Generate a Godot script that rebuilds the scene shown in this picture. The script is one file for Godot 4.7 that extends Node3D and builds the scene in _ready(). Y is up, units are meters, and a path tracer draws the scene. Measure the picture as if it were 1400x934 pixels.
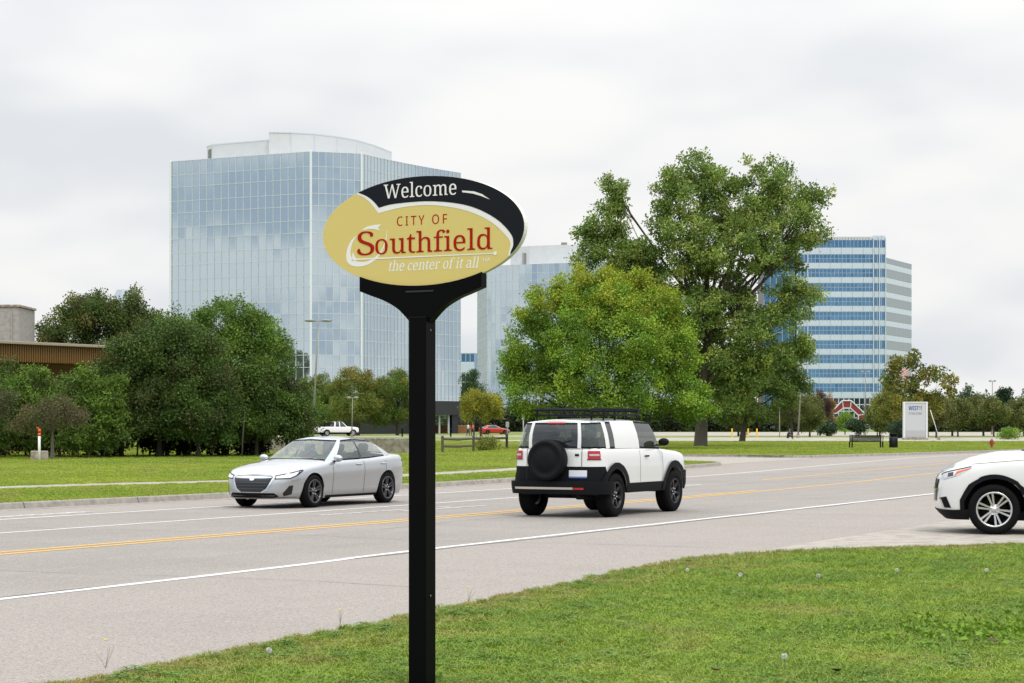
extends Node3D
# Roadside welcome sign in front of a wide road, lawns, trees and mirrored office blocks under an overcast sky.
# x right, y up, metres. The road runs 28 degrees to the right of the view; road(along, across) gives a point in its frame.

const TURN := 0.488692
const LAWN := 0.12
var rng := RandomNumberGenerator.new()
var taken := {}
var M := {}


func _ready() -> void:
	rng.seed = 20240917
	# camera: level, 70 mm lens, shifted upwards
	var cam := Camera3D.new()
	cam.name = "camera"
	cam.projection = Camera3D.PROJECTION_FRUSTUM
	cam.near = 0.1
	cam.far = 6000.0
	cam.size = 0.1 * 934.0 / 2722.0
	cam.frustum_offset = Vector2(0.0, 0.1 * 113.0 / 2722.0)
	cam.position = Vector3(0, 1.7, 0)
	add_child(cam)
	cam.current = true
	# sky
	var we := WorldEnvironment.new()
	we.name = "world_environment"
	var env := Environment.new()
	env.background_mode = Environment.BG_SKY
	var sky := Sky.new()
	var pano := PanoramaSkyMaterial.new()
	pano.panorama = overcast()
	sky.sky_material = pano
	env.sky = sky
	env.tonemap_mode = Environment.TONE_MAPPER_LINEAR
	env.tonemap_exposure = 1.0
	env.sdfgi_enabled = true
	env.ssao_enabled = true
	env.ssil_enabled = true
	we.environment = env
	add_child(we)
	# the sun behind cloud
	var sun := DirectionalLight3D.new()
	sun.name = "sun"
	sun.light_energy = 0.5
	sun.light_color = Color(1.0, 0.96, 0.9)
	sun.light_angular_distance = 14.0
	sun.shadow_enabled = true
	sun.rotation_degrees = Vector3(-58, 28, 0)
	add_child(sun)

	materials()
	ground()
	roadway()
	left_tower()
	middle_tower()
	striped_tower()
	far_buildings()
	low_building()
	trees()
	welcome_sign()
	hatchback_sedan()
	boxy_suv()
	waiting_suv()
	far_vehicles()
	street_furniture()
	people()
	grass()
	small_plants()


func overcast() -> ImageTexture:
	var w := 2048
	var h := 1024
	var im := Image.create(w, h, false, Image.FORMAT_RGBF)
	var a := FastNoiseLite.new()
	a.seed = 68
	a.noise_type = FastNoiseLite.TYPE_SIMPLEX_SMOOTH
	a.fractal_octaves = 5
	a.frequency = 1.0
	var b := FastNoiseLite.new()
	b.seed = 168
	b.fractal_octaves = 3
	b.frequency = 1.0
	for y in h:
		var el := (0.5 - (y + 0.5) / h) * PI
		var s := sin(el)
		for x in w:
			if s < -0.02:
				im.set_pixel(x, y, Color(0.3, 0.3, 0.28))
				continue
			var ph := (x + 0.5) / w * TAU
			var d := Vector3(sin(ph) * cos(el), maxf(s, 0.0), -cos(ph) * cos(el))
			var k := 1.0 / (d.y + 0.16)
			var n := a.get_noise_3d(d.x * k * 0.42, d.z * k * 0.42, d.y * 2.0 + 3.0)          # cloud decks, flattened with distance
			var m := b.get_noise_3d(d.x * 4.0 + 7.0, d.y * 13.0, d.z * 4.0)                   # puffs
			var q := b.get_noise_3d(d.x * 9.0 + 3.0, d.y * 26.0 + 9.0, d.z * 9.0) + 0.5 * a.get_noise_3d(d.x * 16.0, d.y * 40.0, d.z * 16.0 + 5.0) if s < 0.3 else 0.0   # heaps along the horizon
			var far_side := smoothstep(-0.3, 0.35, d.z)      # broken cover there, closed cover in front
			var c := smoothstep(0.1, 0.9, 0.5 + n * lerpf(0.7, 0.8, far_side) + m * 0.5 + q * lerpf(0.45, 1.1, far_side) * smoothstep(0.3, 0.0, s))
			var thin := lerpf(0.3, 1.0, smoothstep(-0.55, 0.35, b.get_noise_3d(d.x * 0.5, d.y * 0.4 + 40.0, d.z * 0.5) - d.z * -0.6))   # the cover breaks up more towards one side
			var lum := 0.885 + 0.04 * smoothstep(0.0, 0.2, s) + 1.62 * smoothstep(0.12, 0.95, s)
			var grey := Color(0.58, 0.67, 0.78).lerp(Color(0.935, 0.942, 0.952), 1.0 - thin)
			var col := grey.lerp(Color(1.05, 1.045, 1.035), c)
			im.set_pixel(x, y, Color(col.r * lum, col.g * lum, col.b * lum))
	return ImageTexture.create_from_image(im)


# ---------------------------------------------------------------- helpers

func road(al: float, ac: float, y := 0.0) -> Vector3:
	return Vector3(al * sin(TURN) + ac * cos(TURN), y, -(al * cos(TURN) - ac * sin(TURN)))


func numbered(called: String) -> String:
	var n: int = taken.get(called, 0)
	taken[called] = n + 1
	return called if n == 0 else "%s_%03d" % [called, n]


func tag(o: Node, label: String, category: String, group := "", kind := "") -> Node:
	o.set_meta("label", label)
	if category:
		o.set_meta("category", category)
	if group:
		o.set_meta("group", group)
	if kind:
		o.set_meta("kind", kind)
	return o


func thing(called: String, label: String, category: String, at := Vector3.ZERO, turn := 0.0, group := "") -> Node3D:
	var o := Node3D.new()
	o.name = numbered(called)
	add_child(o)
	o.position = at
	o.rotation.y = turn
	tag(o, label, category, group)
	return o


func put(parent: Node, called: String, mesh: Mesh, mat: Material, xf := Transform3D()) -> MeshInstance3D:
	var o := MeshInstance3D.new()
	o.name = numbered(called) if parent == self else called
	o.mesh = mesh
	o.material_override = mat
	o.transform = xf
	parent.add_child(o, true)
	return o


func done(st: SurfaceTool) -> ArrayMesh:
	st.generate_normals()
	return st.commit()


func build(parent: Node, called: String, st: SurfaceTool, mat: Material) -> MeshInstance3D:
	return put(parent, called, done(st), mat)


func stuff(o: Node) -> Node:
	o.set_meta("kind", "stuff")
	return o


func tool(smooth := false) -> SurfaceTool:
	var st := SurfaceTool.new()
	st.begin(Mesh.PRIMITIVE_TRIANGLES)
	st.set_smooth_group(0 if smooth else -1)
	return st


func tri(st: SurfaceTool, a: Vector3, b: Vector3, c: Vector3, away: Vector3) -> void:   # faces away from the point «away»
	if (b - a).cross(c - a).dot((a + b + c) / 3.0 - away) > 0.0:
		var t := b
		b = c
		c = t
	st.add_vertex(a)
	st.add_vertex(b)
	st.add_vertex(c)


func quad(st: SurfaceTool, a: Vector3, b: Vector3, c: Vector3, d: Vector3, away: Vector3) -> void:
	tri(st, a, b, c, away)
	tri(st, a, c, d, away)


func face(st: SurfaceTool, a: Vector3, b: Vector3, c: Vector3, d: Vector3) -> void:     # counter-clockwise seen from its front
	for p in [a, c, b, a, d, c]:
		st.add_vertex(p)


func box(st: SurfaceTool, at: Vector3, size: Vector3, cut := 0.0, basis := Basis()) -> void:
	var h := size / 2.0
	var o := at
	if cut <= 0.0:
		var p := []
		for i in 8:
			p.append(o + basis * Vector3(h.x * (1 if i & 1 else -1), h.y * (1 if i & 2 else -1), h.z * (1 if i & 4 else -1)))
		for f in [[0, 1, 3, 2], [4, 5, 7, 6], [0, 1, 5, 4], [2, 3, 7, 6], [0, 2, 6, 4], [1, 3, 7, 5]]:
			quad(st, p[f[0]], p[f[1]], p[f[2]], p[f[3]], o)
		return
	var c := minf(cut, minf(h.x, minf(h.y, h.z)) * 0.95)
	var q := {}
	for sx in [-1, 1]:
		for sy in [-1, 1]:
			for sz in [-1, 1]:
				q[Vector3i(sx, sy, sz)] = [o + basis * Vector3(sx * h.x, sy * (h.y - c), sz * (h.z - c)), o + basis * Vector3(sx * (h.x - c), sy * h.y, sz * (h.z - c)), o + basis * Vector3(sx * (h.x - c), sy * (h.y - c), sz * h.z)]
	for s in [-1, 1]:
		quad(st, q[Vector3i(s, -1, -1)][0], q[Vector3i(s, 1, -1)][0], q[Vector3i(s, 1, 1)][0], q[Vector3i(s, -1, 1)][0], o)
		quad(st, q[Vector3i(-1, s, -1)][1], q[Vector3i(1, s, -1)][1], q[Vector3i(1, s, 1)][1], q[Vector3i(-1, s, 1)][1], o)
		quad(st, q[Vector3i(-1, -1, s)][2], q[Vector3i(1, -1, s)][2], q[Vector3i(1, 1, s)][2], q[Vector3i(-1, 1, s)][2], o)
		for t in [-1, 1]:
			quad(st, q[Vector3i(s, t, -1)][0], q[Vector3i(s, t, 1)][0], q[Vector3i(s, t, 1)][1], q[Vector3i(s, t, -1)][1], o)
			quad(st, q[Vector3i(s, -1, t)][0], q[Vector3i(s, 1, t)][0], q[Vector3i(s, 1, t)][2], q[Vector3i(s, -1, t)][2], o)
			quad(st, q[Vector3i(-1, s, t)][1], q[Vector3i(1, s, t)][1], q[Vector3i(1, s, t)][2], q[Vector3i(-1, s, t)][2], o)
			for u in [-1, 1]:
				tri(st, q[Vector3i(s, t, u)][0], q[Vector3i(s, t, u)][1], q[Vector3i(s, t, u)][2], o)


func tube(st: SurfaceTool, path: Array, radii: Array, sides := 8, caps := true) -> void:
	var rings := []
	for i in path.size():
		var dir: Vector3 = (path[mini(i + 1, path.size() - 1)] - path[maxi(i - 1, 0)]).normalized()
		var u := dir.cross(Vector3(0.13, 0.2, 0.97) if absf(dir.z) < 0.8 else Vector3(0.97, 0.1, 0.2)).normalized()
		var v := dir.cross(u)
		var ring := []
		for k in sides:
			var t := TAU * k / sides
			ring.append(path[i] + (u * cos(t) + v * sin(t)) * float(radii[i]))
		rings.append(ring)
	for i in path.size() - 1:
		var mid: Vector3 = (path[i] + path[i + 1]) / 2.0
		for k in sides:
			var j := (k + 1) % sides
			quad(st, rings[i][k], rings[i][j], rings[i + 1][j], rings[i + 1][k], mid)
	if caps:
		for k in range(1, sides - 1):
			tri(st, rings[0][0], rings[0][k], rings[0][k + 1], path[1])
			tri(st, rings[-1][0], rings[-1][k], rings[-1][k + 1], path[-2])


func lathe(st: SurfaceTool, profile: Array, sides := 24, xf := Transform3D(), inward := false) -> void:   # profile: Vector2(radius, height), turned about y
	for i in profile.size() - 1:
		var p: Vector2 = profile[i]
		var q: Vector2 = profile[i + 1]
		for k in sides:
			var s := TAU * k / sides
			var t := TAU * (k + 1) / sides
			var a := xf * Vector3(p.x * cos(s), p.y, p.x * sin(s))
			var b := xf * Vector3(p.x * cos(t), p.y, p.x * sin(t))
			var c := xf * Vector3(q.x * cos(t), q.y, q.x * sin(t))
			var d := xf * Vector3(q.x * cos(s), q.y, q.x * sin(s))
			# outward is to the right of the profile's direction of travel (upwards: away from the axis)
			if inward:
				face(st, a, b, c, d)
			else:
				face(st, a, d, c, b)


func ellipsoid(st: SurfaceTool, at: Vector3, r: Vector3, rows := 8, cols := 12) -> void:
	for i in rows:
		for k in cols:
			var p := []
			for e in [[i, k], [i, k + 1], [i + 1, k + 1], [i + 1, k]]:
				var th: float = PI * e[0] / rows
				var ph: float = TAU * e[1] / cols
				p.append(at + Vector3(sin(th) * cos(ph), cos(th), sin(th) * sin(ph)) * r)
			quad(st, p[0], p[1], p[2], p[3], at)


func plate(st: SurfaceTool, poly: PackedVector2Array, z0: float, z1: float) -> void:     # a flat outline in x, y made z1 - z0 thick (z1 is the front)
	var t := Geometry2D.triangulate_polygon(poly)
	for i in range(0, t.size(), 3):
		var a := poly[t[i]]
		var b := poly[t[i + 1]]
		var c := poly[t[i + 2]]
		tri(st, Vector3(a.x, a.y, z1), Vector3(b.x, b.y, z1), Vector3(c.x, c.y, z1), Vector3(a.x, a.y, z0))
		tri(st, Vector3(a.x, a.y, z0), Vector3(b.x, b.y, z0), Vector3(c.x, c.y, z0), Vector3(a.x, a.y, z1))
	var ccw := not Geometry2D.is_polygon_clockwise(poly)
	for i in poly.size():
		var a := poly[i]
		var b := poly[(i + 1) % poly.size()]
		if not ccw:
			var s := a
			a = b
			b = s
		face(st, Vector3(a.x, a.y, z0), Vector3(b.x, b.y, z0), Vector3(b.x, b.y, z1), Vector3(a.x, a.y, z1))


func sheet(st: SurfaceTool, poly: PackedVector2Array, y: float) -> void:                 # a flat outline in x, z
	var t := Geometry2D.triangulate_polygon(poly)
	for i in range(0, t.size(), 3):
		tri(st, Vector3(poly[t[i]].x, y, poly[t[i]].y), Vector3(poly[t[i + 1]].x, y, poly[t[i + 1]].y), Vector3(poly[t[i + 2]].x, y, poly[t[i + 2]].y), Vector3(poly[t[i]].x, y - 1.0, poly[t[i]].y))


func road_poly(pts: Array) -> PackedVector2Array:
	var out := PackedVector2Array()
	for p in smooth2(pts):
		var v := road(p.x, p.y)
		out.append(Vector2(v.x, v.z))
	return out


func smooth2(pts: Array, closed := false) -> Array:
	return pts


func catmull(pts: Array, steps: int) -> Array:
	var out := []
	for i in pts.size() - 1:
		var p0 = pts[maxi(i - 1, 0)]
		var p1 = pts[i]
		var p2 = pts[i + 1]
		var p3 = pts[mini(i + 2, pts.size() - 1)]
		for k in steps:
			out.append(p1.cubic_interpolate(p2, p0, p3, float(k) / steps))
	out.append(pts[-1])
	return out


func table(t: Array, x: float) -> float:      # piecewise linear, eased
	if x <= t[0].x:
		return t[0].y
	for i in t.size() - 1:
		if x <= t[i + 1].x:
			return lerpf(t[i].y, t[i + 1].y, (x - t[i].x) / (t[i + 1].x - t[i].x))
	return t[-1].y


# ---------------------------------------------------------------- materials

func mat(called: String, color: Color, rough := 0.7, metal := 0.0) -> StandardMaterial3D:   # color: linear, as measured on the real thing
	var m := StandardMaterial3D.new()
	m.resource_name = called
	m.albedo_color = color.linear_to_srgb()
	m.roughness = rough
	m.metallic = metal
	M[called] = m
	return m


func noise_tex(seed_: int, freq: float, ramp: Array, size := 512, octaves := 4, kind := FastNoiseLite.TYPE_SIMPLEX_SMOOTH) -> NoiseTexture2D:
	var n := FastNoiseLite.new()
	n.seed = seed_
	n.frequency = freq
	n.noise_type = kind
	n.fractal_octaves = octaves
	var t := NoiseTexture2D.new()
	t.width = size
	t.height = size
	t.seamless = true
	t.noise = n
	if ramp:
		var g := Gradient.new()
		var offs := PackedFloat32Array()
		var cols := PackedColorArray()
		for r in ramp:
			offs.append(r[0])
			cols.append(r[1].linear_to_srgb())
		g.offsets = offs
		g.colors = cols
		t.color_ramp = g
	return t


func speckle(seed_: int, size: int, base: Color, spread: float, dark: float, light: float) -> ImageTexture:   # stones of an old road surface
	var r := RandomNumberGenerator.new()
	r.seed = seed_
	var im := Image.create(size, size, false, Image.FORMAT_RGB8)
	for y in size:
		for x in size:
			var v := 1.0 + r.randfn(0.0, spread)
			var p := r.randf()
			if p < dark:
				v *= 0.55
			elif p > 1.0 - light:
				v *= 1.45
			var w := r.randf_range(-0.015, 0.015)
			im.set_pixel(x, y, Color(base.r * v * (1.0 + w), base.g * v, base.b * v * (1.0 - w)).linear_to_srgb())
	return ImageTexture.create_from_image(im)


func world_mapped(m: StandardMaterial3D, tex: Texture2D, metres: float) -> StandardMaterial3D:
	m.albedo_color = Color.WHITE
	m.albedo_texture = tex
	m.uv1_triplanar = true
	m.uv1_world_triplanar = true
	m.uv1_scale = Vector3.ONE / metres
	return m


func detail(m: StandardMaterial3D, tex: Texture2D, metres: float) -> void:
	m.detail_enabled = true
	m.detail_blend_mode = BaseMaterial3D.BLEND_MODE_MUL
	m.detail_albedo = tex
	m.detail_uv_layer = BaseMaterial3D.DETAIL_UV_2
	m.uv2_triplanar = true
	m.uv2_world_triplanar = true
	m.uv2_scale = Vector3.ONE / metres


func lane_wear() -> ImageTexture:      # traffic polish, drips and patches of the old surface; u along 48 m, v across 48 m
	var w := 512
	var im := Image.create(w, w, false, Image.FORMAT_RGB8)
	var n := FastNoiseLite.new()
	n.seed = 91
	n.frequency = 1.0
	n.fractal_octaves = 4
	for y in w:
		var ac := -48.0 * y / w
		var lane := smoothstep(-13.4, -14.0, ac) * smoothstep(-25.2, -24.6, ac)
		var tracks := 0.0
		var drip := 0.0
		for c in [-16.0, -19.9, -23.2]:
			for s in [-0.85, 0.85]:
				tracks = maxf(tracks, exp(-pow((ac - c - s) / 0.34, 2)))
			drip = maxf(drip, exp(-pow((ac - c) / 0.25, 2)))
		for x in w:
			var a := TAU * x / w
			var r := Vector2(cos(a), sin(a)) * 7.6        # wraps round along the road
			var broad := n.get_noise_3d(r.x * 0.5, r.y * 0.5, ac * 0.22)
			var streak := n.get_noise_3d(r.x * 0.3 + 9.0, r.y * 0.3, ac * 2.4)
			var v := 1.0 - 0.085 * lane - 0.035 * tracks * lane - 0.05 * drip * lane * (0.6 + streak) + 0.085 * broad + 0.045 * streak
			im.set_pixel(x, y, Color(v, v * (1.0 + 0.012 * lane), v * (1.0 + 0.03 * lane)).clamp().linear_to_srgb())
	return ImageTexture.create_from_image(im)


func materials() -> void:
	var asphalt := mat("asphalt", Color.WHITE, 0.9)
	world_mapped(asphalt, speckle(2, 1024, Color(0.290, 0.255, 0.226), 0.15, 0.08, 0.05), 10.0)
	asphalt.detail_enabled = true
	asphalt.detail_blend_mode = BaseMaterial3D.BLEND_MODE_MUL
	asphalt.detail_albedo = lane_wear()
	asphalt.detail_uv_layer = BaseMaterial3D.DETAIL_UV_2
	var conc := mat("concrete", Color.WHITE, 0.9)
	world_mapped(conc, speckle(8, 512, Color(0.36, 0.325, 0.285), 0.06, 0.02, 0.02), 7.0)
	detail(conc, noise_tex(21, 0.02, [[0.2, Color(0.78, 0.75, 0.72)], [0.55, Color(0.97, 0.97, 0.96)], [0.8, Color(1, 1, 1)]], 512, 5), 5.0)
	var lot := mat("parking_concrete", Color.WHITE, 0.9)
	world_mapped(lot, noise_tex(31, 0.02, [[0.2, Color(0.27, 0.24, 0.2)], [0.6, Color(0.37, 0.33, 0.28)], [0.9, Color(0.42, 0.39, 0.34)]], 512, 5), 30.0)
	var kerb := mat("kerb", Color.WHITE, 0.9)
	world_mapped(kerb, noise_tex(9, 0.03, [[0.2, Color(0.2, 0.18, 0.155)], [0.6, Color(0.31, 0.28, 0.245)], [0.9, Color(0.37, 0.34, 0.3)]], 512, 5), 3.0)
	for e in [["white_line", Color(0.62, 0.61, 0.59), Color(0.4, 0.38, 0.36)], ["yellow_line", Color(0.62, 0.36, 0.055), Color(0.42, 0.28, 0.1)]]:
		var p := mat(e[0], Color.WHITE, 0.8)
		world_mapped(p, noise_tex(14, 0.05, [[0.18, e[2]], [0.38, e[1]], [1.0, e[1] * 1.06]], 512, 5), 3.0)
	world_mapped(mat("worn_paint", Color.WHITE, 0.85), noise_tex(17, 0.035, [[0.3, Color(0.28, 0.26, 0.245)], [0.55, Color(0.5, 0.48, 0.46)]], 512, 5), 3.0)
	mat("crack", Color(0.10, 0.095, 0.09), 0.95)
	var turf := mat("turf", Color.WHITE, 0.95)
	world_mapped(turf, noise_tex(4, 0.05, [[0.15, Color(0.11, 0.15, 0.024)], [0.45, Color(0.17, 0.22, 0.034)], [0.7, Color(0.225, 0.255, 0.05)], [0.95, Color(0.28, 0.26, 0.10)]], 1024, 5), 11.0)
	detail(turf, noise_tex(41, 0.01, [[0.25, Color(0.72, 0.8, 0.7)], [0.7, Color(1, 1, 0.98)]], 512, 4), 60.0)
	var soil := mat("soil", Color.WHITE, 0.95)
	world_mapped(soil, noise_tex(6, 0.06, [[0.2, Color(0.07, 0.085, 0.022)], [0.55, Color(0.12, 0.14, 0.036)], [0.85, Color(0.19, 0.17, 0.07)]], 1024, 5), 4.0)
	# leaves and grass take their own tint
	for n in ["leaf", "blade"]:
		var l := mat(n, Color.WHITE, 0.55 if n == "leaf" else 0.65)
		l.vertex_color_use_as_albedo = true
		l.cull_mode = BaseMaterial3D.CULL_DISABLED
		l.metallic_specular = 0.35
		l.backlight_enabled = true
		l.backlight = Color(0.6, 0.65, 0.35)
	world_mapped(mat("bark", Color.WHITE, 0.95), noise_tex(19, 0.05, [[0.2, Color(0.03, 0.024, 0.018)], [0.7, Color(0.11, 0.092, 0.07)]], 512, 5), 1.6)
	world_mapped(mat("grey_bark", Color.WHITE, 0.95), noise_tex(20, 0.05, [[0.2, Color(0.07, 0.062, 0.05)], [0.7, Color(0.17, 0.15, 0.125)]], 512, 5), 1.6)
	# buildings
	for i in 4:
		mat("mirror_glass_%d" % i, Color(0.52, 0.605, 0.66) * (1.0 + [0.0, 0.008, -0.008, -0.02][i]), 0.02 + 0.008 * i, 0.92)
		mat("blue_glass_%d" % i, Color(0.105, 0.235, 0.395) * (1.0 + [0.0, 0.08, -0.08, 0.15][i]), 0.05, 0.75)
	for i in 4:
		mat("dark_row_glass_%d" % i, Color(0.03, 0.045, 0.06) * (1.0 + 0.4 * i), 0.05, 0.3)  # dark glass; on the banded tower its tone stands for mirrored trees
	mat("mulch", Color(0.16, 0.085, 0.045), 0.95)
	mat("mullion", Color(0.60, 0.645, 0.68), 0.45, 0.3)
	mat("blue_mullion", Color(0.34, 0.43, 0.52), 0.45, 0.3)
	mat("drum_navy", Color(0.012, 0.014, 0.026), 0.6)
	mat("corner_trim", Color(0.72, 0.75, 0.77), 0.5)
	mat("black_panel", Color(0.012, 0.013, 0.018), 0.35)
	mat("dark_glass", Color(0.012, 0.016, 0.02), 0.05)
	world_mapped(mat("penthouse_white", Color.WHITE, 0.8), noise_tex(25, 0.02, [[0.2, Color(0.555, 0.555, 0.56)], [0.7, Color(0.585, 0.585, 0.59)]], 512, 4), 20.0)
	mat("band_white", Color(0.58, 0.65, 0.74), 0.3, 0.2)
	mat("band_grey", Color(0.33, 0.365, 0.42), 0.5, 0.1)
	world_mapped(mat("board_concrete", Color.WHITE, 0.9), noise_tex(26, 0.03, [[0.2, Color(0.27, 0.26, 0.24)], [0.7, Color(0.34, 0.325, 0.30)]], 512, 5), 5.0)
	mat("bronze_fascia", Color(0.17, 0.088, 0.022), 0.5, 0.2)
	mat("roof_edge", Color(0.33, 0.275, 0.205), 0.7)
	mat("brown_brick", Color(0.16, 0.09, 0.05), 0.9)
	mat("orange_brick", Color(0.34, 0.17, 0.075), 0.9)
	# sign
	mat("sign_gold", Color(0.655, 0.535, 0.185), 0.5)
	mat("sign_black", Color(0.012, 0.0135, 0.018), 0.35)
	mat("sign_white", Color(0.80, 0.79, 0.76), 0.5)
	mat("sign_red", Color(0.36, 0.012, 0.004), 0.6)
	mat("post_black", Color(0.003, 0.003, 0.0035), 0.4)
	for n in ["sign_gold", "sign_black", "sign_white", "sign_red"]:
		M[n].metallic_specular = 0.2
	M.post_black.metallic_specular = 0.16
	# vehicles
	for e in [["silver_paint", Color(0.45, 0.465, 0.48), 0.28, 0.75], ["white_paint", Color(0.72, 0.72, 0.705), 0.25, 0.0], ["truck_white", Color(0.78, 0.78, 0.78), 0.4, 0.0], ["red_paint", Color(0.45, 0.012, 0.012), 0.35, 0.0]]:
		var p := mat(e[0], e[1], e[2], e[3])
		p.clearcoat_enabled = true
		p.clearcoat = 1.0
		p.clearcoat_roughness = 0.04
	mat("black_trim", Color(0.0085, 0.009, 0.0105), 0.6)
	M.black_trim.metallic_specular = 0.22
	mat("gloss_black", Color(0.008, 0.008, 0.01), 0.12)
	mat("seam", Color(0.02, 0.02, 0.022), 0.8)
	mat("well", Color(0.004, 0.004, 0.004), 0.9)
	mat("tyre", Color(0.008, 0.008, 0.0085), 0.85)
	M.tyre.metallic_specular = 0.2
	mat("chrome", Color(0.72, 0.72, 0.73), 0.14, 1.0)
	mat("alloy", Color(0.66, 0.65, 0.64), 0.25, 0.9)
	mat("dark_alloy", Color(0.10, 0.10, 0.105), 0.35, 0.8)
	mat("black_alloy", Color(0.02, 0.02, 0.022), 0.4, 0.5)
	mat("seat", Color(0.035, 0.036, 0.038), 0.85)
	mat("lamp_clear", Color(0.62, 0.64, 0.66), 0.1, 0.85)
	mat("lamp_red", Color(0.42, 0.02, 0.02), 0.15)
	mat("lamp_amber", Color(0.75, 0.16, 0.05), 0.2)
	mat("plate_white", Color(0.66, 0.68, 0.72), 0.4)
	mat("plate_blue", Color(0.08, 0.17, 0.42), 0.4)
	for e in [["clear_glass", 0.16, Color(0.25, 0.32, 0.3)], ["tinted_glass", 0.72, Color(0.02, 0.025, 0.026)]]:
		var g := mat(e[0], e[2], 0.02)
		g.transparency = BaseMaterial3D.TRANSPARENCY_ALPHA
		g.albedo_color.a = e[1]
		g.metallic_specular = 0.75
	# street furniture and the rest
	mat("steel_grey", Color(0.25, 0.235, 0.21), 0.5, 0.4)
	mat("pale_pole", Color(0.42, 0.41, 0.38), 0.5, 0.2)
	mat("dark_metal", Color(0.012, 0.014, 0.012), 0.6)
	M.dark_metal.metallic_specular = 0.2
	mat("sign_board", Color(0.52, 0.53, 0.55), 0.5)
	mat("lower_board", Color(0.44, 0.44, 0.45), 0.6)
	mat("sign_side", Color(0.72, 0.72, 0.72), 0.5)
	mat("sign_blue", Color(0.035, 0.075, 0.28), 0.5)
	mat("grey_print", Color(0.10, 0.105, 0.115), 0.6)
	mat("hydrant_red", Color(0.30, 0.055, 0.03), 0.55)
	mat("safety_yellow", Color(0.80, 0.46, 0.01), 0.5)
	mat("marker_orange", Color(0.85, 0.10, 0.02), 0.5)
	mat("post_white", Color(0.76, 0.76, 0.74), 0.5)
	mat("bright_red", Color(0.62, 0.015, 0.015), 0.5)
	mat("canopy_red", Color(0.24, 0.022, 0.018), 0.6)
	mat("flag_blue", Color(0.03, 0.035, 0.12), 0.8)
	mat("flag_red", Color(0.42, 0.04, 0.045), 0.8)
	world_mapped(mat("old_wood", Color.WHITE, 0.9), noise_tex(28, 0.05, [[0.2, Color(0.06, 0.045, 0.033)], [0.8, Color(0.15, 0.12, 0.092)]], 256, 4), 1.0)
	world_mapped(mat("wall_concrete", Color.WHITE, 0.9), noise_tex(29, 0.02, [[0.2, Color(0.2, 0.165, 0.125)], [0.7, Color(0.40, 0.355, 0.29)]], 512, 5), 4.0)
	mat("skin", Color(0.22, 0.12, 0.075), 0.6)
	mat("dark_cloth", Color(0.025, 0.024, 0.04), 0.9)
	mat("white_cloth", Color(0.7, 0.7, 0.68), 0.9)
	mat("orange_cloth", Color(0.7, 0.14, 0.03), 0.9)
	mat("lime_cloth", Color(0.3, 0.7, 0.06), 0.8)
	mat("hair", Color(0.012, 0.01, 0.009), 0.7)
	var fl := mat("seed_head", Color(0.72, 0.71, 0.66), 0.9)
	fl.backlight_enabled = true
	fl.backlight = Color(0.5, 0.5, 0.5)
	mat("stem_green", Color(0.12, 0.14, 0.04), 0.7)
	mat("dead_leaf", Color(0.09, 0.05, 0.025), 0.8)
	mat("yellow_leaf", Color(0.6, 0.5, 0.06), 0.7)
	mat("flower_yellow", Color(0.75, 0.55, 0.01), 0.7)


# ---------------------------------------------------------------- ground and road

var kerb_line := [Vector2(-40, -28.6), Vector2(-10, -28.1), Vector2(12, -27.8), Vector2(30, -27.4), Vector2(38, -27.0), Vector2(45.5, -26.9), Vector2(53, -27.35), Vector2(64, -28.9), Vector2(74, -30.3), Vector2(76.6, -31.0), Vector2(78.2, -32.4), Vector2(78.9, -34.6), Vector2(79.0, -41)]
var kerb_line_far := [Vector2(95.6, -41), Vector2(95.4, -37), Vector2(94.6, -34.4), Vector2(96.2, -33.5), Vector2(99, -33.1), Vector2(105, -32.0), Vector2(113, -31.2), Vector2(122, -30.5), Vector2(160, -28.5), Vector2(230, -26), Vector2(400, -22)]
var verge_line := [Vector2(-14, -8.2), Vector2(5, -8.5), Vector2(10.2, -8.64), Vector2(12.3, -8.81), Vector2(15, -8.99), Vector2(17, -9.22), Vector2(19.4, -9.41), Vector2(21.5, -9.7), Vector2(23.1, -9.8), Vector2(24.6, -9.5), Vector2(25.6, -9.0), Vector2(27.2, -7.75), Vector2(28.5, -6.75), Vector2(30.5, -4.6), Vector2(33.5, 0), Vector2(36, 8)]


func ribbon(st: SurfaceTool, pts: Array, width: float, y: float, wobble := 0.0) -> void:
	var l := []
	for i in pts.size():
		var d: Vector2 = (pts[mini(i + 1, pts.size() - 1)] - pts[maxi(i - 1, 0)]).normalized()
		var n := Vector2(-d.y, d.x) * width / 2.0
		var w1 := 1.0 + rng.randf_range(-wobble, wobble)
		var w2 := 1.0 + rng.randf_range(-wobble, wobble)
		l.append([pts[i] + n * w1, pts[i] - n * w2])
	for i in l.size() - 1:
		var a := road(l[i][0].x, l[i][0].y, y)
		var b := road(l[i + 1][0].x, l[i + 1][0].y, y)
		var c := road(l[i + 1][1].x, l[i + 1][1].y, y)
		var e := road(l[i][1].x, l[i][1].y, y)
		quad(st, a, b, c, e, a - Vector3.UP)


func structure(called: String, st: SurfaceTool, m: Material, label: String) -> MeshInstance3D:
	var o := build(self, called, st, m)
	o.set_meta("label", label)
	o.set_meta("kind", "structure")
	return o


func dense(pts: Array, step := 1.0) -> Array:
	var out := []
	for i in pts.size() - 1:
		var n := maxi(1, int((pts[i + 1] - pts[i]).length() / step))
		for k in n:
			out.append(pts[i].lerp(pts[i + 1], float(k) / n))
	out.append(pts[-1])
	return out


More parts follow.
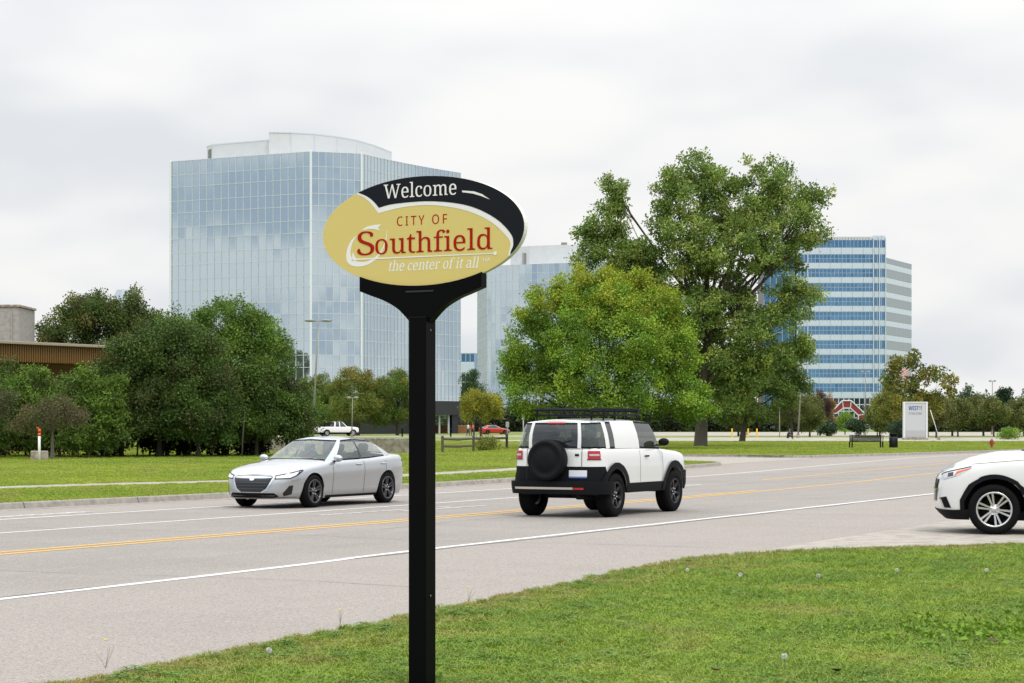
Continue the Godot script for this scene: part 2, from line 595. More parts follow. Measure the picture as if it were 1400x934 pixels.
func ground() -> void:
	var st := tool()
	var big := PackedVector2Array()
	for k in 48:
		big.append(Vector2(cos(TAU * k / 48), sin(TAU * k / 48)) * 4000.0)
	sheet(st, big, -0.04)
	structure("ground", st, M.soil, "wide flat ground running out to the horizon")
	# near verge, where the sign stands
	st = tool()
	var edge := catmull(verge_line, 4)
	var inner := []
	for i in edge.size():
		var d: Vector2 = (edge[mini(i + 1, edge.size() - 1)] - edge[maxi(i - 1, 0)]).normalized()
		inner.append(edge[i] + Vector2(-d.y, d.x) * 0.8)
	for i in edge.size() - 1:
		quad(st, road(edge[i].x, edge[i].y, 0.001), road(edge[i + 1].x, edge[i + 1].y, 0.001), road(inner[i + 1].x, inner[i + 1].y, -0.03), road(inner[i].x, inner[i].y, -0.03), road(edge[i].x, edge[i].y, -1.0))
	var v := road_poly(inner)
	v.append(Vector2(40, 12))
	v.append(Vector2(-30, 12))
	sheet(st, v, -0.03)
	structure("near_verge", st, M.soil, "soil of the near grass verge below the welcome sign")
	# lawn beyond the road
	st = tool()
	var far := PackedVector2Array()
	for p in catmull(kerb_line, 4):
		var q := road(p.x, p.y - 0.1)
		far.append(Vector2(q.x, q.z))
	for p in catmull(kerb_line_far, 4):
		var q := road(p.x, p.y - 0.1)
		far.append(Vector2(q.x, q.z))
	for p in [Vector2(600, -900), Vector2(-700, -900), Vector2(-700, -40)]:
		far.append(p)
	sheet(st, far, LAWN)
	structure("far_lawn", st, M.turf, "mown lawn beyond the far kerb")
	# sidewalk
	st = tool()
	ribbon(st, dense(catmull([Vector2(-40, -36.5), Vector2(10, -35.3), Vector2(37.6, -34.4), Vector2(44.3, -32.9), Vector2(50.9, -31.6), Vector2(62, -32.6), Vector2(75, -35.4), Vector2(79.2, -36.4)], 5)), 1.5, LAWN + 0.004)
	ribbon(st, dense(catmull([Vector2(141, -46), Vector2(147, -40.6), Vector2(149.6, -36.2), Vector2(151, -31)], 5)), 1.6, LAWN + 0.004)
	structure("sidewalk", st, M.concrete, "narrow pale sidewalk crossing the far lawn")
	# parking lots
	st = tool()
	sheet(st, PackedVector2Array([Vector2(12, -186), Vector2(120, -178), Vector2(160, -225), Vector2(22, -236), Vector2(6, -215)]), LAWN + 0.004)
	sheet(st, PackedVector2Array([Vector2(14, -272), Vector2(230, -262), Vector2(260, -385), Vector2(20, -390)]), LAWN + 0.004)
	sheet(st, PackedVector2Array([Vector2(-48, -256), Vector2(8, -250), Vector2(14, -272), Vector2(-46, -278)]), LAWN + 0.004)
	sheet(st, PackedVector2Array([Vector2(-4, -146), Vector2(4, -150), Vector2(9, -176), Vector2(12, -186), Vector2(6, -215), Vector2(-2, -190)]), LAWN + 0.004)
	sheet(st, PackedVector2Array([Vector2(-1.2, -127), Vector2(6, -130), Vector2(8, -148), Vector2(-0.5, -139)]), LAWN + 0.004)
	var bed := tool()
	sheet(bed, PackedVector2Array([Vector2(-2.0, -117.5), Vector2(0.5, -114.5), Vector2(5.5, -116), Vector2(6.5, -121), Vector2(1.5, -121.5), Vector2(-1.2, -120.6)]), LAWN + 0.006)
	structure("mulch_bed", bed, M.mulch, "reddish mulch bed right of the wooden fence")
	structure("parking_lot", st, M.parking_concrete, "pale weedy parking lot pavement in front of the office towers")


func roadway() -> void:
	var st := tool()
	var poly := road_poly(catmull(kerb_line, 4))
	poly.append_array(road_poly(catmull(kerb_line_far, 4)))
	poly.append_array(road_poly([Vector2(400, -4), Vector2(160, -8.4), Vector2(110, -9.2), Vector2(60, -9.4), Vector2(40, -9.3), Vector2(20, -6), Vector2(-40, -6)]))
	var verge := road_poly(catmull(verge_line, 4))
	verge.append(Vector2(40, 12))
	verge.append(Vector2(-30, 12))
	for piece in Geometry2D.clip_polygons(poly, verge):
		var t := Geometry2D.triangulate_polygon(piece)
		for i in range(0, t.size(), 3):
			var q := [piece[t[i]], piece[t[i + 1]], piece[t[i + 2]]]
			if (q[1] - q[0]).cross(q[2] - q[0]) < 0.0:
				q = [q[0], q[2], q[1]]
			for p in q:
				st.set_uv2(Vector2((p.x * sin(TURN) - p.y * cos(TURN)) / 48.0, -(p.x * cos(TURN) + p.y * sin(TURN)) / 48.0))
				st.add_vertex(Vector3(p.x, 0.0, p.y))
	structure("road", st, M.asphalt, "wide grey asphalt road with lane lines")
	st = tool()
	for piece in Geometry2D.clip_polygons(road_poly([Vector2(22.0, -9.0), Vector2(24.0, -9.5), Vector2(27, -9.62), Vector2(33.4, -9.62), Vector2(46, -9.5), Vector2(47, -6), Vector2(45, 12), Vector2(30, 14), Vector2(22, -2)]), verge):
		sheet(st, piece, 0.005)
	structure("driveway", st, M.concrete, "pale concrete driveway apron under the waiting white crossover")
	st = tool()
	sheet(st, road_poly([Vector2(77.5, -31.5), Vector2(95.2, -33.2), Vector2(95.45, -37), Vector2(95.5, -40.8), Vector2(79.1, -40.8), Vector2(78.8, -34.6)]), 0.005)
	structure("driveway", st, M.concrete, "pale concrete side entrance across the road")
	# markings, each a sheet of paint
	var w1 := [Vector2(-40, -25.2), Vector2(0, -24.9), Vector2(41, -24.6), Vector2(61.6, -25.2), Vector2(80, -27.3), Vector2(103, -29.5), Vector2(125, -28.9), Vector2(160, -27), Vector2(230, -24.5)]
	var near := [Vector2(-40, -13.3), Vector2(14, -13.45), Vector2(24, -13.72), Vector2(47, -13.72), Vector2(75, -14.2), Vector2(120, -14.5), Vector2(200, -13)]
	var y1 := [Vector2(-40, -18.1), Vector2(20, -18.05), Vector2(44, -18.0), Vector2(56, -18.5), Vector2(66.8, -19.37), Vector2(90, -20.6), Vector2(130, -20.6), Vector2(200, -18.5)]
	var y1b := [Vector2(-40, -18.42), Vector2(20, -18.37), Vector2(42, -18.3), Vector2(48, -18.42)]
	var y2 := [Vector2(57.0, -21.7), Vector2(84.4, -23.83), Vector2(105, -24.6), Vector2(160, -23.4)]
	var w2 := [Vector2(-40, -21.7), Vector2(23, -21.6), Vector2(36, -21.55), Vector2(52, -21.6)]
	for e in [["road_line", w1, 0.13, "white_line", "thin white edge line beside the far kerb"], ["road_line", near, 0.15, "white_line", "long white edge line nearest the camera"], ["road_line", w2, 0.12, "white_line", "white lane line under the silver sedan"], ["road_line", y1, 0.13, "yellow_line", "long yellow centre line under the boxy white off-roader"], ["road_line", y1b, 0.13, "yellow_line", "second yellow line close beside the long centre line, left"], ["road_line", y2, 0.13, "yellow_line", "further yellow line starting right of the big tree"]]:
		st = tool()
		ribbon(st, dense(catmull(e[1], 6), 0.6), e[2], 0.004, 0.07)
		structure(e[0], st, M[e[3]], e[4])
	st = tool()
	for e in [[Vector2(26.8, -25.4), Vector2(30.2, -25.35), 0.34], [Vector2(31, -20.55), Vector2(35.8, -20.45), 0.16], [Vector2(33.2, -20.1), Vector2(36.4, -20.0), 0.2]]:
		ribbon(st, dense([e[0], e[1]], 0.35), e[2], 0.0045, 0.3)
	structure("worn_marking", st, M.worn_paint, "worn white paint patches left of the sign post")
	st = tool()
	var along := []
	for k in 60:
		along.append(Vector2(8 + k * 0.9, -13.55 + 0.035 * sin(k * 1.3) + rng.randf_range(-0.02, 0.02)))
	ribbon(st, along, 0.035, 0.0035, 0.7)
	for j in 7:
		var c := []
		var al := rng.randf_range(14, 60)
		var ac := rng.randf_range(-26, -11)
		for k in 22:
			c.append(Vector2(al + k * 0.35, ac + 0.12 * sin(k * 0.4 + j) + rng.randf_range(-0.03, 0.03)))
		ribbon(st, c, 0.014, 0.0038, 0.6)
	for j in 5:
		var c := []
		var al := 16.0 + j * 9.0 + rng.randf_range(-2, 2)
		for k in 26:
			c.append(Vector2(al + 0.2 * sin(k * 0.5 + j) + rng.randf_range(-0.05, 0.05), -10.2 - k * 0.6))
		ribbon(st, c, 0.012, 0.0038, 0.6)
	structure("road_crack", st, M.crack, "thin dark cracks in the asphalt")
	# kerb of separate stones
	var kerb := Node3D.new()
	kerb.name = "kerb"
	add_child(kerb)
	kerb.set_meta("kind", "structure")
	kerb.set_meta("label", "low concrete kerb along the far side of the road")
	for line in [kerb_line, kerb_line_far]:
		var pts := dense(catmull(line, 6), 0.5)
		var i := 0
		while i < pts.size() - 1:
			var bend := absf((pts[mini(i + 2, pts.size() - 1)] - pts[i]).angle_to(pts[mini(i + 4, pts.size() - 1)] - pts[mini(i + 2, pts.size() - 1)])) > 0.08
			var n := mini(2 if bend else 6, pts.size() - 1 - i)
			st = tool()
			var prev := []
			for k in n + 1:
				var p: Vector2 = pts[i + k]
				var d: Vector2 = (pts[mini(i + k + 1, pts.size() - 1)] - pts[maxi(i + k - 1, 0)]).normalized()
				if k == 0:
					p += d * 0.008
				elif k == n:
					p -= d * 0.008
				var s := Vector2(d.y, -d.x)     # towards the lawn
				var ring := []
				for e in [[-0.34, 0.003], [-0.03, 0.012], [0.01, 0.115], [0.03, 0.134], [0.17, 0.136], [0.18, 0.05]]:
					ring.append(road(p.x + s.x * e[0], p.y + s.y * e[0], e[1]))
				if prev:
					for r in ring.size() - 1:
						quad(st, prev[r], prev[r + 1], ring[r + 1], ring[r], (prev[0] + prev[-1]) / 2.0 - Vector3.UP)
				prev = ring
			build(kerb, "kerb_stone", st, M.kerb)
			i += n


# ---------------------------------------------------------------- buildings

func curtain(owner: Node3D, cols: Array, rows: Array, glass: String, spent: int, tilt: float, bar := 0.1, limit := 300, skip_rows := []) -> int:
	# cols: plan points (x, depth) of the upright joints, left to right seen from outside; rows: heights of the level joints, top first
	var rest := []
	for i in 4:
		rest.append(tool())
	var any := [false, false, false, false]
	var shared := {}
	var grid := tool()
	for i in cols.size() - 1:
		var a := Vector3(cols[i].x, 0, -cols[i].y)
		var b := Vector3(cols[i + 1].x, 0, -cols[i + 1].y)
		var u := (b - a).normalized()
		var n := u.cross(Vector3.UP)
		var wid := (b - a).length()
		for j in rows.size() - 1:
			if j in skip_rows:
				continue
			var hgt: float = rows[j] - rows[j + 1]
			var mid: Vector3 = (a + b) / 2.0 + Vector3.UP * (rows[j] + rows[j + 1]) / 2.0
			var bs := Basis(u, Vector3.UP, u.cross(Vector3.UP))
			bs = bs.rotated(u, rng.randfn(0, tilt)).rotated(Vector3.UP, rng.randfn(0, tilt * 1.5))
			var v: int = [0, 0, 0, 1, 1, 2, 2, 3][rng.randi() % 8]
			if spent < limit:
				var key := Vector2i(int(wid * 100), int(hgt * 100))
				if not shared.has(key):
					var st := tool()
					box(st, Vector3.ZERO, Vector3(wid - bar * 0.5, hgt - bar * 0.5, 0.05), 0.012)
					shared[key] = done(st)
				put(owner, "pane", shared[key], M["%s_%d" % [glass, v]], Transform3D(bs, mid))
				spent += 1
			else:
				box(rest[v], mid, Vector3(wid - bar * 0.5, hgt - bar * 0.5, 0.05), 0.0, bs)
				any[v] = true
	for i in cols.size():
		var p := Vector3(cols[i].x, 0, -cols[i].y)
		var q = cols[mini(i + 1, cols.size() - 1)] - cols[maxi(i - 1, 0)]
		var u := Vector3(q.x, 0, -q.y).normalized()
		box(grid, p + Vector3.UP * (rows[0] + rows[-1]) / 2.0, Vector3(bar, rows[0] - rows[-1], 0.22), 0.0, Basis(u, Vector3.UP, u.cross(Vector3.UP)))
	for j in rows.size():
		for i in cols.size() - 1:
			var a := Vector3(cols[i].x, rows[j], -cols[i].y)
			var b := Vector3(cols[i + 1].x, rows[j], -cols[i + 1].y)
			var u := (b - a).normalized()
			box(grid, (a + b) / 2.0, Vector3((b - a).length() - bar, bar, 0.17), 0.0, Basis(u, Vector3.UP, u.cross(Vector3.UP)))
	for v in 4:
		if any[v]:
			stuff(build(owner, "glazing", rest[v], M["%s_%d" % [glass, v]]))
	stuff(build(owner, "mullion", grid, M.blue_mullion if glass == "blue_glass" else M.mullion))
	return spent


func split(a: Vector2, b: Vector2, n: int) -> Array:
	var out := []
	for i in n + 1:
		out.append(a.lerp(b, float(i) / n))
	return out


func prism(st: SurfaceTool, plan: Array, y0: float, y1: float) -> void:    # plan points (x, depth)
	var poly := PackedVector2Array()
	for p in plan:
		poly.append(Vector2(p.x, -p.y))
	var t := Geometry2D.triangulate_polygon(poly)
	var c := Vector2.ZERO
	for p in poly:
		c += p / poly.size()
	for i in range(0, t.size(), 3):
		for y in [y0, y1]:
			tri(st, Vector3(poly[t[i]].x, y, poly[t[i]].y), Vector3(poly[t[i + 1]].x, y, poly[t[i + 1]].y), Vector3(poly[t[i + 2]].x, y, poly[t[i + 2]].y), Vector3(c.x, (y0 + y1) / 2, c.y))
	var ccw := not Geometry2D.is_polygon_clockwise(poly)
	for i in poly.size():
		var a := poly[i]
		var b := poly[(i + 1) % poly.size()]
		if ccw:
			var s := a
			a = b
			b = s
		face(st, Vector3(a.x, y0, a.y), Vector3(b.x, y0, b.y), Vector3(b.x, y1, b.y), Vector3(a.x, y1, a.y))


func steps(top: float, bottom: float, hs: Array) -> Array:
	var out := [top]
	var k := 0
	while out[-1] - hs[k % hs.size()] > bottom + 0.4:
		out.append(out[-1] - hs[k % hs.size()])
		k += 1
	out.append(bottom)
	return out


func left_tower() -> void:
	var t := thing("office_tower", "tall mirrored glass office block left of the welcome sign, white penthouse on top", "office building")
	var pa := Vector2(-55.13, 322.0)
	var pb := Vector2(-31.26, 310.0)
	var pc := Vector2(-23.66, 312.6)
	var pe := Vector2(-8.75, 336.4)
	var rows := steps(44.15, 5.6, [2.28, 1.92])
	var curve := []
	for i in 29:
		var s := i / 28.0
		curve.append(pc.lerp(Vector2(-17.6, 325.2), s).lerp(Vector2(-17.6, 325.2).lerp(pe, s), s))
	var n := curtain(t, split(pb, pc, 7), rows, "mirror_glass", 0, 0.0016, 0.09)
	n = curtain(t, split(pa, pb, 19), rows, "mirror_glass", n, 0.0016, 0.09)
	curtain(t, curve, rows, "mirror_glass", n, 0.0016, 0.07)
	for q in [pb + Vector2(-0.05, -0.16), pc + Vector2(0.05, -0.16), pa + Vector2(-0.1, -0.1)]:
		var ct := tool()
		box(ct, Vector3(q.x, 24.9, -q.y), Vector3(0.34, 38.7, 0.3), 0.04)
		build(t, "corner_trim", ct, M.corner_trim)
	var core := tool()
	var plan := [pa + Vector2(0.3, 0.3), pb + Vector2(0, 0.35), pc + Vector2(-0.3, 0.3)]
	for i in range(4, 29, 4):
		plan.append(curve[i] + Vector2(-0.3, 0.25))
	plan += [Vector2(-14, 372), Vector2(-58, 372)]
	prism(core, plan, 4.0, 43.9)
	build(t, "wall", core, M.mullion)
	# black band and recessed base
	var band := tool()
	var outline := [pa, pb, pc] + curve.slice(2) + [Vector2(-14, 371), Vector2(-57, 371)]
	var wide := []
	for p in outline:
		wide.append(Vector2(-30, 340) + (p - Vector2(-30, 340)) * 1.004)
	prism(band, wide, 3.25, 5.58)
	build(t, "black_band", band, M.black_panel)
	var base := tool()
	prism(base, [Vector2(-52, 325), Vector2(-31, 313.5), Vector2(-24.2, 315.5), Vector2(-17.2, 329), Vector2(-13.2, 334), Vector2(-17, 360), Vector2(-52, 360)], 0.0, 3.25)
	build(t, "black_base", base, M.black_panel)
	for p in [Vector2(-12.2, 333.6), Vector2(-10.7, 335.2)]:
		var c := tool()
		tube(c, [Vector3(p.x, 0, -p.y), Vector3(p.x, 3.25, -p.y)], [0.18, 0.18], 8)
		build(t, "column", c, M.mullion)
	var dk := tool()
	prism(dk, [Vector2(-10.1, 335.4), Vector2(-9.1, 336.4), Vector2(-9.6, 337.6), Vector2(-10.6, 336.6)], 0.0, 3.25)
	build(t, "black_pier", dk, M.black_panel)
	# penthouse of plain white panels
	for e in [[[Vector2(-50.2, 327.5), Vector2(-48.9, 325.0), Vector2(-38.8, 319.5), Vector2(-36, 335), Vector2(-48, 338)], 47.35], [[Vector2(-38.9, 318.6), Vector2(-35.4, 319.0), Vector2(-31.8, 320.6), Vector2(-28.4, 323.6), Vector2(-25.6, 327.6), Vector2(-23, 333.8), Vector2(-20.7, 342), Vector2(-26, 356), Vector2(-40, 352)], 48.45]]:
		var p := tool()
		prism(p, e[0], 43.0, e[1])
		var ph := build(t, "penthouse", p, M.penthouse_white)
		var lip := tool()
		var o := []
		var c := Vector2.ZERO
		for q in e[0]:
			c += q / e[0].size()
		for q in e[0]:
			o.append(c + (q - c) * 1.006)
		prism(lip, o, e[1] - 0.12, e[1] + 0.06)
		build(ph, "coping", lip, M.mullion)
		var joint := tool()
		for i in e[0].size() - 3:
			var q: Vector2 = e[0][i + 1]
			box(joint, Vector3(q.x, (43.0 + e[1]) / 2, -q.y + 0.03), Vector3(0.06, e[1] - 43.2, 0.1))
		build(ph, "panel_joint", joint, M.band_white)
	var lv := tool()
	for k in 9:
		box(lv, Vector3(-49.55, 44.7 + k * 0.24, -326.1), Vector3(0.1, 0.13, 1.5), 0.0, Basis(Vector3.UP, 0.48))
	build(t, "louvre", lv, M.steel_grey)
	# brick wall seen through the open base
	var st := tool()
	box(st, Vector3(-10.6, 0.75, -341), Vector3(7.0, 1.5, 0.6), 0.03)
	for k in 5:
		for j in 12:
			box(st, Vector3(-13.9 + j * 0.58 + (0.29 if k % 2 else 0.0), 0.2 + k * 0.28, -340.66), Vector3(0.54, 0.24, 0.1), 0.02)
	tag(build(self, "brick_planter", st, M.orange_brick), "low orange brick wall behind the open black base of the mirrored block", "brick wall")


func middle_tower() -> void:
	var t := thing("office_tower", "mirrored glass office block behind the round green maple, right of the sign", "office building")
	var p := [Vector2(-9.05, 524.2), Vector2(-6.09, 502.3), Vector2(6.37, 495.4), Vector2(18.94, 491.0), Vector2(34, 489.0)]
	var rows := steps(41.56, 5.0, [2.2, 1.85])
	var front := catmull([p[1], p[2], p[3], p[4]], 9)
	var n := curtain(t, front, rows, "mirror_glass", 0, 0.0016, 0.09)
	curtain(t, split(p[0], p[1], 12), rows, "mirror_glass", n, 0.002, 0.13)
	var core := tool()
	prism(core, [p[0] + Vector2(0.4, 0), p[1] + Vector2(0.4, 0.4), p[2] + Vector2(0, 0.4), p[3] + Vector2(0, 0.4), p[4], Vector2(40, 540), Vector2(-6, 545)], 3.0, 41.4)
	build(t, "wall", core, M.mullion)
	core = tool()
	prism(core, [p[0] + Vector2(1.4, 0), p[1] + Vector2(1.4, 1.4), p[2] + Vector2(0, 1.4), p[3] + Vector2(0, 1.4), p[4], Vector2(40, 540), Vector2(-5, 545)], 0.0, 5.0)
	build(t, "black_base", core, M.black_panel)
	var ph := tool()
	prism(ph, [Vector2(-0.4, 512), Vector2(1.6, 507.5), Vector2(4.5, 505), Vector2(9, 503), Vector2(20, 500), Vector2(34, 499), Vector2(36, 525), Vector2(2, 530)], 41.0, 46.9)
	var pent := build(t, "penthouse", ph, M.penthouse_white)
	var lv := tool()
	for k in 11:
		box(lv, Vector3(3.2, 42.1 + k * 0.3, -505.7), Vector3(1.3, 0.17, 0.3), 0.0, Basis(Vector3.UP, 0.6))
	build(pent, "louvre", lv, M.steel_grey)
	var dish := tool()
	box(dish, Vector3(13.2, 47.3, -504), Vector3(1.5, 0.8, 1.2), 0.1)
	build(t, "roof_unit", dish, M.steel_grey)


func striped_tower() -> void:
	var t := thing("office_tower", "blue and white banded office tower at the right behind the tall cottonwood", "office building")
	var z := 540.0
	var x0 := 77.3
	var x1 := 80.2
	var x2 := 98.0
	var x3 := 101.3
	var spent := 0
	var bands := tool()
	for f in 11:
		var top := 51.65 if f == 0 else 47.75 - 3.89 * (f - 1)
		var low := 49.55 if f == 0 else top - 2.32
		spent = curtain(t, split(Vector2(x1, z), Vector2(x2, z), 17), [top, low] if f == 0 else [top, (top + low) / 2, low], "blue_glass", spent, 0.003, 0.13)
		for e in [[x0, x1], [x2, x3]]:
			spent = curtain(t, split(Vector2(e[0], z), Vector2(e[1], z), 3), [top, low], "blue_glass", spent, 0.003, 0.2)
		var next := 47.75 - 3.89 * f
		var band := tool()
		for k in 8:
			var w := (x3 - x0) / 8.0
			box(band, Vector3(x0 + (k + 0.5) * w, (low + next) / 2, -z - 0.05), Vector3(w - 0.05, low - next - 0.1, 0.3), 0.02)
		build(t, "white_band", band, M.band_white)
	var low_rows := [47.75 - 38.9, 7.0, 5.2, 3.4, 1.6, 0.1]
	spent = curtain(t, split(Vector2(x0, z), Vector2(x3, z), 17), low_rows, "dark_row_glass", spent, 0.004, 0.22)  # reflection of dark trees put into the glass colour of these rows
	var core := tool()
	prism(core, [Vector2(x0, z + 0.4), Vector2(x3 - 0.1, z + 0.4), Vector2(112.6, 563.3), Vector2(105, 585), Vector2(x0, 585)], 0.0, 46.9)
	prism(core, [Vector2(x0, z + 0.4), Vector2(x3 - 0.1, z + 0.4), Vector2(x3 + 1, z + 8), Vector2(x0, z + 10)], 46.9, 51.8)
	build(t, "wall", core, M.black_panel)
	# tall bright fins in front of the end bays
	var fins := tool()
	for x in [x0, x1, x2, x2 + 1.65, x3]:
		box(fins, Vector3(x, 26.2, -z + 0.25), Vector3(0.24, 52.2, 0.3))
	build(t, "fin", fins, M.mullion)
	# roof edge: a row of white ribs, and a raised corner
	for k in 26:
		var rib := tool()
		tube(rib, [Vector3(x0 + 0.4 + k * 0.78, 52.15, -z - 0.2), Vector3(x0 + 0.4 + k * 0.78, 52.15, -z - 6)], [0.5, 0.5], 8)
		build(t, "roof_rib", rib, M.penthouse_white)
	var crn := tool()
	for k in 3:
		box(crn, Vector3(x2 + 0.55 + k * 1.1, 52.3, -z - 1.6), Vector3(1.06, 1.3, 3.2), 0.05)
	build(t, "raised_corner", crn, M.band_white)
	# side wall of grey and white bands
	var a := Vector2(x3, z + 0.2)
	var b := Vector2(112.9, 563.0)
	var u := Vector3(b.x - a.x, 0, -(b.y - a.y)).normalized()
	var ln := (b - a).length()
	for f in 12:
		for e in [["side_band", "band_grey", 47.75 - 3.89 * (f - 1) + 0.0, 2.32], ["side_band", "band_white", 47.75 - 3.89 * (f - 1) - 2.32, 1.57]]:
			var top: float = e[2]
			var low: float = maxf(0.0, top - e[3])
			top = minf(top, 46.95)
			if top - low < 0.3:
				continue
			var s := tool()
			for k in 6:
				box(s, Vector3(a.x, 0, -a.y) + u * (ln * (k + 0.5) / 6.0) + Vector3.UP * (top + low) / 2, Vector3(ln / 6.0 - 0.05, top - low - 0.04, 0.3), 0.02, Basis(u, Vector3.UP, u.cross(Vector3.UP)))
			build(t, e[0], s, M[e[1]])
	# darker glazed wing at the left corner, partly behind the tree
	curtain(t, split(Vector2(69.2, 546), Vector2(76.9, 541.5), 5), steps(50.0, 0.2, [3.89]), "blue_glass", 999, 0.004, 0.2)
	core = tool()
	prism(core, [Vector2(69.2, 546.5), Vector2(77.2, 542), Vector2(77.2, 560), Vector2(69.2, 560)], 0, 50)
	build(t, "wing_wall", core, M.black_panel)
	# entrance canopy of red panels in white frames, far in front of the tower
	var c := thing("entrance_canopy", "red angular entrance arch with white frame before the banded tower", "canopy", Vector3(84.1, 0, -500))
	var prof := [Vector2(-4.1, 4.4), Vector2(-1.1, 7.6), Vector2(1.1, 7.6), Vector2(4.6, 4.2), Vector2(4.6, 0.2)]
	var inner := [Vector2(-2.6, 4.4), Vector2(-0.9, 5.7), Vector2(0.9, 5.7), Vector2(2.9, 3.9), Vector2(2.9, 0.2)]
	for i in 4:
		var st := tool()
		plate(st, PackedVector2Array([prof[i], prof[i + 1], inner[i + 1], inner[i]]), -2.0, 0.0)
		build(c, "red_panel", st, M.canopy_red)
	var fr := tool()
	for l in [prof, inner]:
		for i in 4:
			tube(fr, [Vector3(l[i].x, l[i].y, 0.05), Vector3(l[i + 1].x, l[i + 1].y, 0.05)], [0.16, 0.16], 6)
	for i in 5:
		tube(fr, [Vector3(prof[i].x, prof[i].y, 0.05), Vector3(inner[i].x, inner[i].y, 0.05)], [0.14, 0.14], 6)
	build(c, "frame", fr, M.mullion)


func far_buildings() -> void:
	var t := thing("small_office", "small blue windowed office seen in the gap right of the sign post", "office building")
	var n := 0
	n = curtain(t, split(Vector2(-16.6, 600), Vector2(-11.3, 600), 4), [23.0, 20.4], "blue_glass", 0, 0.003, 0.25)
	n = curtain(t, split(Vector2(-16.6, 600), Vector2(-11.3, 600), 4), [17.0, 14.4, 11.8], "dark_row_glass", n, 0.003, 0.25)
	curtain(t, split(Vector2(-11.2, 600.2), Vector2(-9.6, 606), 2), [23.0, 18.7, 14.4, 10], "blue_glass", n, 0.003, 0.25)
	var st := tool()
	prism(st, [Vector2(-19, 600.3), Vector2(-11.3, 600.3), Vector2(-9.8, 606.2), Vector2(-9.8, 620), Vector2(-19, 620)], 0, 23.1)
	build(t, "wall", st, M.black_panel)
	st = tool()
	box(st, Vector3(-14.2, 18.7, -599.9), Vector3(5.8, 3.2, 0.4), 0.05)
	build(t, "white_band", st, M.band_white)
	t = thing("office_tower", "chamfered pale glass tower top peeking over the trees at left", "office building")
	st = tool()
	var rows := steps(39.5, 20.0, [3.9])
	curtain(t, split(Vector2(-121.7, 600), Vector2(-115.0, 598), 5), rows, "mirror_glass", 0, 0.003, 0.2)
	prism(st, [Vector2(-121.5, 600.4), Vector2(-115.2, 598.4), Vector2(-113, 612), Vector2(-121, 614)], 0, 39.4)
	build(t, "wall", st, M.mullion)
	st = tool()
	for i in 8:
		var a := TAU * i / 8.0
		var b := TAU * (i + 1) / 8.0
		var lo := Vector3(-117.8, 39.4, -605.5)
		var hi := Vector3(-117.8, 42.4, -605.5)
		quad(st, lo + Vector3(cos(a) * 4.0, 0, sin(a) * 6.0), lo + Vector3(cos(b) * 4.0, 0, sin(b) * 6.0), hi + Vector3(cos(b) * 2.5, 0, sin(b) * 4.0), hi + Vector3(cos(a) * 2.5, 0, sin(a) * 4.0), lo)
		tri(st, hi, hi + Vector3(cos(a) * 2.5, 0, sin(a) * 4.0), hi + Vector3(cos(b) * 2.5, 0, sin(b) * 4.0), lo)
	build(t, "roof", st, M.band_grey)


func low_building() -> void:
	var t := thing("low_building", "low building with ribbed bronze fascia behind the hedge at left", "building")
	var a := Vector2(-37.7, 96.0)
	var b := Vector2(-22.85, 118.0)
	var u := Vector3(b.x - a.x, 0, -(b.y - a.y)).normalized()
	var n := u.cross(Vector3.UP)
	var bs := Basis(u, Vector3.UP, n)
	var ln := (b - a).length()
	var o := Vector3(a.x, 0, -a.y)
	var st := tool()
	box(st, o + u * ln / 2 + Vector3.UP * 5.66 - n * 4.0, Vector3(ln, 0.9, 8.0), 0.0, bs)
	build(t, "roof_slab", st, M.bronze_fascia)
	var ribs := int(ln / 0.17)
	var rib := tool()
	box(rib, Vector3.ZERO, Vector3(0.1, 0.98, 0.07), 0.012)
	var rm := done(rib)
	for k in ribs:
		put(t, "fascia_rib", rm, M.bronze_fascia, Transform3D(bs, o + u * (0.1 + k * 0.17) + Vector3.UP * 5.66 + n * 0.03))
	st = tool()
	box(st, o + u * ln / 2 + Vector3.UP * 6.23 - n * 3.9, Vector3(ln + 0.2, 0.16, 8.4), 0.02, bs)
	build(t, "roof_edge", st, M.roof_edge)
	st = tool()
	box(st, o + u * (ln / 2 - 0.3) + Vector3.UP * 2.6 - n * 4.4, Vector3(ln - 0.8, 5.2, 4.0), 0.0, bs)
	build(t, "wall", st, M.brown_brick)
	var blk := thing("concrete_tower", "plain concrete stair block at the left picture edge above the bronze fascia", "building", Vector3(-33.0, 0, -119))
	st = tool()
	box(st, Vector3(0, 4.3, 0), Vector3(8.0, 8.6, 4.0), 0.05)
	build(blk, "wall", st, M.board_concrete)
	st = tool()
	for k in 9:
		box(st, Vector3(-3.6 + k * 0.9, 4.1, 2.03), Vector3(0.07, 8.2, 0.08))
	build(blk, "board_mark", st, M.board_concrete)
	st = tool()
	box(st, Vector3(0, 8.66, 0), Vector3(8.16, 0.14, 4.16), 0.02)
	build(blk, "coping", st, M.wall_concrete)
	st = tool()
	tube(st, [Vector3(2.9, 5.5, 2.6), Vector3(2.9, 6.7, 2.6)], [0.11, 0.11], 8)
	build(blk, "vent_pipe", st, M.post_white)


# ---------------------------------------------------------------- trees and plants

var sprays := {}


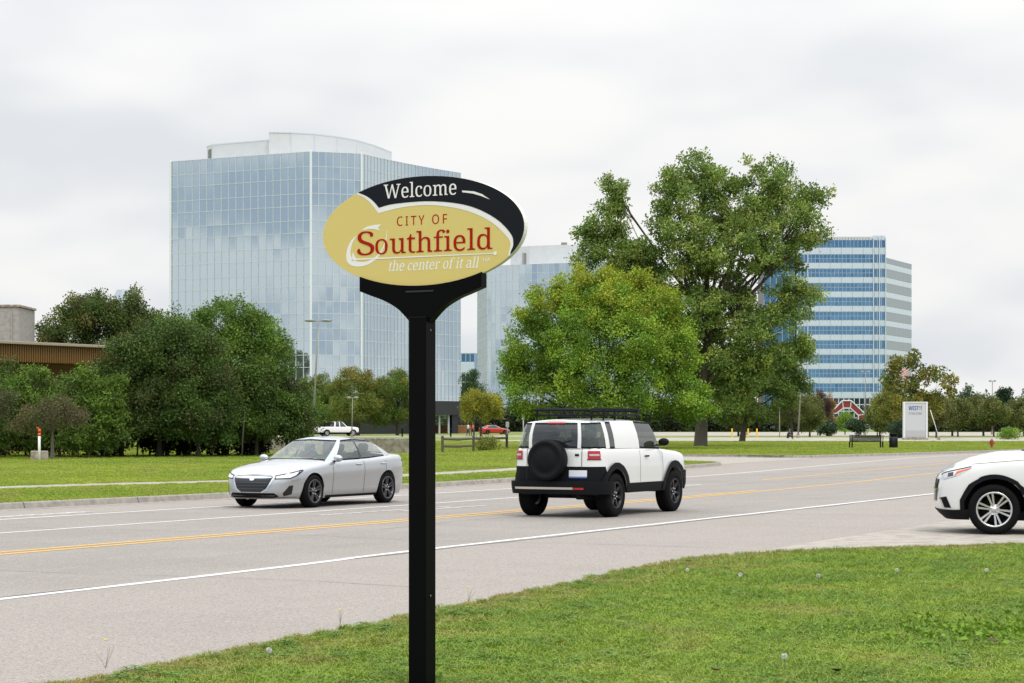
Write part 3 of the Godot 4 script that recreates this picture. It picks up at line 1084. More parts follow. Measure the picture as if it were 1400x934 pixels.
func spray(leaf: float, radius: float, count: int, slim := 0.62) -> ArrayMesh:        # a twig end: small folded leaves spread through a ball
	var key := "%.3f %.2f %d %.2f" % [leaf, radius, count, slim]
	if sprays.has(key):
		return sprays[key]
	var r := RandomNumberGenerator.new()
	r.seed = count * 77 + int(leaf * 1000)
	var st := tool()
	for i in count:
		var d := Vector3(r.randfn(), r.randfn() * 0.8, r.randfn()).normalized()
		var p := d * radius * pow(r.randf(), 0.5)
		var out := (d + Vector3(r.randfn(), r.randfn() - 0.25, r.randfn()) * 0.7).normalized()
		var side := out.cross(Vector3(r.randfn() * 0.5, 1.0, r.randfn() * 0.5)).normalized()
		var up := side.cross(out)
		var l := leaf * r.randf_range(0.75, 1.25)
		var tone := r.randf_range(0.72, 1.28)
		st.set_color(Color(tone * r.randf_range(0.94, 1.1), tone, tone * r.randf_range(0.85, 1.05)))
		var w := l * slim * 0.5
		var m := p + out * l * 0.45
		st.add_vertex(p); st.add_vertex(m + side * w + up * w * 0.35); st.add_vertex(p + out * l)
		st.add_vertex(p); st.add_vertex(p + out * l); st.add_vertex(m - side * w + up * w * 0.35)
	sprays[key] = done(st)
	return sprays[key]


func scatter(parent: Node, called: String, mesh: Mesh, m: Material, xfs: Array, cols: Array) -> MultiMeshInstance3D:
	var mm := MultiMesh.new()
	mm.transform_format = MultiMesh.TRANSFORM_3D
	mm.use_colors = true
	mm.mesh = mesh
	mm.instance_count = xfs.size()
	for i in xfs.size():
		mm.set_instance_transform(i, xfs[i])
		mm.set_instance_color(i, cols[i])
	var o := MultiMeshInstance3D.new()
	o.name = numbered(called) if parent == self else called
	o.multimesh = mm
	o.material_override = m
	parent.add_child(o, true)
	return o


func ball() -> Vector3:
	return Vector3(rng.randfn(), rng.randfn(), rng.randfn()).normalized()


# lobes: [centre, radii] from the foot of the tree; cols: leaf tints; o: leaf, spread, leaves, trunk, fork, clump, hollow, bark, top (tint for the upper part), limbs
func tree(called: String, label: String, at: Vector3, lobes: Array, n: int, cols: Array, o := {}, category := "tree", group := "") -> Node3D:
	var t := thing(called, label, category, at, 0.0, group)
	var leaf: float = o.get("leaf", 0.11)
	var spread: float = o.get("spread", 0.34)
	var mesh := spray(leaf, spread, o.get("leaves", 14), o.get("slim", 0.62))
	var areas := []
	var total := 0.0
	var y_low := 1e9
	var y_top := 0.0
	for l in lobes:
		var a := pow(l[1].x * l[1].y, 0.8) + pow(l[1].x * l[1].z, 0.8) + pow(l[1].y * l[1].z, 0.8)
		areas.append(a)
		total += a
		y_low = minf(y_low, l[0].y - l[1].y)
		y_top = maxf(y_top, l[0].y + l[1].y)
	var xfs := []
	var tints := []
	var tips := []
	var hollow: float = o.get("hollow", 0.5)
	for i in lobes.size():
		var l = lobes[i]
		var share := int(n * areas[i] / total)
		var mean: float = (l[1].x + l[1].y + l[1].z) / 3.0
		var size: float = o.get("clump", clampf(mean * 0.3, 0.35, 1.1))
		var clumps := maxi(5, int(share / float(o.get("per", 26.0))))
		var ends := []
		for c in clumps:
			var d := ball()
			var k := lerpf(hollow, 1.02, pow(rng.randf(), 0.55)) * rng.randf_range(0.84, 1.12)
			if rng.randf() < 0.16:
				k *= rng.randf_range(1.05, float(o.get("reach", 1.22)))      # shoots that stand out of the crown
			var p: Vector3 = l[0] + d * l[1] * k
			if p.y < y_low * 0.6 + 0.1:
				p.y = y_low * 0.6 + 0.1
			var col: Color = cols[rng.randi() % cols.size()]
			if o.has("top") and p.y > lerpf(y_low, y_top, 0.6 + rng.randf() * 0.35):
				col = col.lerp(o.top, rng.randf_range(0.35, 1.0))
			col = col * rng.randf_range(0.8, 1.25) * float(o.get("gain", 1.45))
			ends.append(p)
			var cs := size * rng.randf_range(0.65, 1.3)
			var here := int(share / float(clumps)) + (1 if rng.randf() < 0.5 else 0)
			for q in here:
				var pos: Vector3 = p + ball() * cs * pow(rng.randf(), 0.45) * Vector3(1.15, 0.75, 1.15)
				var b := Basis.from_euler(Vector3(rng.randf() * TAU, rng.randf() * TAU, rng.randf() * TAU)).scaled(Vector3.ONE * rng.randf_range(0.75, 1.25))
				xfs.append(Transform3D(b, pos))
				var v := rng.randf_range(0.85, 1.15)
				tints.append(Color(col.r * v, col.g * v, col.b * v))
		tips.append(ends)
	stuff(scatter(t, "crown", mesh, M.leaf, xfs, tints))
	# trunk and limbs
	var tr: float = o.get("trunk", 0.2)
	var fork: float = o.get("fork", y_low + (y_top - y_low) * 0.25)
	var bark: Material = M[o.get("bark", "bark")]
	var mid := Vector3.ZERO
	for l in lobes:
		mid += l[0] / lobes.size()
	var top := Vector3(mid.x * 0.35, fork, mid.z * 0.35)
	var st := tool(true)
	var leader := Vector3(lerpf(top.x, mid.x, 0.6), lerpf(fork, y_top, 0.62), mid.z * 0.5)
	tube(st, [Vector3(0, -0.15, 0), Vector3(0, 0.12, 0), Vector3(top.x * 0.3, fork * 0.45, top.z * 0.3), top, top.lerp(leader, 0.5) + Vector3(0.05, 0, 0.1), leader], [tr * 1.5, tr * 1.12, tr * 0.95, tr * 0.72, tr * 0.36, tr * 0.08], 9)
	build(t, "trunk", st, bark)
	for i in lobes.size():
		var c: Vector3 = lobes[i][0]
		st = tool(true)
		var from := top.lerp(leader, clampf((c.y - fork) / maxf(0.1, y_top - fork) * 0.7 - 0.1, 0.0, 0.85))
		var w := tr * clampf(0.36 - 0.26 * (from.y - fork) / maxf(1.0, y_top - fork), 0.09, 0.36)
		var bend := from.lerp(c, 0.5) + Vector3(rng.randf_range(-0.3, 0.3), -0.12 * (c - from).length() * 0.5, rng.randf_range(-0.3, 0.3))
		tube(st, [from, bend, c], [w, w * 0.7, w * 0.35], 6)
		for k in mini(tips[i].size(), int(o.get("limbs", 7))):
			var e: Vector3 = tips[i][k]
			var f: Vector3 = bend.lerp(c, rng.randf())
			tube(st, [f, f.lerp(e, 0.55) + ball() * 0.12, e], [w * 0.32, w * 0.2, w * 0.08], 4, false)
		build(t, "limb", st, bark)
	return t


func V(x: float, y: float, z := 0.0) -> Vector3:
	return Vector3(x, y, z)


func round_tree(called: String, label: String, x: float, depth: float, h: float, r: float, foot: float, n: int, cols: Array, o := {}, group := "") -> Node3D:
	var lobes := []
	var mid := (h + foot) / 2.0
	var ry := (h - foot) / 2.0
	lobes.append([V(0, mid, 0), V(r * 0.72, ry * 0.8, r * 0.72)])
	for k in 7:
		var a := TAU * k / 7.0 + rng.randf_range(-0.3, 0.3)
		var e := rng.randf_range(-0.55, 0.62)
		lobes.append([V(cos(a) * r * 0.58 * sqrt(1.0 - e * e), mid + e * ry * 0.75, sin(a) * r * 0.58 * sqrt(1.0 - e * e)), V(r, ry, r) * rng.randf_range(0.3, 0.46)])
	lobes.append([V(rng.randf_range(-0.2, 0.2) * r, h - ry * 0.42, 0), V(r * 0.42, ry * 0.42, r * 0.42)])
	o.merge({"gain": 1.7, "per": 16.0, "leaf": 0.2 if depth > 180 else 0.12, "spread": 0.45, "leaves": 12, "trunk": maxf(0.08, r * 0.05), "limbs": 3})
	return tree(called, label, Vector3(x, LAWN, -depth), lobes, n, cols, o, "tree" if h > 3.0 else "shrub", group)


func trees() -> void:
	var dark := [Color(0.042, 0.072, 0.016), Color(0.05, 0.085, 0.017), Color(0.062, 0.092, 0.02), Color(0.055, 0.065, 0.02)]
	var mid := [Color(0.072, 0.125, 0.02), Color(0.09, 0.145, 0.022), Color(0.06, 0.11, 0.02)]
	var bright := [Color(0.10, 0.17, 0.022), Color(0.125, 0.195, 0.026), Color(0.085, 0.145, 0.02)]
	var olive := [Color(0.085, 0.105, 0.028), Color(0.10, 0.115, 0.03), Color(0.075, 0.098, 0.024), Color(0.115, 0.11, 0.035)]
	# the tall cottonwood
	var cw := [[V(-6.1, 18.0, 0.5), V(0.8, 1.5, 0.8)], [V(-6.3, 15.9, 0.4), V(1.5, 1.8, 1.5)], [V(-6.4, 13.7, 0.3), V(2.4, 1.7, 2.0)], [V(-8.3, 15.0, 0), V(0.9, 0.6, 0.8)], [V(-4.6, 11.8, 0), V(1.9, 1.3, 1.6)],
		[V(0.2, 19.3, 0.3), V(1.7, 1.6, 1.6)], [V(-2.0, 17.8, 1.2), V(1.5, 1.7, 1.6)], [V(1.6, 17.0, -0.8), V(2.6, 2.0, 2.4)], [V(4.8, 18.9, 0.4), V(1.3, 1.6, 1.4)], [V(5.9, 16.7, 1.0), V(2.2, 1.8, 2.0)], [V(8.0, 17.4, -0.4), V(1.1, 1.0, 1.1)], [V(7.6, 15.2, 0.4), V(1.3, 0.9, 1.2)],
		[V(-1.9, 14.6, 2.0), V(2.2, 2.1, 2.1)], [V(2.3, 13.9, 2.4), V(3.0, 2.0, 2.3)], [V(5.4, 13.6, -1.2), V(2.3, 1.5, 2.0)], [V(-2.3, 11.3, 0.6), V(1.9, 1.8, 2.0)], [V(2.0, 10.8, -1.6), V(2.6, 1.8, 2.2)], [V(6.6, 10.9, 0.6), V(1.6, 1.0, 1.4)],
		[V(4.6, 9.0, 1.2), V(2.2, 1.3, 1.9)], [V(0.3, 8.0, -2.0), V(2.1, 1.6, 2.0)], [V(6.9, 6.9, -0.6), V(1.4, 0.8, 1.2)], [V(3.9, 6.0, 0.4), V(2.4, 1.5, 2.0)], [V(-0.6, 5.0, -1.8), V(1.8, 1.4, 1.8)], [V(2.3, 3.9, 1.0), V(1.8, 1.1, 1.6)],
		[V(0.4, 9.6, 2.2), V(1.7, 1.2, 1.0)], [V(3.0, 7.9, 2.4), V(1.8, 1.1, 1.2)], [V(-1.8, 7.6, 1.4), V(1.5, 1.3, 1.3)], [V(1.6, 6.0, 2.2), V(1.4, 1.0, 1.0)], [V(0.2, 13.0, 0.4), V(1.5, 1.5, 1.5)], [V(3.6, 15.9, 1.6), V(1.5, 1.3, 1.3)], [V(-4.2, 13.4, 0.8), V(1.5, 1.4, 1.4)], [V(-3.6, 10.2, 0.6), V(1.6, 1.4, 1.5)]]
	tree("cottonwood_tree", "tallest tree, airy green cottonwood with forked trunk right of the maple", Vector3(13.29, LAWN, -140.2), cw.map(func(l): return [l[0], l[1] * 1.1]), 11500, [Color(0.078, 0.115, 0.026), Color(0.095, 0.135, 0.03), Color(0.066, 0.102, 0.024), Color(0.12, 0.15, 0.035)], {"leaf": 0.16, "spread": 0.42, "leaves": 13, "trunk": 0.44, "fork": 4.2, "hollow": 0.15, "clump": 0.42, "per": 10.0, "reach": 1.45, "slim": 0.8, "limbs": 9, "gain": 2.4})
	# the maple in front of it
	var mp := [[V(0, 5.9, 0), V(4.9, 4.0, 4.6)], [V(-0.3, 9.4, 0.3), V(2.6, 2.0, 2.6)], [V(-3.2, 8.5, 0.6), V(2.2, 1.8, 2.0)], [V(3.0, 8.7, 0.2), V(2.3, 1.9, 2.0)], [V(1.4, 9.9, 0.0), V(1.9, 1.4, 1.8)], [V(-1.9, 9.9, 0.2), V(1.6, 1.3, 1.6)], [V(4.6, 7.6, 0.0), V(1.5, 1.5, 1.5)], [V(-4.6, 6.0, 0.4), V(1.9, 2.1, 2.0)], [V(4.4, 6.2, 0.4), V(1.7, 2.0, 2.0)], [V(-4.2, 3.4, 1.0), V(2.1, 1.5, 2.0)], [V(4.6, 3.5, 1.0), V(2.0, 1.6, 2.0)], [V(0, 4.0, 3.6), V(3.0, 2.0, 1.6)], [V(-1.8, 6.8, 3.8), V(2.0, 1.8, 1.4)], [V(2.0, 6.6, 3.9), V(2.1, 1.8, 1.4)], [V(0.2, 9.0, 2.4), V(1.8, 1.4, 1.3)], [V(-5.6, 4.6, 0), V(0.9, 0.9, 1)], [V(5.8, 2.6, 0.8), V(1.0, 0.8, 1)]]
	tree("maple_tree", "round bright green maple with yellowing top behind the boxy off-roader", Vector3(5.9, LAWN, -128), mp, 12500, [Color(0.098, 0.166, 0.02), Color(0.12, 0.19, 0.022), Color(0.075, 0.132, 0.019), Color(0.142, 0.2, 0.024)], {"leaf": 0.15, "spread": 0.38, "leaves": 14, "trunk": 0.26, "fork": 1.9, "hollow": 0.55, "clump": 0.46, "top": Color(0.185, 0.195, 0.016), "limbs": 3, "gain": 1.85, "per": 16.0, "reach": 1.2})
	# smaller second tree right of the cottonwood
	tree("cottonwood_tree", "lower drooping green tree just right of the tall cottonwood's trunk", Vector3(21.0, LAWN, -181.5), [[V(-1.6, 3.4, 0.4), V(2.4, 1.9, 2)], [V(1.4, 4.2, 0.8), V(2.9, 2.3, 2.4)], [V(4.0, 4.8, 0), V(1.9, 2.0, 1.9)], [V(0.4, 6.3, -0.4), V(2.4, 1.9, 2.2)], [V(3.6, 7.4, -0.3), V(1.8, 1.3, 1.6)], [V(-2.6, 5.6, 0), V(1.6, 1.6, 1.6)]], 3000, [Color(0.06, 0.098, 0.02), Color(0.078, 0.12, 0.024), Color(0.09, 0.125, 0.028)], {"leaf": 0.19, "spread": 0.45, "leaves": 12, "trunk": 0.27, "fork": 2.0, "clump": 0.7})
	# overgrown thicket at the left
	var hedge := "trees and shrubs of the overgrown thicket at left"
	tree("thicket_tree", "olive airy tree top rising behind the bronze fascia's right end, highest at left", Vector3(-25.4, LAWN, -124), [[V(0, 7.0, 0), V(2.8, 2.3, 2.6)], [V(-2.0, 6.7, 0.4), V(1.7, 1.6, 1.7)], [V(1.5, 8.4, 0), V(1.7, 1.4, 1.7)], [V(-0.7, 8.7, 0.2), V(1.8, 0.8, 1.6)], [V(-3.1, 7.2, 0), V(1.1, 0.8, 1.0)], [V(0.7, 4.8, 1.2), V(2.6, 1.9, 2.1)], [V(2.9, 7.2, 0), V(1.7, 1.5, 1.7)], [V(2.6, 5.0, 0.8), V(1.9, 1.8, 1.6)], [V(-1.8, 5.0, 0.6), V(1.8, 1.6, 1.7)], [V(4.4, 6.4, 0), V(1.6, 1.5, 1.5)], [V(0.4, 7.6, 1.0), V(2.0, 1.3, 1.5)]], 6500, olive + dark, {"leaf": 0.13, "spread": 0.4, "trunk": 0.16, "fork": 2.6}, "tree", hedge)
	tree("thicket_tree", "brighter green bushy tree at the right end of the left thicket", Vector3(-14.4, LAWN, -100), [[V(0, 5.4, 0), V(2.4, 2.0, 2.2)], [V(-1.9, 6.1, 0.3), V(1.3, 1.4, 1.4)], [V(1.4, 6.0, 0.2), V(1.4, 1.2, 1.4)], [V(0.2, 6.7, 0), V(1.6, 1.0, 1.4)], [V(2.4, 4.6, 0.3), V(1.2, 1.2, 1.4)], [V(0.6, 3.4, 1.4), V(2.3, 1.6, 1.6)], [V(-1.2, 4.8, 1.6), V(1.6, 1.4, 1.2)], [V(1.9, 5.6, 0.2), V(1.5, 1.4, 1.4)], [V(0.4, 2.4, 1.6), V(2.2, 1.1, 1.3)]], 5000, mid + bright, {"leaf": 0.12, "spread": 0.36, "trunk": 0.17, "fork": 2.2}, "tree", hedge)
	tree("thicket_tree", "broad dark green tree in the middle of the left thicket", Vector3(-17.0, LAWN, -96), [[V(0.5, 3.9, 0), V(2.6, 2.3, 2.4)], [V(-0.6, 5.0, 0.4), V(1.4, 1.1, 1.6)], [V(1.5, 4.9, 0.4), V(1.8, 1.4, 1.6)], [V(-2.4, 3.2, 0.8), V(1.6, 1.4, 1.5)], [V(2.6, 3.0, 0.8), V(1.7, 1.5, 1.5)], [V(0, 2.3, 2.0), V(2.6, 1.1, 1.2)], [V(0.2, 5.6, 0), V(1.6, 0.9, 1.4)], [V(-2.2, 1.9, 1.4), V(1.4, 1.0, 1.1)], [V(2.4, 1.8, 1.4), V(1.5, 1.0, 1.1)], [V(-1.3, 3.7, 1.0), V(1.4, 1.2, 1.3)]], 6400, dark + [mid[2]], {"leaf": 0.11, "spread": 0.34, "trunk": 0.14, "fork": 1.3, "per": 16.0, "reach": 1.3, "gain": 1.3}, "tree", hedge)
	tree("thicket_tree", "dark green tree low at the right corner of the thicket by the concrete wall", Vector3(-12.6, LAWN, -98), [[V(0, 2.9, 0), V(1.7, 1.7, 1.6)], [V(0.8, 3.9, 0), V(1.1, 1.0, 1.2)], [V(-0.9, 3.6, 0.4), V(1.1, 1.0, 1)], [V(1.4, 2.2, 0.4), V(0.9, 0.9, 1)], [V(-0.2, 1.6, 0.9), V(1.5, 0.9, 0.9)]], 2600, dark + mid, {"leaf": 0.11, "spread": 0.34, "trunk": 0.1, "fork": 1.3}, "tree", hedge)
	for e in [[-15.0, 95.2, 4.4, 1.9, "dark low tree between the broad dark tree and the bright bushy one"], [-19.0, 97.0, 3.9, 1.5, "dark low tree left of the broad dark tree, behind the light shrub"], [-11.2, 99.0, 3.6, 1.6, "small dark tree at the thicket's right end above the concrete wall"]]:
		round_tree("thicket_tree", e[4], e[0], e[1], e[2], e[3], 0.25, 2100, dark + [mid[2]], {"leaf": 0.11, "spread": 0.34, "gain": 1.35}, hedge)
	for e in [[-28.2, 94.0, 4.4, 2.1, "bright green shrub beyond the left picture edge, before the low building"], [-31.8, 93.0, 4.2, 2.1, "bright green shrub farthest left before the low building"], [-24.6, 94.5, 4.5, 2.0, "bright green shrub at the left picture edge under the bronze fascia"], [-21.6, 95.0, 4.3, 2.0, "bright green shrub right behind the white and orange marker post"], [-19.4, 93.5, 4.1, 1.7, "leafy light green shrub between the brown bush and the dark tree"]]:
		tree("thicket_shrub", e[4], Vector3(e[0], LAWN, -e[1]), [[V(0, e[2] * 0.6, 0), V(e[3] * 0.8, e[2] * 0.34, e[3] * 0.8)], [V(-e[3] * 0.5, e[2] * 0.72, 0.2), V(e[3], e[2] * 0.6, e[3]) * 0.42], [V(e[3] * 0.5, e[2] * 0.66, 0.3), V(e[3], e[2] * 0.62, e[3]) * 0.44], [V(0, e[2] * 0.36, e[3] * 0.4), V(e[3] * 0.8, e[2] * 0.22, e[3] * 0.5)], [V(-e[3] * 0.3, e[2] * 0.22, e[3] * 0.3), V(e[3] * 0.8, e[2] * 0.16, e[3] * 0.5)]], 2500, [Color(0.078, 0.135, 0.02), Color(0.095, 0.15, 0.022), Color(0.065, 0.10, 0.02)], {"leaf": 0.1, "spread": 0.32, "trunk": 0.07, "fork": 1.0, "bark": "grey_bark"}, "shrub", hedge)
	tree("bare_bush", "brownish half bare bush with flat top beside the marker post", Vector3(-20.6, LAWN, -89.2), [[V(0, 1.95, 0), V(1.35, 0.62, 1.2)], [V(-0.8, 1.75, 0.2), V(0.85, 0.5, 0.8)], [V(0.85, 1.8, 0.2), V(0.8, 0.55, 0.8)], [V(0.1, 2.4, 0), V(0.8, 0.35, 0.7)]], 1100, [Color(0.095, 0.075, 0.042), Color(0.08, 0.07, 0.038), Color(0.075, 0.082, 0.03)], {"leaf": 0.07, "spread": 0.28, "leaves": 10, "trunk": 0.09, "fork": 0.9, "bark": "grey_bark", "limbs": 26, "hollow": 0.2}, "shrub", hedge)
	tree("bare_bush", "grey brown bush at the far left edge, lower than the green shrubs", Vector3(-23.9, LAWN, -90.4), [[V(0, 1.9, 0), V(1.3, 1.0, 1.1)], [V(-0.7, 2.6, 0), V(0.8, 0.6, 0.8)], [V(0.6, 2.7, 0), V(0.7, 0.6, 0.7)]], 800, [Color(0.075, 0.07, 0.036), Color(0.065, 0.075, 0.027)], {"leaf": 0.075, "spread": 0.3, "leaves": 10, "trunk": 0.08, "fork": 0.8, "bark": "grey_bark", "limbs": 26, "hollow": 0.2}, "shrub", hedge)
	for k in 12:  # shrubs added for the dark foot, shade put into their leaf colour
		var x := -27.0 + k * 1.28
		tree("darkening_shrub", "dark undergrowth shrub added to darken the foot of the thicket", Vector3(x, LAWN, -98.2 - (k % 3) * 0.9), [[V(0, 1.2, 0), V(1.15, 1.25, 0.9)], [V(0.5, 2.3, 0), V(1.0, 0.9, 0.8)], [V(-0.5, 2.6, 0), V(0.9, 0.8, 0.8)]], 800, [Color(0.02, 0.03, 0.009), Color(0.026, 0.036, 0.01), Color(0.026, 0.023, 0.011)], {"leaf": 0.13, "spread": 0.36, "trunk": 0.05, "fork": 0.7, "limbs": 3, "gain": 1.0}, "shrub", "undergrowth added to darken the thicket")
	# bare saplings along the front of the thicket
	for k in 11:
		var st := tool(true)
		var w := rng.randf_range(0.02, 0.045)
		var lean := rng.randf_range(-0.35, 0.35)
		tube(st, [V(0, -0.05, 0), V(lean * 0.3, 0.9, 0), V(lean, 2.3, -0.2)], [w, w * 0.85, w * 0.6], 6)
		if k % 2:
			tube(st, [V(lean * 0.3, 0.9, 0), V(-lean, 1.9, 0.1)], [w * 0.7, w * 0.4], 5)
		var s := thing("bare_sapling", "thin bare grey sapling at the shaded foot of the thicket", "sapling", Vector3(-26 + k * 1.3 + rng.randf_range(-0.3, 0.3), LAWN, -95.4 - rng.randf_range(0, 2.0)), 0, "bare saplings at the foot of the thicket")
		build(s, "stem", st, M.bark)
	# before the left tower
	var yel := [Color(0.10, 0.12, 0.02), Color(0.085, 0.125, 0.022), Color(0.20, 0.16, 0.02)]
	round_tree("lot_tree", "green tree between the thicket and the tall leaning street lamp", -25.0, 232, 6.9, 3.2, 0.7, 1300, mid, {})
	round_tree("lot_tree", "bushy green tree right of the thicket, behind the red fire valve", -29.8, 234, 7.6, 3.6, 0.6, 1500, mid, {})
	round_tree("lot_tree", "low green tree just left of the thicket's right end by the fire valve", -34.5, 236, 8.4, 3.4, 0.6, 1300, mid, {})
	var warm := [Color(0.085, 0.118, 0.02), Color(0.10, 0.125, 0.02), Color(0.07, 0.10, 0.019)]
	round_tree("lot_tree", "low green tree behind the leaning lamp and the pickup's tail", -26.6, 284, 8.4, 4.6, 0.6, 2600, warm, {})
	round_tree("lot_tree", "green tree with orange tips behind the white pickup truck", -21.2, 274, 9.5, 4.9, 0.6, 3400, warm + [yel[0]], {"top": Color(0.14, 0.105, 0.018)})
	round_tree("lot_tree", "green tree left of the sign post under the mirrored block", -15.9, 276, 9.0, 4.7, 0.6, 3400, mid + warm, {"top": Color(0.11, 0.105, 0.018)})
	round_tree("lot_tree", "small yellow olive tree right of the sign post", -3.9, 250, 6.1, 2.9, 1.2, 1100, [Color(0.17, 0.165, 0.02), Color(0.21, 0.19, 0.02), Color(0.14, 0.145, 0.022)], {})
	round_tree("lot_tree", "dark bluish evergreen behind the small yellow tree", -5.2, 272, 8.9, 2.1, 1.5, 900, [Color(0.03, 0.058, 0.022), Color(0.04, 0.068, 0.026)], {})
	# reflected in the mirrored block, behind the low building
	for e in [[-57.0, 297.0, 14.6, "tall dark tree mirrored in the glass block, farthest left of three"], [-53.2, 300.5, 15.0, "tall dark tree mirrored in the glass block, middle of three"], [-49.6, 303.5, 14.2, "tall dark tree mirrored in the glass block, nearest its corner"]]:
		round_tree("lot_tree", e[3], e[0], e[1], e[2], 2.0, 0.6, 1100, dark, {})
	# right hand side
	var greyo := [Color(0.088, 0.10, 0.03), Color(0.10, 0.105, 0.034), Color(0.078, 0.092, 0.026)]
	round_tree("lot_tree", "grey olive willowy tree left of the lamp pole beside the sitting person", 34.6, 246, 6.3, 2.9, 0.9, 1300, greyo, {"leaf": 0.15})
	round_tree("lot_tree", "dark purple leaved tree left of the red arch", 41.8, 270, 6.2, 1.4, 0.8, 500, [Color(0.045, 0.026, 0.03), Color(0.06, 0.035, 0.035)], {})
	round_tree("lot_tree", "narrow rusty orange tree left of the red arch, left one of two", 43.0, 280, 5.8, 0.62, 0.6, 300, [Color(0.19, 0.10, 0.035), Color(0.16, 0.095, 0.035)], {"spread": 0.3})
	round_tree("lot_tree", "narrow rusty orange tree left of the red arch, right one of two", 44.7, 280, 6.2, 0.62, 0.6, 300, [Color(0.19, 0.10, 0.035), Color(0.15, 0.1, 0.035)], {"spread": 0.3})
	round_tree("lot_tree", "fresh green round tree seen through the red arch", 50.2, 300, 3.3, 1.3, 0.3, 480, bright, {})
	round_tree("spruce", "low spreading blue green spruce left below the red arch", 41.6, 262, 2.1, 1.5, 0.1, 500, [Color(0.028, 0.052, 0.03), Color(0.035, 0.06, 0.034)], {"spread": 0.3}, "low spruces at the parking lot edge")
	round_tree("spruce", "low spreading blue green spruce right below the red arch", 45.4, 262, 2.2, 1.2, 0.1, 450, [Color(0.028, 0.052, 0.03), Color(0.035, 0.06, 0.034)], {"spread": 0.3}, "low spruces at the parking lot edge")
	round_tree("spruce", "low dark spruce just left of the white board sign", 43.6, 224, 1.9, 1.4, 0.1, 450, [Color(0.026, 0.046, 0.024), Color(0.032, 0.055, 0.028)], {"spread": 0.3}, "low spruces at the parking lot edge")
	round_tree("lot_tree", "olive tree over the bench, right of the red arch", 46.8, 255, 4.4, 1.6, 0.5, 700, greyo, {})
	round_tree("lot_tree", "yellow green tree left of the white board sign", 45.3, 238, 6.3, 2.1, 0.7, 1100, [Color(0.125, 0.135, 0.025), Color(0.10, 0.12, 0.025), Color(0.15, 0.14, 0.03)], {})
	tree("sparse_tree", "sparse yellowing tree with open crown behind the white board sign", Vector3(43.4, LAWN, -215), [[V(-1.9, 7.7, 0), V(1.1, 1.0, 1)], [V(0.1, 8.5, 0), V(1.2, 0.9, 1)], [V(1.7, 7.0, 0.3), V(1.1, 1.2, 1)], [V(3.4, 6.6, 0), V(0.9, 0.8, 0.8)], [V(-2.6, 6.0, 0.3), V(1.2, 1.1, 1)], [V(0.2, 5.9, -0.4), V(1.6, 0.9, 1.2)], [V(3.9, 5.2, 0), V(0.6, 0.5, 0.6)], [V(-0.8, 4.0, 0.3), V(2.2, 1.5, 1.6)], [V(1.7, 3.6, 0), V(1.5, 1.5, 1.4)]], 560, [Color(0.095, 0.115, 0.02), Color(0.08, 0.105, 0.02), Color(0.15, 0.14, 0.022)], {"leaf": 0.26, "spread": 0.42, "leaves": 9, "trunk": 0.13, "fork": 2.0, "hollow": 0.2, "clump": 0.4, "per": 7.0, "limbs": 8, "slim": 0.85})
	var row := ["olive tree right behind the white board sign", "olive tree second right of the white board sign", "leaning olive tree above the red hydrant's left", "olive tree above the red hydrant", "olive tree near the right picture edge", "olive tree cut by the right picture edge"]
	var rx := [48.6, 51.4, 56.0, 61.0, 64.6, 68.5]
	var rz := [228.0, 246.0, 250.0, 252.0, 244.0, 250.0]
	var filler := [[37.4, 250.0, 5.4, 2.3, "grey olive tree between the lamp pole and the purple tree"], [48.4, 262.0, 4.6, 1.9, "olive tree right behind the bench's right end"], [53.4, 262.0, 5.6, 2.6, "olive tree filling the row behind the leaning white pole"], [58.4, 264.0, 5.4, 2.7, "olive tree filling the row left of the hydrant"], [63.0, 266.0, 5.6, 2.8, "olive tree filling the row right of the hydrant"], [67.4, 262.0, 5.4, 2.8, "olive tree filling the row at the right picture edge"], [29.8, 262.0, 5.4, 2.8, "grey olive tree behind the second trunk's right side"]]
	for e in filler:
		round_tree("lot_tree", e[4], e[0], e[1], e[2], e[3], 0.5, 1300, greyo if int(e[0]) % 2 else olive, {}, "olive trees along the parking lot at right")
	for k in 6:
		round_tree("lot_tree", row[k], rx[k], rz[k], [5.3, 5.2, 4.7, 5.0, 4.8, 5.0][k], 2.0, 1.1, 850, olive if k % 2 else greyo, {}, "olive trees along the parking lot at right")
	round_tree("distant_tree", "distant green tree rising over the olive row, left of the far lamp", 97.5, 425, 10.2, 3.2, 1.0, 600, [Color(0.05, 0.085, 0.04), Color(0.06, 0.095, 0.045)], {"leaf": 0.35, "spread": 0.7})
	round_tree("distant_tree", "distant dark pine right of the far lamp pole", 105.5, 425, 10.2, 2.4, 1.0, 550, [Color(0.022, 0.045, 0.024), Color(0.03, 0.052, 0.03)], {"leaf": 0.35, "spread": 0.7})
	round_tree("distant_tree", "distant tree at the right picture edge above the olive row", 113.0, 430, 9.6, 3.0, 1.0, 500, [Color(0.035, 0.062, 0.028)], {"leaf": 0.35, "spread": 0.7})
	round_tree("shrub", "bright low shrub near the right edge behind the hydrant", 51.4, 206, 1.1, 1.3, 0.05, 260, bright, {"spread": 0.3, "leaf": 0.13})
	round_tree("shrub", "broad leaved shrub at the right edge beside the hydrant", 46.9, 172, 1.4, 1.0, 0.05, 260, mid, {"spread": 0.3, "leaf": 0.2})
	# a far wood along the horizon
	var xfs := []
	var cols := []
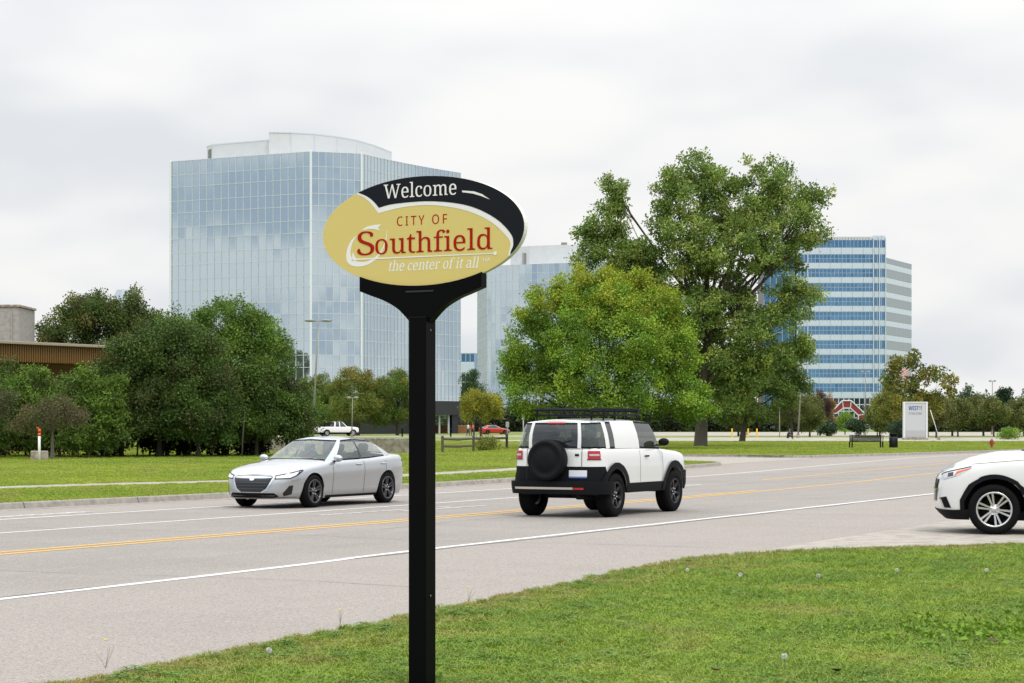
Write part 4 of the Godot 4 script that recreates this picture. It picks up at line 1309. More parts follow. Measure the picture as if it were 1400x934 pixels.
	for i in 9000:
		var x := rng.randf_range(-330, 420)
		var top := 5.0 + 3.2 * sin(x * 0.05) + 2.0 * sin(x * 0.19 + 1.0) + 2.2
		xfs.append(Transform3D(Basis.from_euler(Vector3(rng.randf() * TAU, rng.randf() * TAU, 0)).scaled(Vector3.ONE * rng.randf_range(0.8, 1.6)), Vector3(x, rng.randf() * maxf(3.5, top), -690 - rng.randf() * 50)))
		var v := rng.randf_range(0.8, 1.2)
		cols.append(Color(0.05 * v, 0.075 * v, 0.035 * v))
	for i in 5200:      # a nearer dark belt beyond the far parking rows
		var x := rng.randf_range(-10, 150)
		if x > 61.0 and x < 76.0:      # open drive towards the entrance arch
			continue
		xfs.append(Transform3D(Basis.from_euler(Vector3(rng.randf() * TAU, rng.randf() * TAU, 0)).scaled(Vector3.ONE * rng.randf_range(0.6, 1.0)), Vector3(x, rng.randf() * (4.6 + 1.2 * sin(x * 0.21)), -405 - rng.randf() * 16)))
		var v := rng.randf_range(0.7, 1.2)
		cols.append(Color(0.036 * v, 0.05 * v, 0.022 * v))
	var wood := scatter(self, "far_wood", spray(0.9, 1.5, 14), M.leaf, xfs, cols)
	tag(wood, "low far-off wood along the horizon behind the parking lots", "wood", "", "stuff")


func tuft(count: int, h: float, w: float, seed_: int) -> ArrayMesh:
	var r := RandomNumberGenerator.new()
	r.seed = seed_
	var st := tool()
	for i in count:
		var a := r.randf() * TAU
		var rad := sqrt(r.randf()) * w
		var p := Vector3(cos(a) * rad, 0, sin(a) * rad)
		var lean := Vector3(r.randfn(0, 0.45), 1.0, r.randfn(0, 0.45)).normalized()
		var side := lean.cross(Vector3(r.randfn(), 0.1, r.randfn())).normalized() * r.randf_range(0.0022, 0.0042) * (h / 0.075)
		var l := h * r.randf_range(0.45, 1.25)
		var m := p + lean * l * 0.55
		var t := p + (lean + Vector3(r.randfn(0, 0.4), -0.25, r.randfn(0, 0.4))).normalized() * l
		var tone := r.randf_range(0.7, 1.3)
		st.set_color(Color(tone * r.randf_range(0.9, 1.15), tone, tone * r.randf_range(0.8, 1.1)))
		st.add_vertex(p - side); st.add_vertex(m - side * 0.8); st.add_vertex(p + side)
		st.add_vertex(p + side); st.add_vertex(m - side * 0.8); st.add_vertex(m + side * 0.8)
		st.add_vertex(m - side * 0.8); st.add_vertex(t); st.add_vertex(m + side * 0.8)
	return done(st)


func clover(seed_: int) -> ArrayMesh:
	var r := RandomNumberGenerator.new()
	r.seed = seed_
	var st := tool()
	for i in 9:
		var p := Vector3(r.randfn() * 0.03, r.randf_range(0.015, 0.05), r.randfn() * 0.03)
		var tone := r.randf_range(0.8, 1.25)
		st.set_color(Color(tone, tone, tone))
		var turn := r.randf() * TAU
		for k in 3:
			var a := turn + TAU * k / 3.0
			var d := Vector3(cos(a), 0.25, sin(a)) * 0.02
			var s := Vector3(-sin(a), 0, cos(a)) * 0.009
			st.add_vertex(p); st.add_vertex(p + d * 0.6 + s); st.add_vertex(p + d)
			st.add_vertex(p); st.add_vertex(p + d); st.add_vertex(p + d * 0.6 - s)
	return done(st)


func grass() -> void:
	var patch := FastNoiseLite.new()
	patch.seed = 77
	patch.frequency = 0.35
	patch.fractal_octaves = 4
	var fresh := Color(0.255, 0.355, 0.05)
	var deep := Color(0.165, 0.262, 0.036)
	var straw := Color(0.34, 0.28, 0.11)
	var lime := Color(0.33, 0.42, 0.05)
	var poly := road_poly(catmull(verge_line, 4))
	var edge := poly.duplicate()
	poly.append(Vector2(40, 12))
	poly.append(Vector2(-30, 12))
	var sets := [[], [], [], []]
	var tints := [[], [], [], []]
	var meshes := [tuft(16, 0.07, 0.05, 1), tuft(14, 0.085, 0.055, 2), tuft(18, 0.055, 0.06, 3), clover(4)]
	var tries := 184000
	for i in tries:
		var depth := 11.2 + 20.0 * pow(rng.randf(), 1.25)
		var x := rng.randf_range(-0.38, 0.38) * depth + rng.randf_range(-0.6, 0.6)
		var p := Vector2(x, -depth)
		var inside := Geometry2D.is_point_in_polygon(p, poly)
		var from_edge := 1e9
		for k in range(0, edge.size() - 1):
			from_edge = minf(from_edge, (Geometry2D.get_closest_point_to_segment(p, edge[k], edge[k + 1]) - p).length())
		if not inside and (from_edge > 0.05 + 0.16 * maxf(0.0, patch.get_noise_2d(x * 7.0, depth * 7.0)) or rng.randf() < 0.3):
			continue
		var foot := lerpf(0.0, -0.032, minf(1.0, from_edge / 0.8)) if inside else 0.0
		var n := patch.get_noise_2d(x, depth)
		var n2 := patch.get_noise_2d(x * 3.1 + 50.0, depth * 3.1)
		var c := fresh.lerp(deep, clampf(0.4 + n * 1.3, 0, 1))
		if n2 > 0.12:
			c = c.lerp(lime, clampf((n2 - 0.12) * 1.2, 0, 0.45))
		var dry := clampf(0.75 - from_edge * 0.75, 0, 0.8) * clampf(0.6 + n2 * 1.6, 0, 1) + clampf(n * -1.5 - 0.25, 0, 0.45) + (0.55 if rng.randf() < 0.10 else 0.0)
		c = c.lerp(straw, clampf(dry, 0, 0.85))
		var v := rng.randf_range(0.8, 1.2)
		var which := rng.randi() % 3
		var s := rng.randf_range(0.65, 1.15) * (0.72 if from_edge < 0.5 else 1.0) * (1.0 + 0.25 * n)
		if n2 < -0.14 and rng.randf() < 0.10:
			which = 3
			c = Color(0.13, 0.235, 0.04)
			s = rng.randf_range(0.7, 1.1)
		var post := Vector2(x + 0.587, depth - 12.8).length()
		if post < 0.6:
			s *= lerpf(0.5, 1.0, post / 0.6)
		sets[which].append(Transform3D(Basis(Vector3.UP, rng.randf() * TAU).scaled(Vector3(1.1, 1.0, 1.1) * s), Vector3(x, foot, -depth)))
		tints[which].append(Color(c.r * v, c.g * v, c.b * v))
	for k in 4:
		var o := scatter(self, "clover" if k == 3 else "verge_grass", meshes[k], M.blade, sets[k], tints[k])
		tag(o, ["short green grass of the near verge around the sign post", "longer green grass of the near verge", "low thick grass of the near verge", "small clover leaves among the near verge grass"][k], "clover" if k == 3 else "grass", "", "stuff")
	# far lawn: coarser tufts, thinning out with distance
	var kerb_poly := PackedVector2Array()
	for p in catmull(kerb_line, 4):
		var q := road(p.x, p.y - 0.2)
		kerb_poly.append(Vector2(q.x, q.z))
	for p in catmull(kerb_line_far, 4):
		var q := road(p.x, p.y - 0.2)
		kerb_poly.append(Vector2(q.x, q.z))
	kerb_poly.append(Vector2(140, -300))
	kerb_poly.append(Vector2(-90, -300))
	kerb_poly.append(Vector2(-90, -20))
	var walk := [Vector2(10, -35.3), Vector2(37.6, -34.4), Vector2(44.3, -32.9), Vector2(50.9, -31.6), Vector2(62, -32.6), Vector2(75, -35.4), Vector2(79.2, -36.4)]
	var line := []
	for w in walk:
		var q := road(w.x, w.y)
		line.append(Vector2(q.x, q.z))
	var xfs := []
	var cols := []
	for i in 160000:
		var depth := 38.0 + 142.0 * pow(rng.randf(), 1.9)
		var x := rng.randf_range(-0.40, 0.33) * depth
		var p := Vector2(x, -depth)
		if not Geometry2D.is_point_in_polygon(p, kerb_poly):
			continue
		var skip := false
		for k in line.size() - 1:
			if (Geometry2D.get_closest_point_to_segment(p, line[k], line[k + 1]) - p).length() < 0.84:
				skip = true
				break
		if skip:
			continue
		var n := patch.get_noise_2d(x * 0.25, depth * 0.25)
		var n2 := patch.get_noise_2d(x * 1.4 + 90.0, depth * 0.9)
		var c := Color(0.315, 0.375, 0.046).lerp(Color(0.22, 0.31, 0.036), clampf(0.5 + n * 1.4, 0, 1)).lerp(Color(0.33, 0.29, 0.10), clampf(n2 * 1.8 - 0.15, 0, 0.6))
		var v := rng.randf_range(0.8, 1.2)
		xfs.append(Transform3D(Basis(Vector3.UP, rng.randf() * TAU).scaled(Vector3(2.2, 1.1, 2.2) * rng.randf_range(0.8, 1.3) * (1.0 + maxf(0.0, depth - 60.0) * 0.008)), Vector3(x, LAWN - 0.004, -depth)))
		cols.append(Color(c.r * v, c.g * v, c.b * v))
	tag(scatter(self, "lawn_grass", meshes[2], M.blade, xfs, cols), "mown yellow green grass of the lawn beyond the road", "grass", "", "stuff")


func small_plants() -> void:
	# dandelion clocks
	var names := ["white dandelion clock in the grass, nearest the sign post's right at the road edge", "white dandelion clock left of the middle of the verge edge", "large white dandelion clock in the middle of the right grass", "white dandelion clock right of the middle grass", "white dandelion clock below the waiting crossover's wheel", "greyish dandelion clock near the bottom edge of the picture", "small white dandelion clock close to the left grass edge"]
	var spots := [Vector2(1.95, 22.2), Vector2(2.45, 21.4), Vector2(3.18, 20.7), Vector2(4.15, 21.5), Vector2(5.12, 21.5), Vector2(1.87, 13.7), Vector2(-1.75, 14.3)]
	for i in spots.size():
		var d := thing("dandelion", names[i], "flower", Vector3(spots[i].x, -0.03, -spots[i].y), 0.0, "dandelion clocks in the near grass")
		var h: float = [0.1, 0.11, 0.15, 0.15, 0.15, 0.13, 0.1][i]
		var st := tool()
		tube(st, [V(0, 0, 0), V(0.008, h * 0.6, 0), V(0.004, h, 0.005)], [0.0022, 0.002, 0.0018], 5)
		build(d, "stem", st, M.stem_green)
		st = tool()
		for k in 90:
			var q := ball()
			var s := q.cross(Vector3(0.3, 0.5, 0.8)).normalized()
			var c := V(0.004, h + 0.004, 0.005)
			for u in [s, q.cross(s)]:
				st.add_vertex(c + q * 0.006); st.add_vertex(c + q * 0.022 + u * 0.004); st.add_vertex(c + q * 0.022 - u * 0.004)
		build(d, "seed_ball", st, M.seed_head)
	# fallen leaves
	var lv := [[Vector2(0.37, 15.2), "yellow_leaf", "yellow fallen leaf on the grass right of the sign post"], [Vector2(2.2, 13.45), "dead_leaf", "dark curled fallen leaf near the bottom edge, middle"], [Vector2(1.38, 13.5), "dead_leaf", "dark curled fallen leaf near the bottom edge, left"], [Vector2(3.7, 15.3), "dead_leaf", "brown fallen leaf in the right grass"], [Vector2(2.15, 24.2), "dead_leaf", "dark fallen leaf at the grass edge by the road"]]
	for e in lv:
		var st := tool(true)
		var l := 0.075
		for k in 6:
			var a := -1.0 + k / 3.0
			var b := -1.0 + (k + 1) / 3.0
			var wa := 0.5 * (1.0 - a * a) * l * 0.7
			var wb := 0.5 * (1.0 - b * b) * l * 0.7
			for s in [-1, 1]:
				quad(st, V(a * l * 0.6, 0.02 * a * a, 0), V(b * l * 0.6, 0.02 * b * b, 0), V(b * l * 0.6, 0.02 * b * b + wb * 0.5, wb * s), V(a * l * 0.6, 0.02 * a * a + wa * 0.5, wa * s), V(0, -1, 0))
		var o := build(self, "fallen_leaf", st, M[e[1]])
		o.position = Vector3(e[0].x, 0.03, -e[0].y)
		o.rotation = Vector3(rng.randf_range(-0.3, 0.3), rng.randf() * TAU, rng.randf_range(-0.3, 0.3))
		tag(o, e[2], "leaf", "fallen leaves on the near grass")
	# broad weeds at the lower right
	var cols := []
	var xfs := []
	for i in 260:
		var x := 4.05 + rng.randfn() * 0.55
		var z := 16.1 + rng.randfn() * 0.45
		xfs.append(Transform3D(Basis.from_euler(Vector3(rng.randf_range(-0.4, 0.4), rng.randf() * TAU, rng.randf_range(-0.4, 0.4))).scaled(Vector3.ONE * rng.randf_range(0.7, 1.3)), Vector3(x, 0.01 + rng.randf() * 0.04, -z)))
		var v := rng.randf_range(0.8, 1.3)
		cols.append(Color(0.17 * v, 0.29 * v, 0.03 * v))
	tag(scatter(self, "broad_weeds", spray(0.05, 0.05, 7, 0.75), M.blade, xfs, cols), "low patch of broad leaved light green weeds at lower right", "weeds", "", "stuff")
	# tall stray stalks along the road edge
	for e in [[10.9, -9.0, 0.2, "tall thin"], [14.2, -9.2, 0.13, "left"], [16.6, -9.3, 0.14, "near"]]:
		var d := thing("stray_weed", ["tall thin weed stalk at the road edge, lowest left", "weed stalk with yellow flower at the road edge, left of the sign post", "weed stalk with yellow flower nearest the sign post"][["tall thin", "left", "near"].find(e[3])], "weed", road(e[0], e[1], 0.0), 0.0, "weed stalks at the road edge")
		var st := tool()
		for k in 4:
			var q := Vector3(rng.randfn() * 0.03, e[2] * rng.randf_range(0.5, 1.0), rng.randfn() * 0.04)
			tube(st, [V(0, 0, 0), q * 0.5 + V(0.006, 0.01, 0), q], [0.0014, 0.0012, 0.0008], 4)
		build(d, "stalk", st, M.stem_green)
		st = tool()
		ellipsoid(st, V(0.0, e[2], 0.0), V(0.012, 0.008, 0.012), 4, 7)
		build(d, "flower", st, M.flower_yellow)


# ---------------------------------------------------------------- the welcome sign

func glyphs(text: String, serif: bool, bold := false) -> TextMesh:
	var f := SystemFont.new()
	f.font_names = PackedStringArray(["Droid Serif" if serif else "Droid Sans"])
	f.font_weight = 700 if bold else 400
	var t := TextMesh.new()
	t.font = f
	t.text = text
	t.font_size = 96
	t.pixel_size = 0.01
	t.curve_step = 0.6
	t.depth = 0.05
	return t


func lettering(parent: Node, called: String, text: String, serif: bool, m: Material, x0: float, x1: float, base: float, top: float, z: float, slant := 0.0, spaced := false, low := 0.0, bold := false) -> void:
	# fills the width x0..x1; «top» is the height of the tallest letter, «low» how far tails hang below the base line
	var st := SurfaceTool.new()
	st.begin(Mesh.PRIMITIVE_TRIANGLES)
	var size := AABB()
	if spaced:
		var f := glyphs("H", serif, bold).font
		var at := 0.0
		var k := (top - base) / glyphs("H", serif, bold).get_aabb().size.y
		var natural := 0.0
		for c in text:
			natural += f.get_string_size(c, HORIZONTAL_ALIGNMENT_LEFT, -1, 96).x * 0.01 * k
		var gap := (x1 - x0 - natural) / (text.length() - 1.0)
		for c in text:
			var w := f.get_string_size(c, HORIZONTAL_ALIGNMENT_LEFT, -1, 96).x * 0.01 * k
			if c != " ":
				var g := glyphs(c, serif, bold)
				g.horizontal_alignment = HORIZONTAL_ALIGNMENT_LEFT
				var low_y := g.get_aabb().position.y
				st.append_from(g, 0, Transform3D(Basis.from_scale(Vector3(k, k, 0.02)), Vector3(x0 + at, base - low_y * k + (0.0 if c != "O" and c != "C" else -0.0008), z)))
			at += w + gap
	else:
		var g := glyphs(text, serif, bold)
		size = g.get_aabb()
		var sx := (x1 - x0) / size.size.x
		var sy := (top - base + low) / size.size.y
		var b := Basis(Vector3(sx, 0, 0), Vector3(slant * sy, sy, 0), Vector3(0, 0, 0.02))
		var corner := b * Vector3(size.position.x, size.position.y, 0)
		st.append_from(g, 0, Transform3D(b, Vector3(x0 - corner.x, base - low - corner.y, z)))
	put(parent, called, st.commit(), m)


func welcome_sign() -> void:
	var t := thing("welcome_sign", "gold and black oval welcome sign on a square black post in the verge", "sign", Vector3(-0.587, 0.0, -13.0), -TURN)
	var dy := 0.0
	var st := tool()
	box(st, V(0, 1.02, 0), V(0.132, 2.76, 0.132), 0.006)
	build(t, "post", st, M.post_black)
	# flared bracket with the panel standing in it
	st = tool()
	var br := PackedVector2Array()
	for k in 17:
		var x := -0.461 + k * 0.922 / 16.0
		br.append(Vector2(x, 2.957 - 0.36 * sqrt(1.0 - pow(x / 0.764, 2.0)) + 0.006 + dy))
	for p in catmull([Vector2(0.461, 2.58), Vector2(0.365, 2.545), Vector2(0.274, 2.513), Vector2(0.182, 2.466), Vector2(0.125, 2.42), Vector2(0.0662, 2.36)], 4):
		br.append(p + Vector2(0, dy))
	for p in catmull([Vector2(-0.0662, 2.36), Vector2(-0.125, 2.42), Vector2(-0.182, 2.466), Vector2(-0.274, 2.513), Vector2(-0.365, 2.545), Vector2(-0.461, 2.58)], 4):
		br.append(p + Vector2(0, dy))
	plate(st, br, -0.034, 0.034)
	build(t, "bracket", st, M.post_black)
	st = tool()
	box(st, V(0.0, 2.565 + dy, 0.0345), V(0.21, 0.012, 0.006), 0.002)
	build(t, "bracket_seam", st, M.gloss_black)
	# small bolts on the side of the post
	for y in [0.58, 2.31]:
		st = tool()
		ellipsoid(st, V(0.066, y, 0.0), V(0.004, 0.009, 0.009), 5, 8)
		build(t, "bolt", st, M.dark_alloy)
	var oval := PackedVector2Array()
	for k in 96:
		oval.append(Vector2(0.003 + 0.764 * cos(TAU * k / 96), 2.957 + dy + 0.36 * sin(TAU * k / 96)))
	st = tool()
	plate(st, oval, -0.02, 0.02)
	var panel := build(t, "panel", st, M.sign_white)
	st = tool()
	var inner := PackedVector2Array()
	for p in oval:
		inner.append(Vector2(0.003, 2.957 + dy) + (p - Vector2(0.003, 2.957 + dy)) * 0.998)
	plate(st, inner, 0.02, 0.0215)
	build(panel, "gold_face", st, M.sign_gold)
	# white stripe under the black swoosh, then the swoosh
	var low_white := catmull([Vector2(0.70, 2.66), Vector2(0.652, 2.76), Vector2(0.666, 2.845), Vector2(0.631, 2.905), Vector2(0.513, 3.001), Vector2(0.327, 3.08), Vector2(0.085, 3.124), Vector2(-0.134, 3.121), Vector2(-0.322, 3.091)], 6) + catmull([Vector2(-0.322, 3.091), Vector2(-0.375, 3.155), Vector2(-0.43, 3.198), Vector2(-0.488, 3.224), Vector2(-0.6, 3.255)], 4).slice(1)
	var low_black := catmull([Vector2(0.72, 2.69), Vector2(0.667, 2.78), Vector2(0.686, 2.84), Vector2(0.668, 2.912), Vector2(0.552, 3.018), Vector2(0.354, 3.107), Vector2(0.085, 3.149), Vector2(-0.189, 3.147), Vector2(-0.317, 3.127)], 6) + catmull([Vector2(-0.317, 3.127), Vector2(-0.36, 3.172), Vector2(-0.41, 3.207), Vector2(-0.47, 3.232), Vector2(-0.58, 3.27)], 4).slice(1)
	for e in [[low_white, "white_stripe", M.sign_white, 0.0215, 0.0228], [low_black, "black_swoosh", M.sign_black, 0.0228, 0.0242]]:
		var poly := PackedVector2Array()
		for p in e[0]:
			poly.append(p + Vector2(0, dy))
		for p in [Vector2(-0.6, 3.6), Vector2(1.0, 3.6), Vector2(1.0, 2.69)]:
			poly.append(p)
		st = tool()
		for piece in Geometry2D.intersect_polygons(poly, inner):
			plate(st, piece, e[3], e[4])
		build(panel, e[1], st, e[2])
	lettering(panel, "welcome_lettering", "Welcome", true, M.sign_white, -0.279, 0.271, 3.182 + dy, 3.283 + dy, 0.0248)
	st = tool()
	plate(st, PackedVector2Array([Vector2(0.314, 3.206 + dy), Vector2(0.40, 3.196 + dy), Vector2(0.46, 3.175 + dy), Vector2(0.518, 3.137 + dy), Vector2(0.45, 3.165 + dy), Vector2(0.39, 3.183 + dy), Vector2(0.314, 3.195 + dy)]), 0.0242, 0.0254)
	build(panel, "white_dash", st, M.sign_white)
	lettering(panel, "city_lettering", "CITY OF", false, M.sign_red, -0.184, 0.202, 3.001 + dy, 3.061 + dy, 0.0222, 0.0, true)
	# white crescent, arrow tip and spike behind the red capital
	var cr := [Vector2(-0.482, 2.956), Vector2(-0.528, 2.925), Vector2(-0.559, 2.878), Vector2(-0.573, 2.825), Vector2(-0.565, 2.782), Vector2(-0.532, 2.755), Vector2(-0.475, 2.745), Vector2(-0.405, 2.755), Vector2(-0.335, 2.791), Vector2(-0.286, 2.849), Vector2(-0.258, 2.925), Vector2(-0.255, 2.984)]
	var cr_in := [Vector2(-0.264, 2.925), Vector2(-0.294, 2.855), Vector2(-0.345, 2.804), Vector2(-0.412, 2.777), Vector2(-0.468, 2.775), Vector2(-0.514, 2.789), Vector2(-0.536, 2.817), Vector2(-0.539, 2.853), Vector2(-0.522, 2.907), Vector2(-0.482, 2.956)]
	st = tool()
	var poly := PackedVector2Array()
	for p in catmull(cr, 4):
		poly.append(p + Vector2(0, dy))
	for p in catmull([Vector2(-0.255, 2.984)] + cr_in, 4).slice(1, -1):
		poly.append(p + Vector2(0, dy))
	plate(st, poly, 0.0215, 0.0226)
	for l in [[Vector2(-0.457, 2.981), Vector2(-0.412, 3.006), Vector2(-0.356, 3.015), Vector2(-0.297, 3.017), Vector2(-0.325, 2.997), Vector2(-0.314, 2.977), Vector2(-0.349, 2.988), Vector2(-0.398, 2.991)], [Vector2(-0.522, 2.842), Vector2(-0.531, 2.781), Vector2(-0.482, 2.789), Vector2(-0.502, 2.804)]]:
		poly = PackedVector2Array()
		for p in l:
			poly.append(p + Vector2(0, dy))
		plate(st, poly, 0.0215, 0.0226)
	build(panel, "white_crescent", st, M.sign_white)
	lettering(panel, "city_name_lettering", "S", true, M.sign_red, -0.487, -0.353, 2.818 + dy, 2.977 + dy, 0.0234)
	lettering(panel, "city_name_lettering", "outhfield", true, M.sign_red, -0.345, 0.535, 2.818 + dy, 2.962 + dy, 0.0234)
	st = tool()
	plate(st, PackedVector2Array([Vector2(-0.505, 2.789 + dy), Vector2(0.545, 2.7885 + dy), Vector2(0.545, 2.7935 + dy), Vector2(-0.505, 2.798 + dy)]), 0.0226, 0.0234)
	var dot := PackedVector2Array()
	for k in 16:
		dot.append(Vector2(0.555 + 0.0115 * cos(TAU * k / 16), 2.791 + dy + 0.0125 * sin(TAU * k / 16)))
	plate(st, dot, 0.0215, 0.0238)
	build(panel, "white_rule", st, M.sign_white)
	lettering(panel, "motto_lettering", "the center of it all", true, M.sign_white, -0.247, 0.43, 2.704 + dy, 2.776 + dy, 0.0222, 0.2, false, 0.0, false)
	lettering(panel, "trade_mark", "TM", false, M.sign_white, 0.458, 0.512, 2.742 + dy, 2.764 + dy, 0.0222)


# ---------------------------------------------------------------- vehicles

func car_shape(s: Dictionary) -> void:       # samples the plan outline from the middle of the front round the right side to the middle of the rear
	var pts := catmull(s.plan, 30)
	var out := [pts[0]]
	var ds := 0.035
	var carry := 0.0
	for i in range(1, pts.size()):
		var a: Vector2 = pts[i - 1]
		var b: Vector2 = pts[i]
		var l := a.distance_to(b)
		while carry + l >= ds:
			var k := (ds - carry) / l
			a = a.lerp(b, k)
			l = a.distance_to(b)
			carry = 0.0
			out.append(a)
		carry += l
	if out[-1].distance_to(pts[-1]) > 0.004:
		out.append(pts[-1])
	s.P = out
	s.ds = ds
	s.T = (out.size() - 1) * ds
	var ns := []
	for i in out.size():
		var d: Vector2 = (out[mini(i + 1, out.size() - 1)] - out[maxi(i - 1, 0)])
		if i == 0 or i == out.size() - 1:
			ns.append(Vector2(1 if i == 0 else -1, 0))
		else:
			ns.append(Vector2(d.y, -d.x).normalized())
	s.N = ns


func car_skin(s: Dictionary, u: float, y: float, off := 0.0) -> Vector3:
	var side := 1.0
	if u < 0.0:
		u = -u
		side = -1.0
	if u > s.T:
		u = 2.0 * s.T - u
		side = -side
	var f: float = u / s.ds
	var i := clampi(int(f), 0, s.P.size() - 2)
	var p: Vector2 = s.P[i].lerp(s.P[i + 1], f - i)
	var n: Vector2 = s.N[i].lerp(s.N[i + 1], f - i).normalized()
	var sh := table(s.shoulder, p.x)
	var v := clampf((y - s.sill) / (sh - s.sill), 0.0, 1.0)
	var inset := n.y * n.y * table(s.side, v) + n.x * n.x * (table(s.front, v) if n.x > 0.0 else table(s.rear, v))
	var r: float = s.get("round", 0.05)
	if v > 0.88:
		var k := (v - 0.88) / 0.12
		inset += r * (1.0 - sqrt(maxf(0.0, 1.0 - k * k)))
	var q := p - n * (inset - off)
	return Vector3(q.x, y, q.y * side)


func car_u(s: Dictionary, x: float) -> float:     # arc position on the flank at x
	for i in s.P.size():
		if s.P[i].x <= x and absf(s.N[i].y) > 0.5:
			return i * s.ds
	return s.T


func patch(parent: Node, called: String, s: Dictionary, poly: Array, off: float, m: Material, mirror := true) -> void:
	# a thin panel that follows the body: outline in (arc, height)
	var pp := PackedVector2Array(poly)
	var lo := pp[0]
	var hi := pp[0]
	for p in pp:
		lo = lo.min(p)
		hi = hi.max(p)
	var cx := 0.05
	var cy := 0.06
	for flip in ([1, -1] if mirror else [1]):
		var st := tool(true)
		for i in range(int(floor(lo.x / cx)), int(ceil(hi.x / cx))):
			for j in range(int(floor(lo.y / cy)), int(ceil(hi.y / cy))):
				var cell := PackedVector2Array([Vector2(i * cx, j * cy), Vector2((i + 1) * cx, j * cy), Vector2((i + 1) * cx, (j + 1) * cy), Vector2(i * cx, (j + 1) * cy)])
				for piece in Geometry2D.intersect_polygons(pp, cell):
					var t := Geometry2D.triangulate_polygon(piece)
					for k in range(0, t.size(), 3):
						var q := []
						for e in 3:
							var w := car_skin(s, piece[t[k + e]].x, piece[t[k + e]].y, off)
							w.z *= flip
							q.append(w)
						tri(st, q[0], q[1], q[2], Vector3(clampf(q[0].x, -1.2, 1.2), q[0].y, 0))
		build(parent, called, st, m)


func arch_at(s: Dictionary, x: float) -> float:
	var y: float = s.sill
	for c in [s.xf, s.xr]:
		var d := absf(x - c)
		if d < s.arch:
			y = maxf(y, s.axle + sqrt(s.arch * s.arch - d * d))
	return y


func deck_y(s: Dictionary, x: float, z: float) -> float:
	var best := 1.0
	for i in s.P.size():
		if s.P[i].x <= x:
			best = maxf(0.3, s.P[i].y - s.get("round", 0.05))
			break
	return table(s.shoulder, x) + table(s.crown, x) * (1.0 - pow(clampf(z / best, -1, 1), 2))


func car_body(t: Node3D, s: Dictionary, paint: Material) -> Node:
	car_shape(s)
	var vs := [0.0, 0.06, 0.14, 0.24, 0.34, 0.44, 0.54, 0.63, 0.71, 0.78, 0.84, 0.88, 0.91, 0.94, 0.965, 0.985, 1.0]
	var st := tool(true)
	var n: int = s.P.size()
	var grid := []
	for i in n:
		var col := []
		var p: Vector2 = s.P[i]
		var sh := table(s.shoulder, p.x)
		var low := arch_at(s, p.x) if absf(s.N[i].y) > 0.5 else float(s.sill)
		for v in vs:
			col.append(car_skin(s, i * s.ds if i < n - 1 else s.T, maxf(lerpf(s.sill, sh, v), low)))
		grid.append(col)
	for flip in [1, -1]:
		var f := Vector3(1, 1, flip)
		for i in n - 1:
			for j in vs.size() - 1:
				var a: Vector3 = grid[i][j] * f
				var b: Vector3 = grid[i + 1][j] * f
				var c: Vector3 = grid[i + 1][j + 1] * f
				var d: Vector3 = grid[i][j + 1] * f
				if absf(a.y - d.y) + absf(b.y - c.y) < 1e-5:
					continue
				quad(st, a, b, c, d, Vector3(clampf(a.x, -1.4, 1.4), a.y, 0))
	# bonnet, deck
	var k := 10
	for i in n - 1:
		var x0: float = grid[i][-1].x
		var x1: float = grid[i + 1][-1].x
		if not ((x0 > s.bonnet and x1 > s.bonnet - 0.05) or (x1 < s.deck and x0 < s.deck + 0.05)):
			continue
		for j in k:
			var q := []
			for e in [[i, j], [i + 1, j], [i + 1, j + 1], [i, j + 1]]:
				var g: Vector3 = grid[e[0]][-1]
				var w: float = -1.0 + 2.0 * e[1] / k
				q.append(Vector3(g.x, g.y + table(s.crown, g.x) * (1.0 - w * w) * minf(1.0, g.z / 0.35), g.z * w))
			quad(st, q[0], q[1], q[2], q[3], (q[0] + q[2]) / 2.0 - Vector3.UP)
	var body := build(t, "body", st, paint)
	# underside and wheel wells
	st = tool()
	box(st, V((s.xf + s.xr) / 2.0, s.sill + 0.06, 0), V(s.xf - s.xr + 0.7, 0.14, s.half * 2.0 - 0.42))
	box(st, V((s.xf + s.xr) / 2.0, s.sill + 0.28, 0), V(s.xf - s.xr - s.arch * 2.0 - 0.04, 0.4, s.half * 2.0 - 0.22))
	for c in [s.xf, s.xr]:
		for sd in [-1, 1]:
			var zi: float = sd * (s.half - 0.42)
			var zo: float = sd * (s.half - 0.13)
			for q in 14:
				var a0 := PI * q / 14.0
				var a1 := PI * (q + 1) / 14.0
				var ra: float = s.arch + 0.012
				var p0 := V(c + cos(a0) * ra, s.axle + sin(a0) * ra, 0)
				var p1 := V(c + cos(a1) * ra, s.axle + sin(a1) * ra, 0)
				face(st, p0 + V(0, 0, zi), p1 + V(0, 0, zi), p1 + V(0, 0, zo), p0 + V(0, 0, zo))
				face(st, V(c, s.axle, zi), p0 + V(0, 0, zi), p1 + V(0, 0, zi), V(c, s.axle, zi))
	build(t, "underside", st, M.well)
	return body


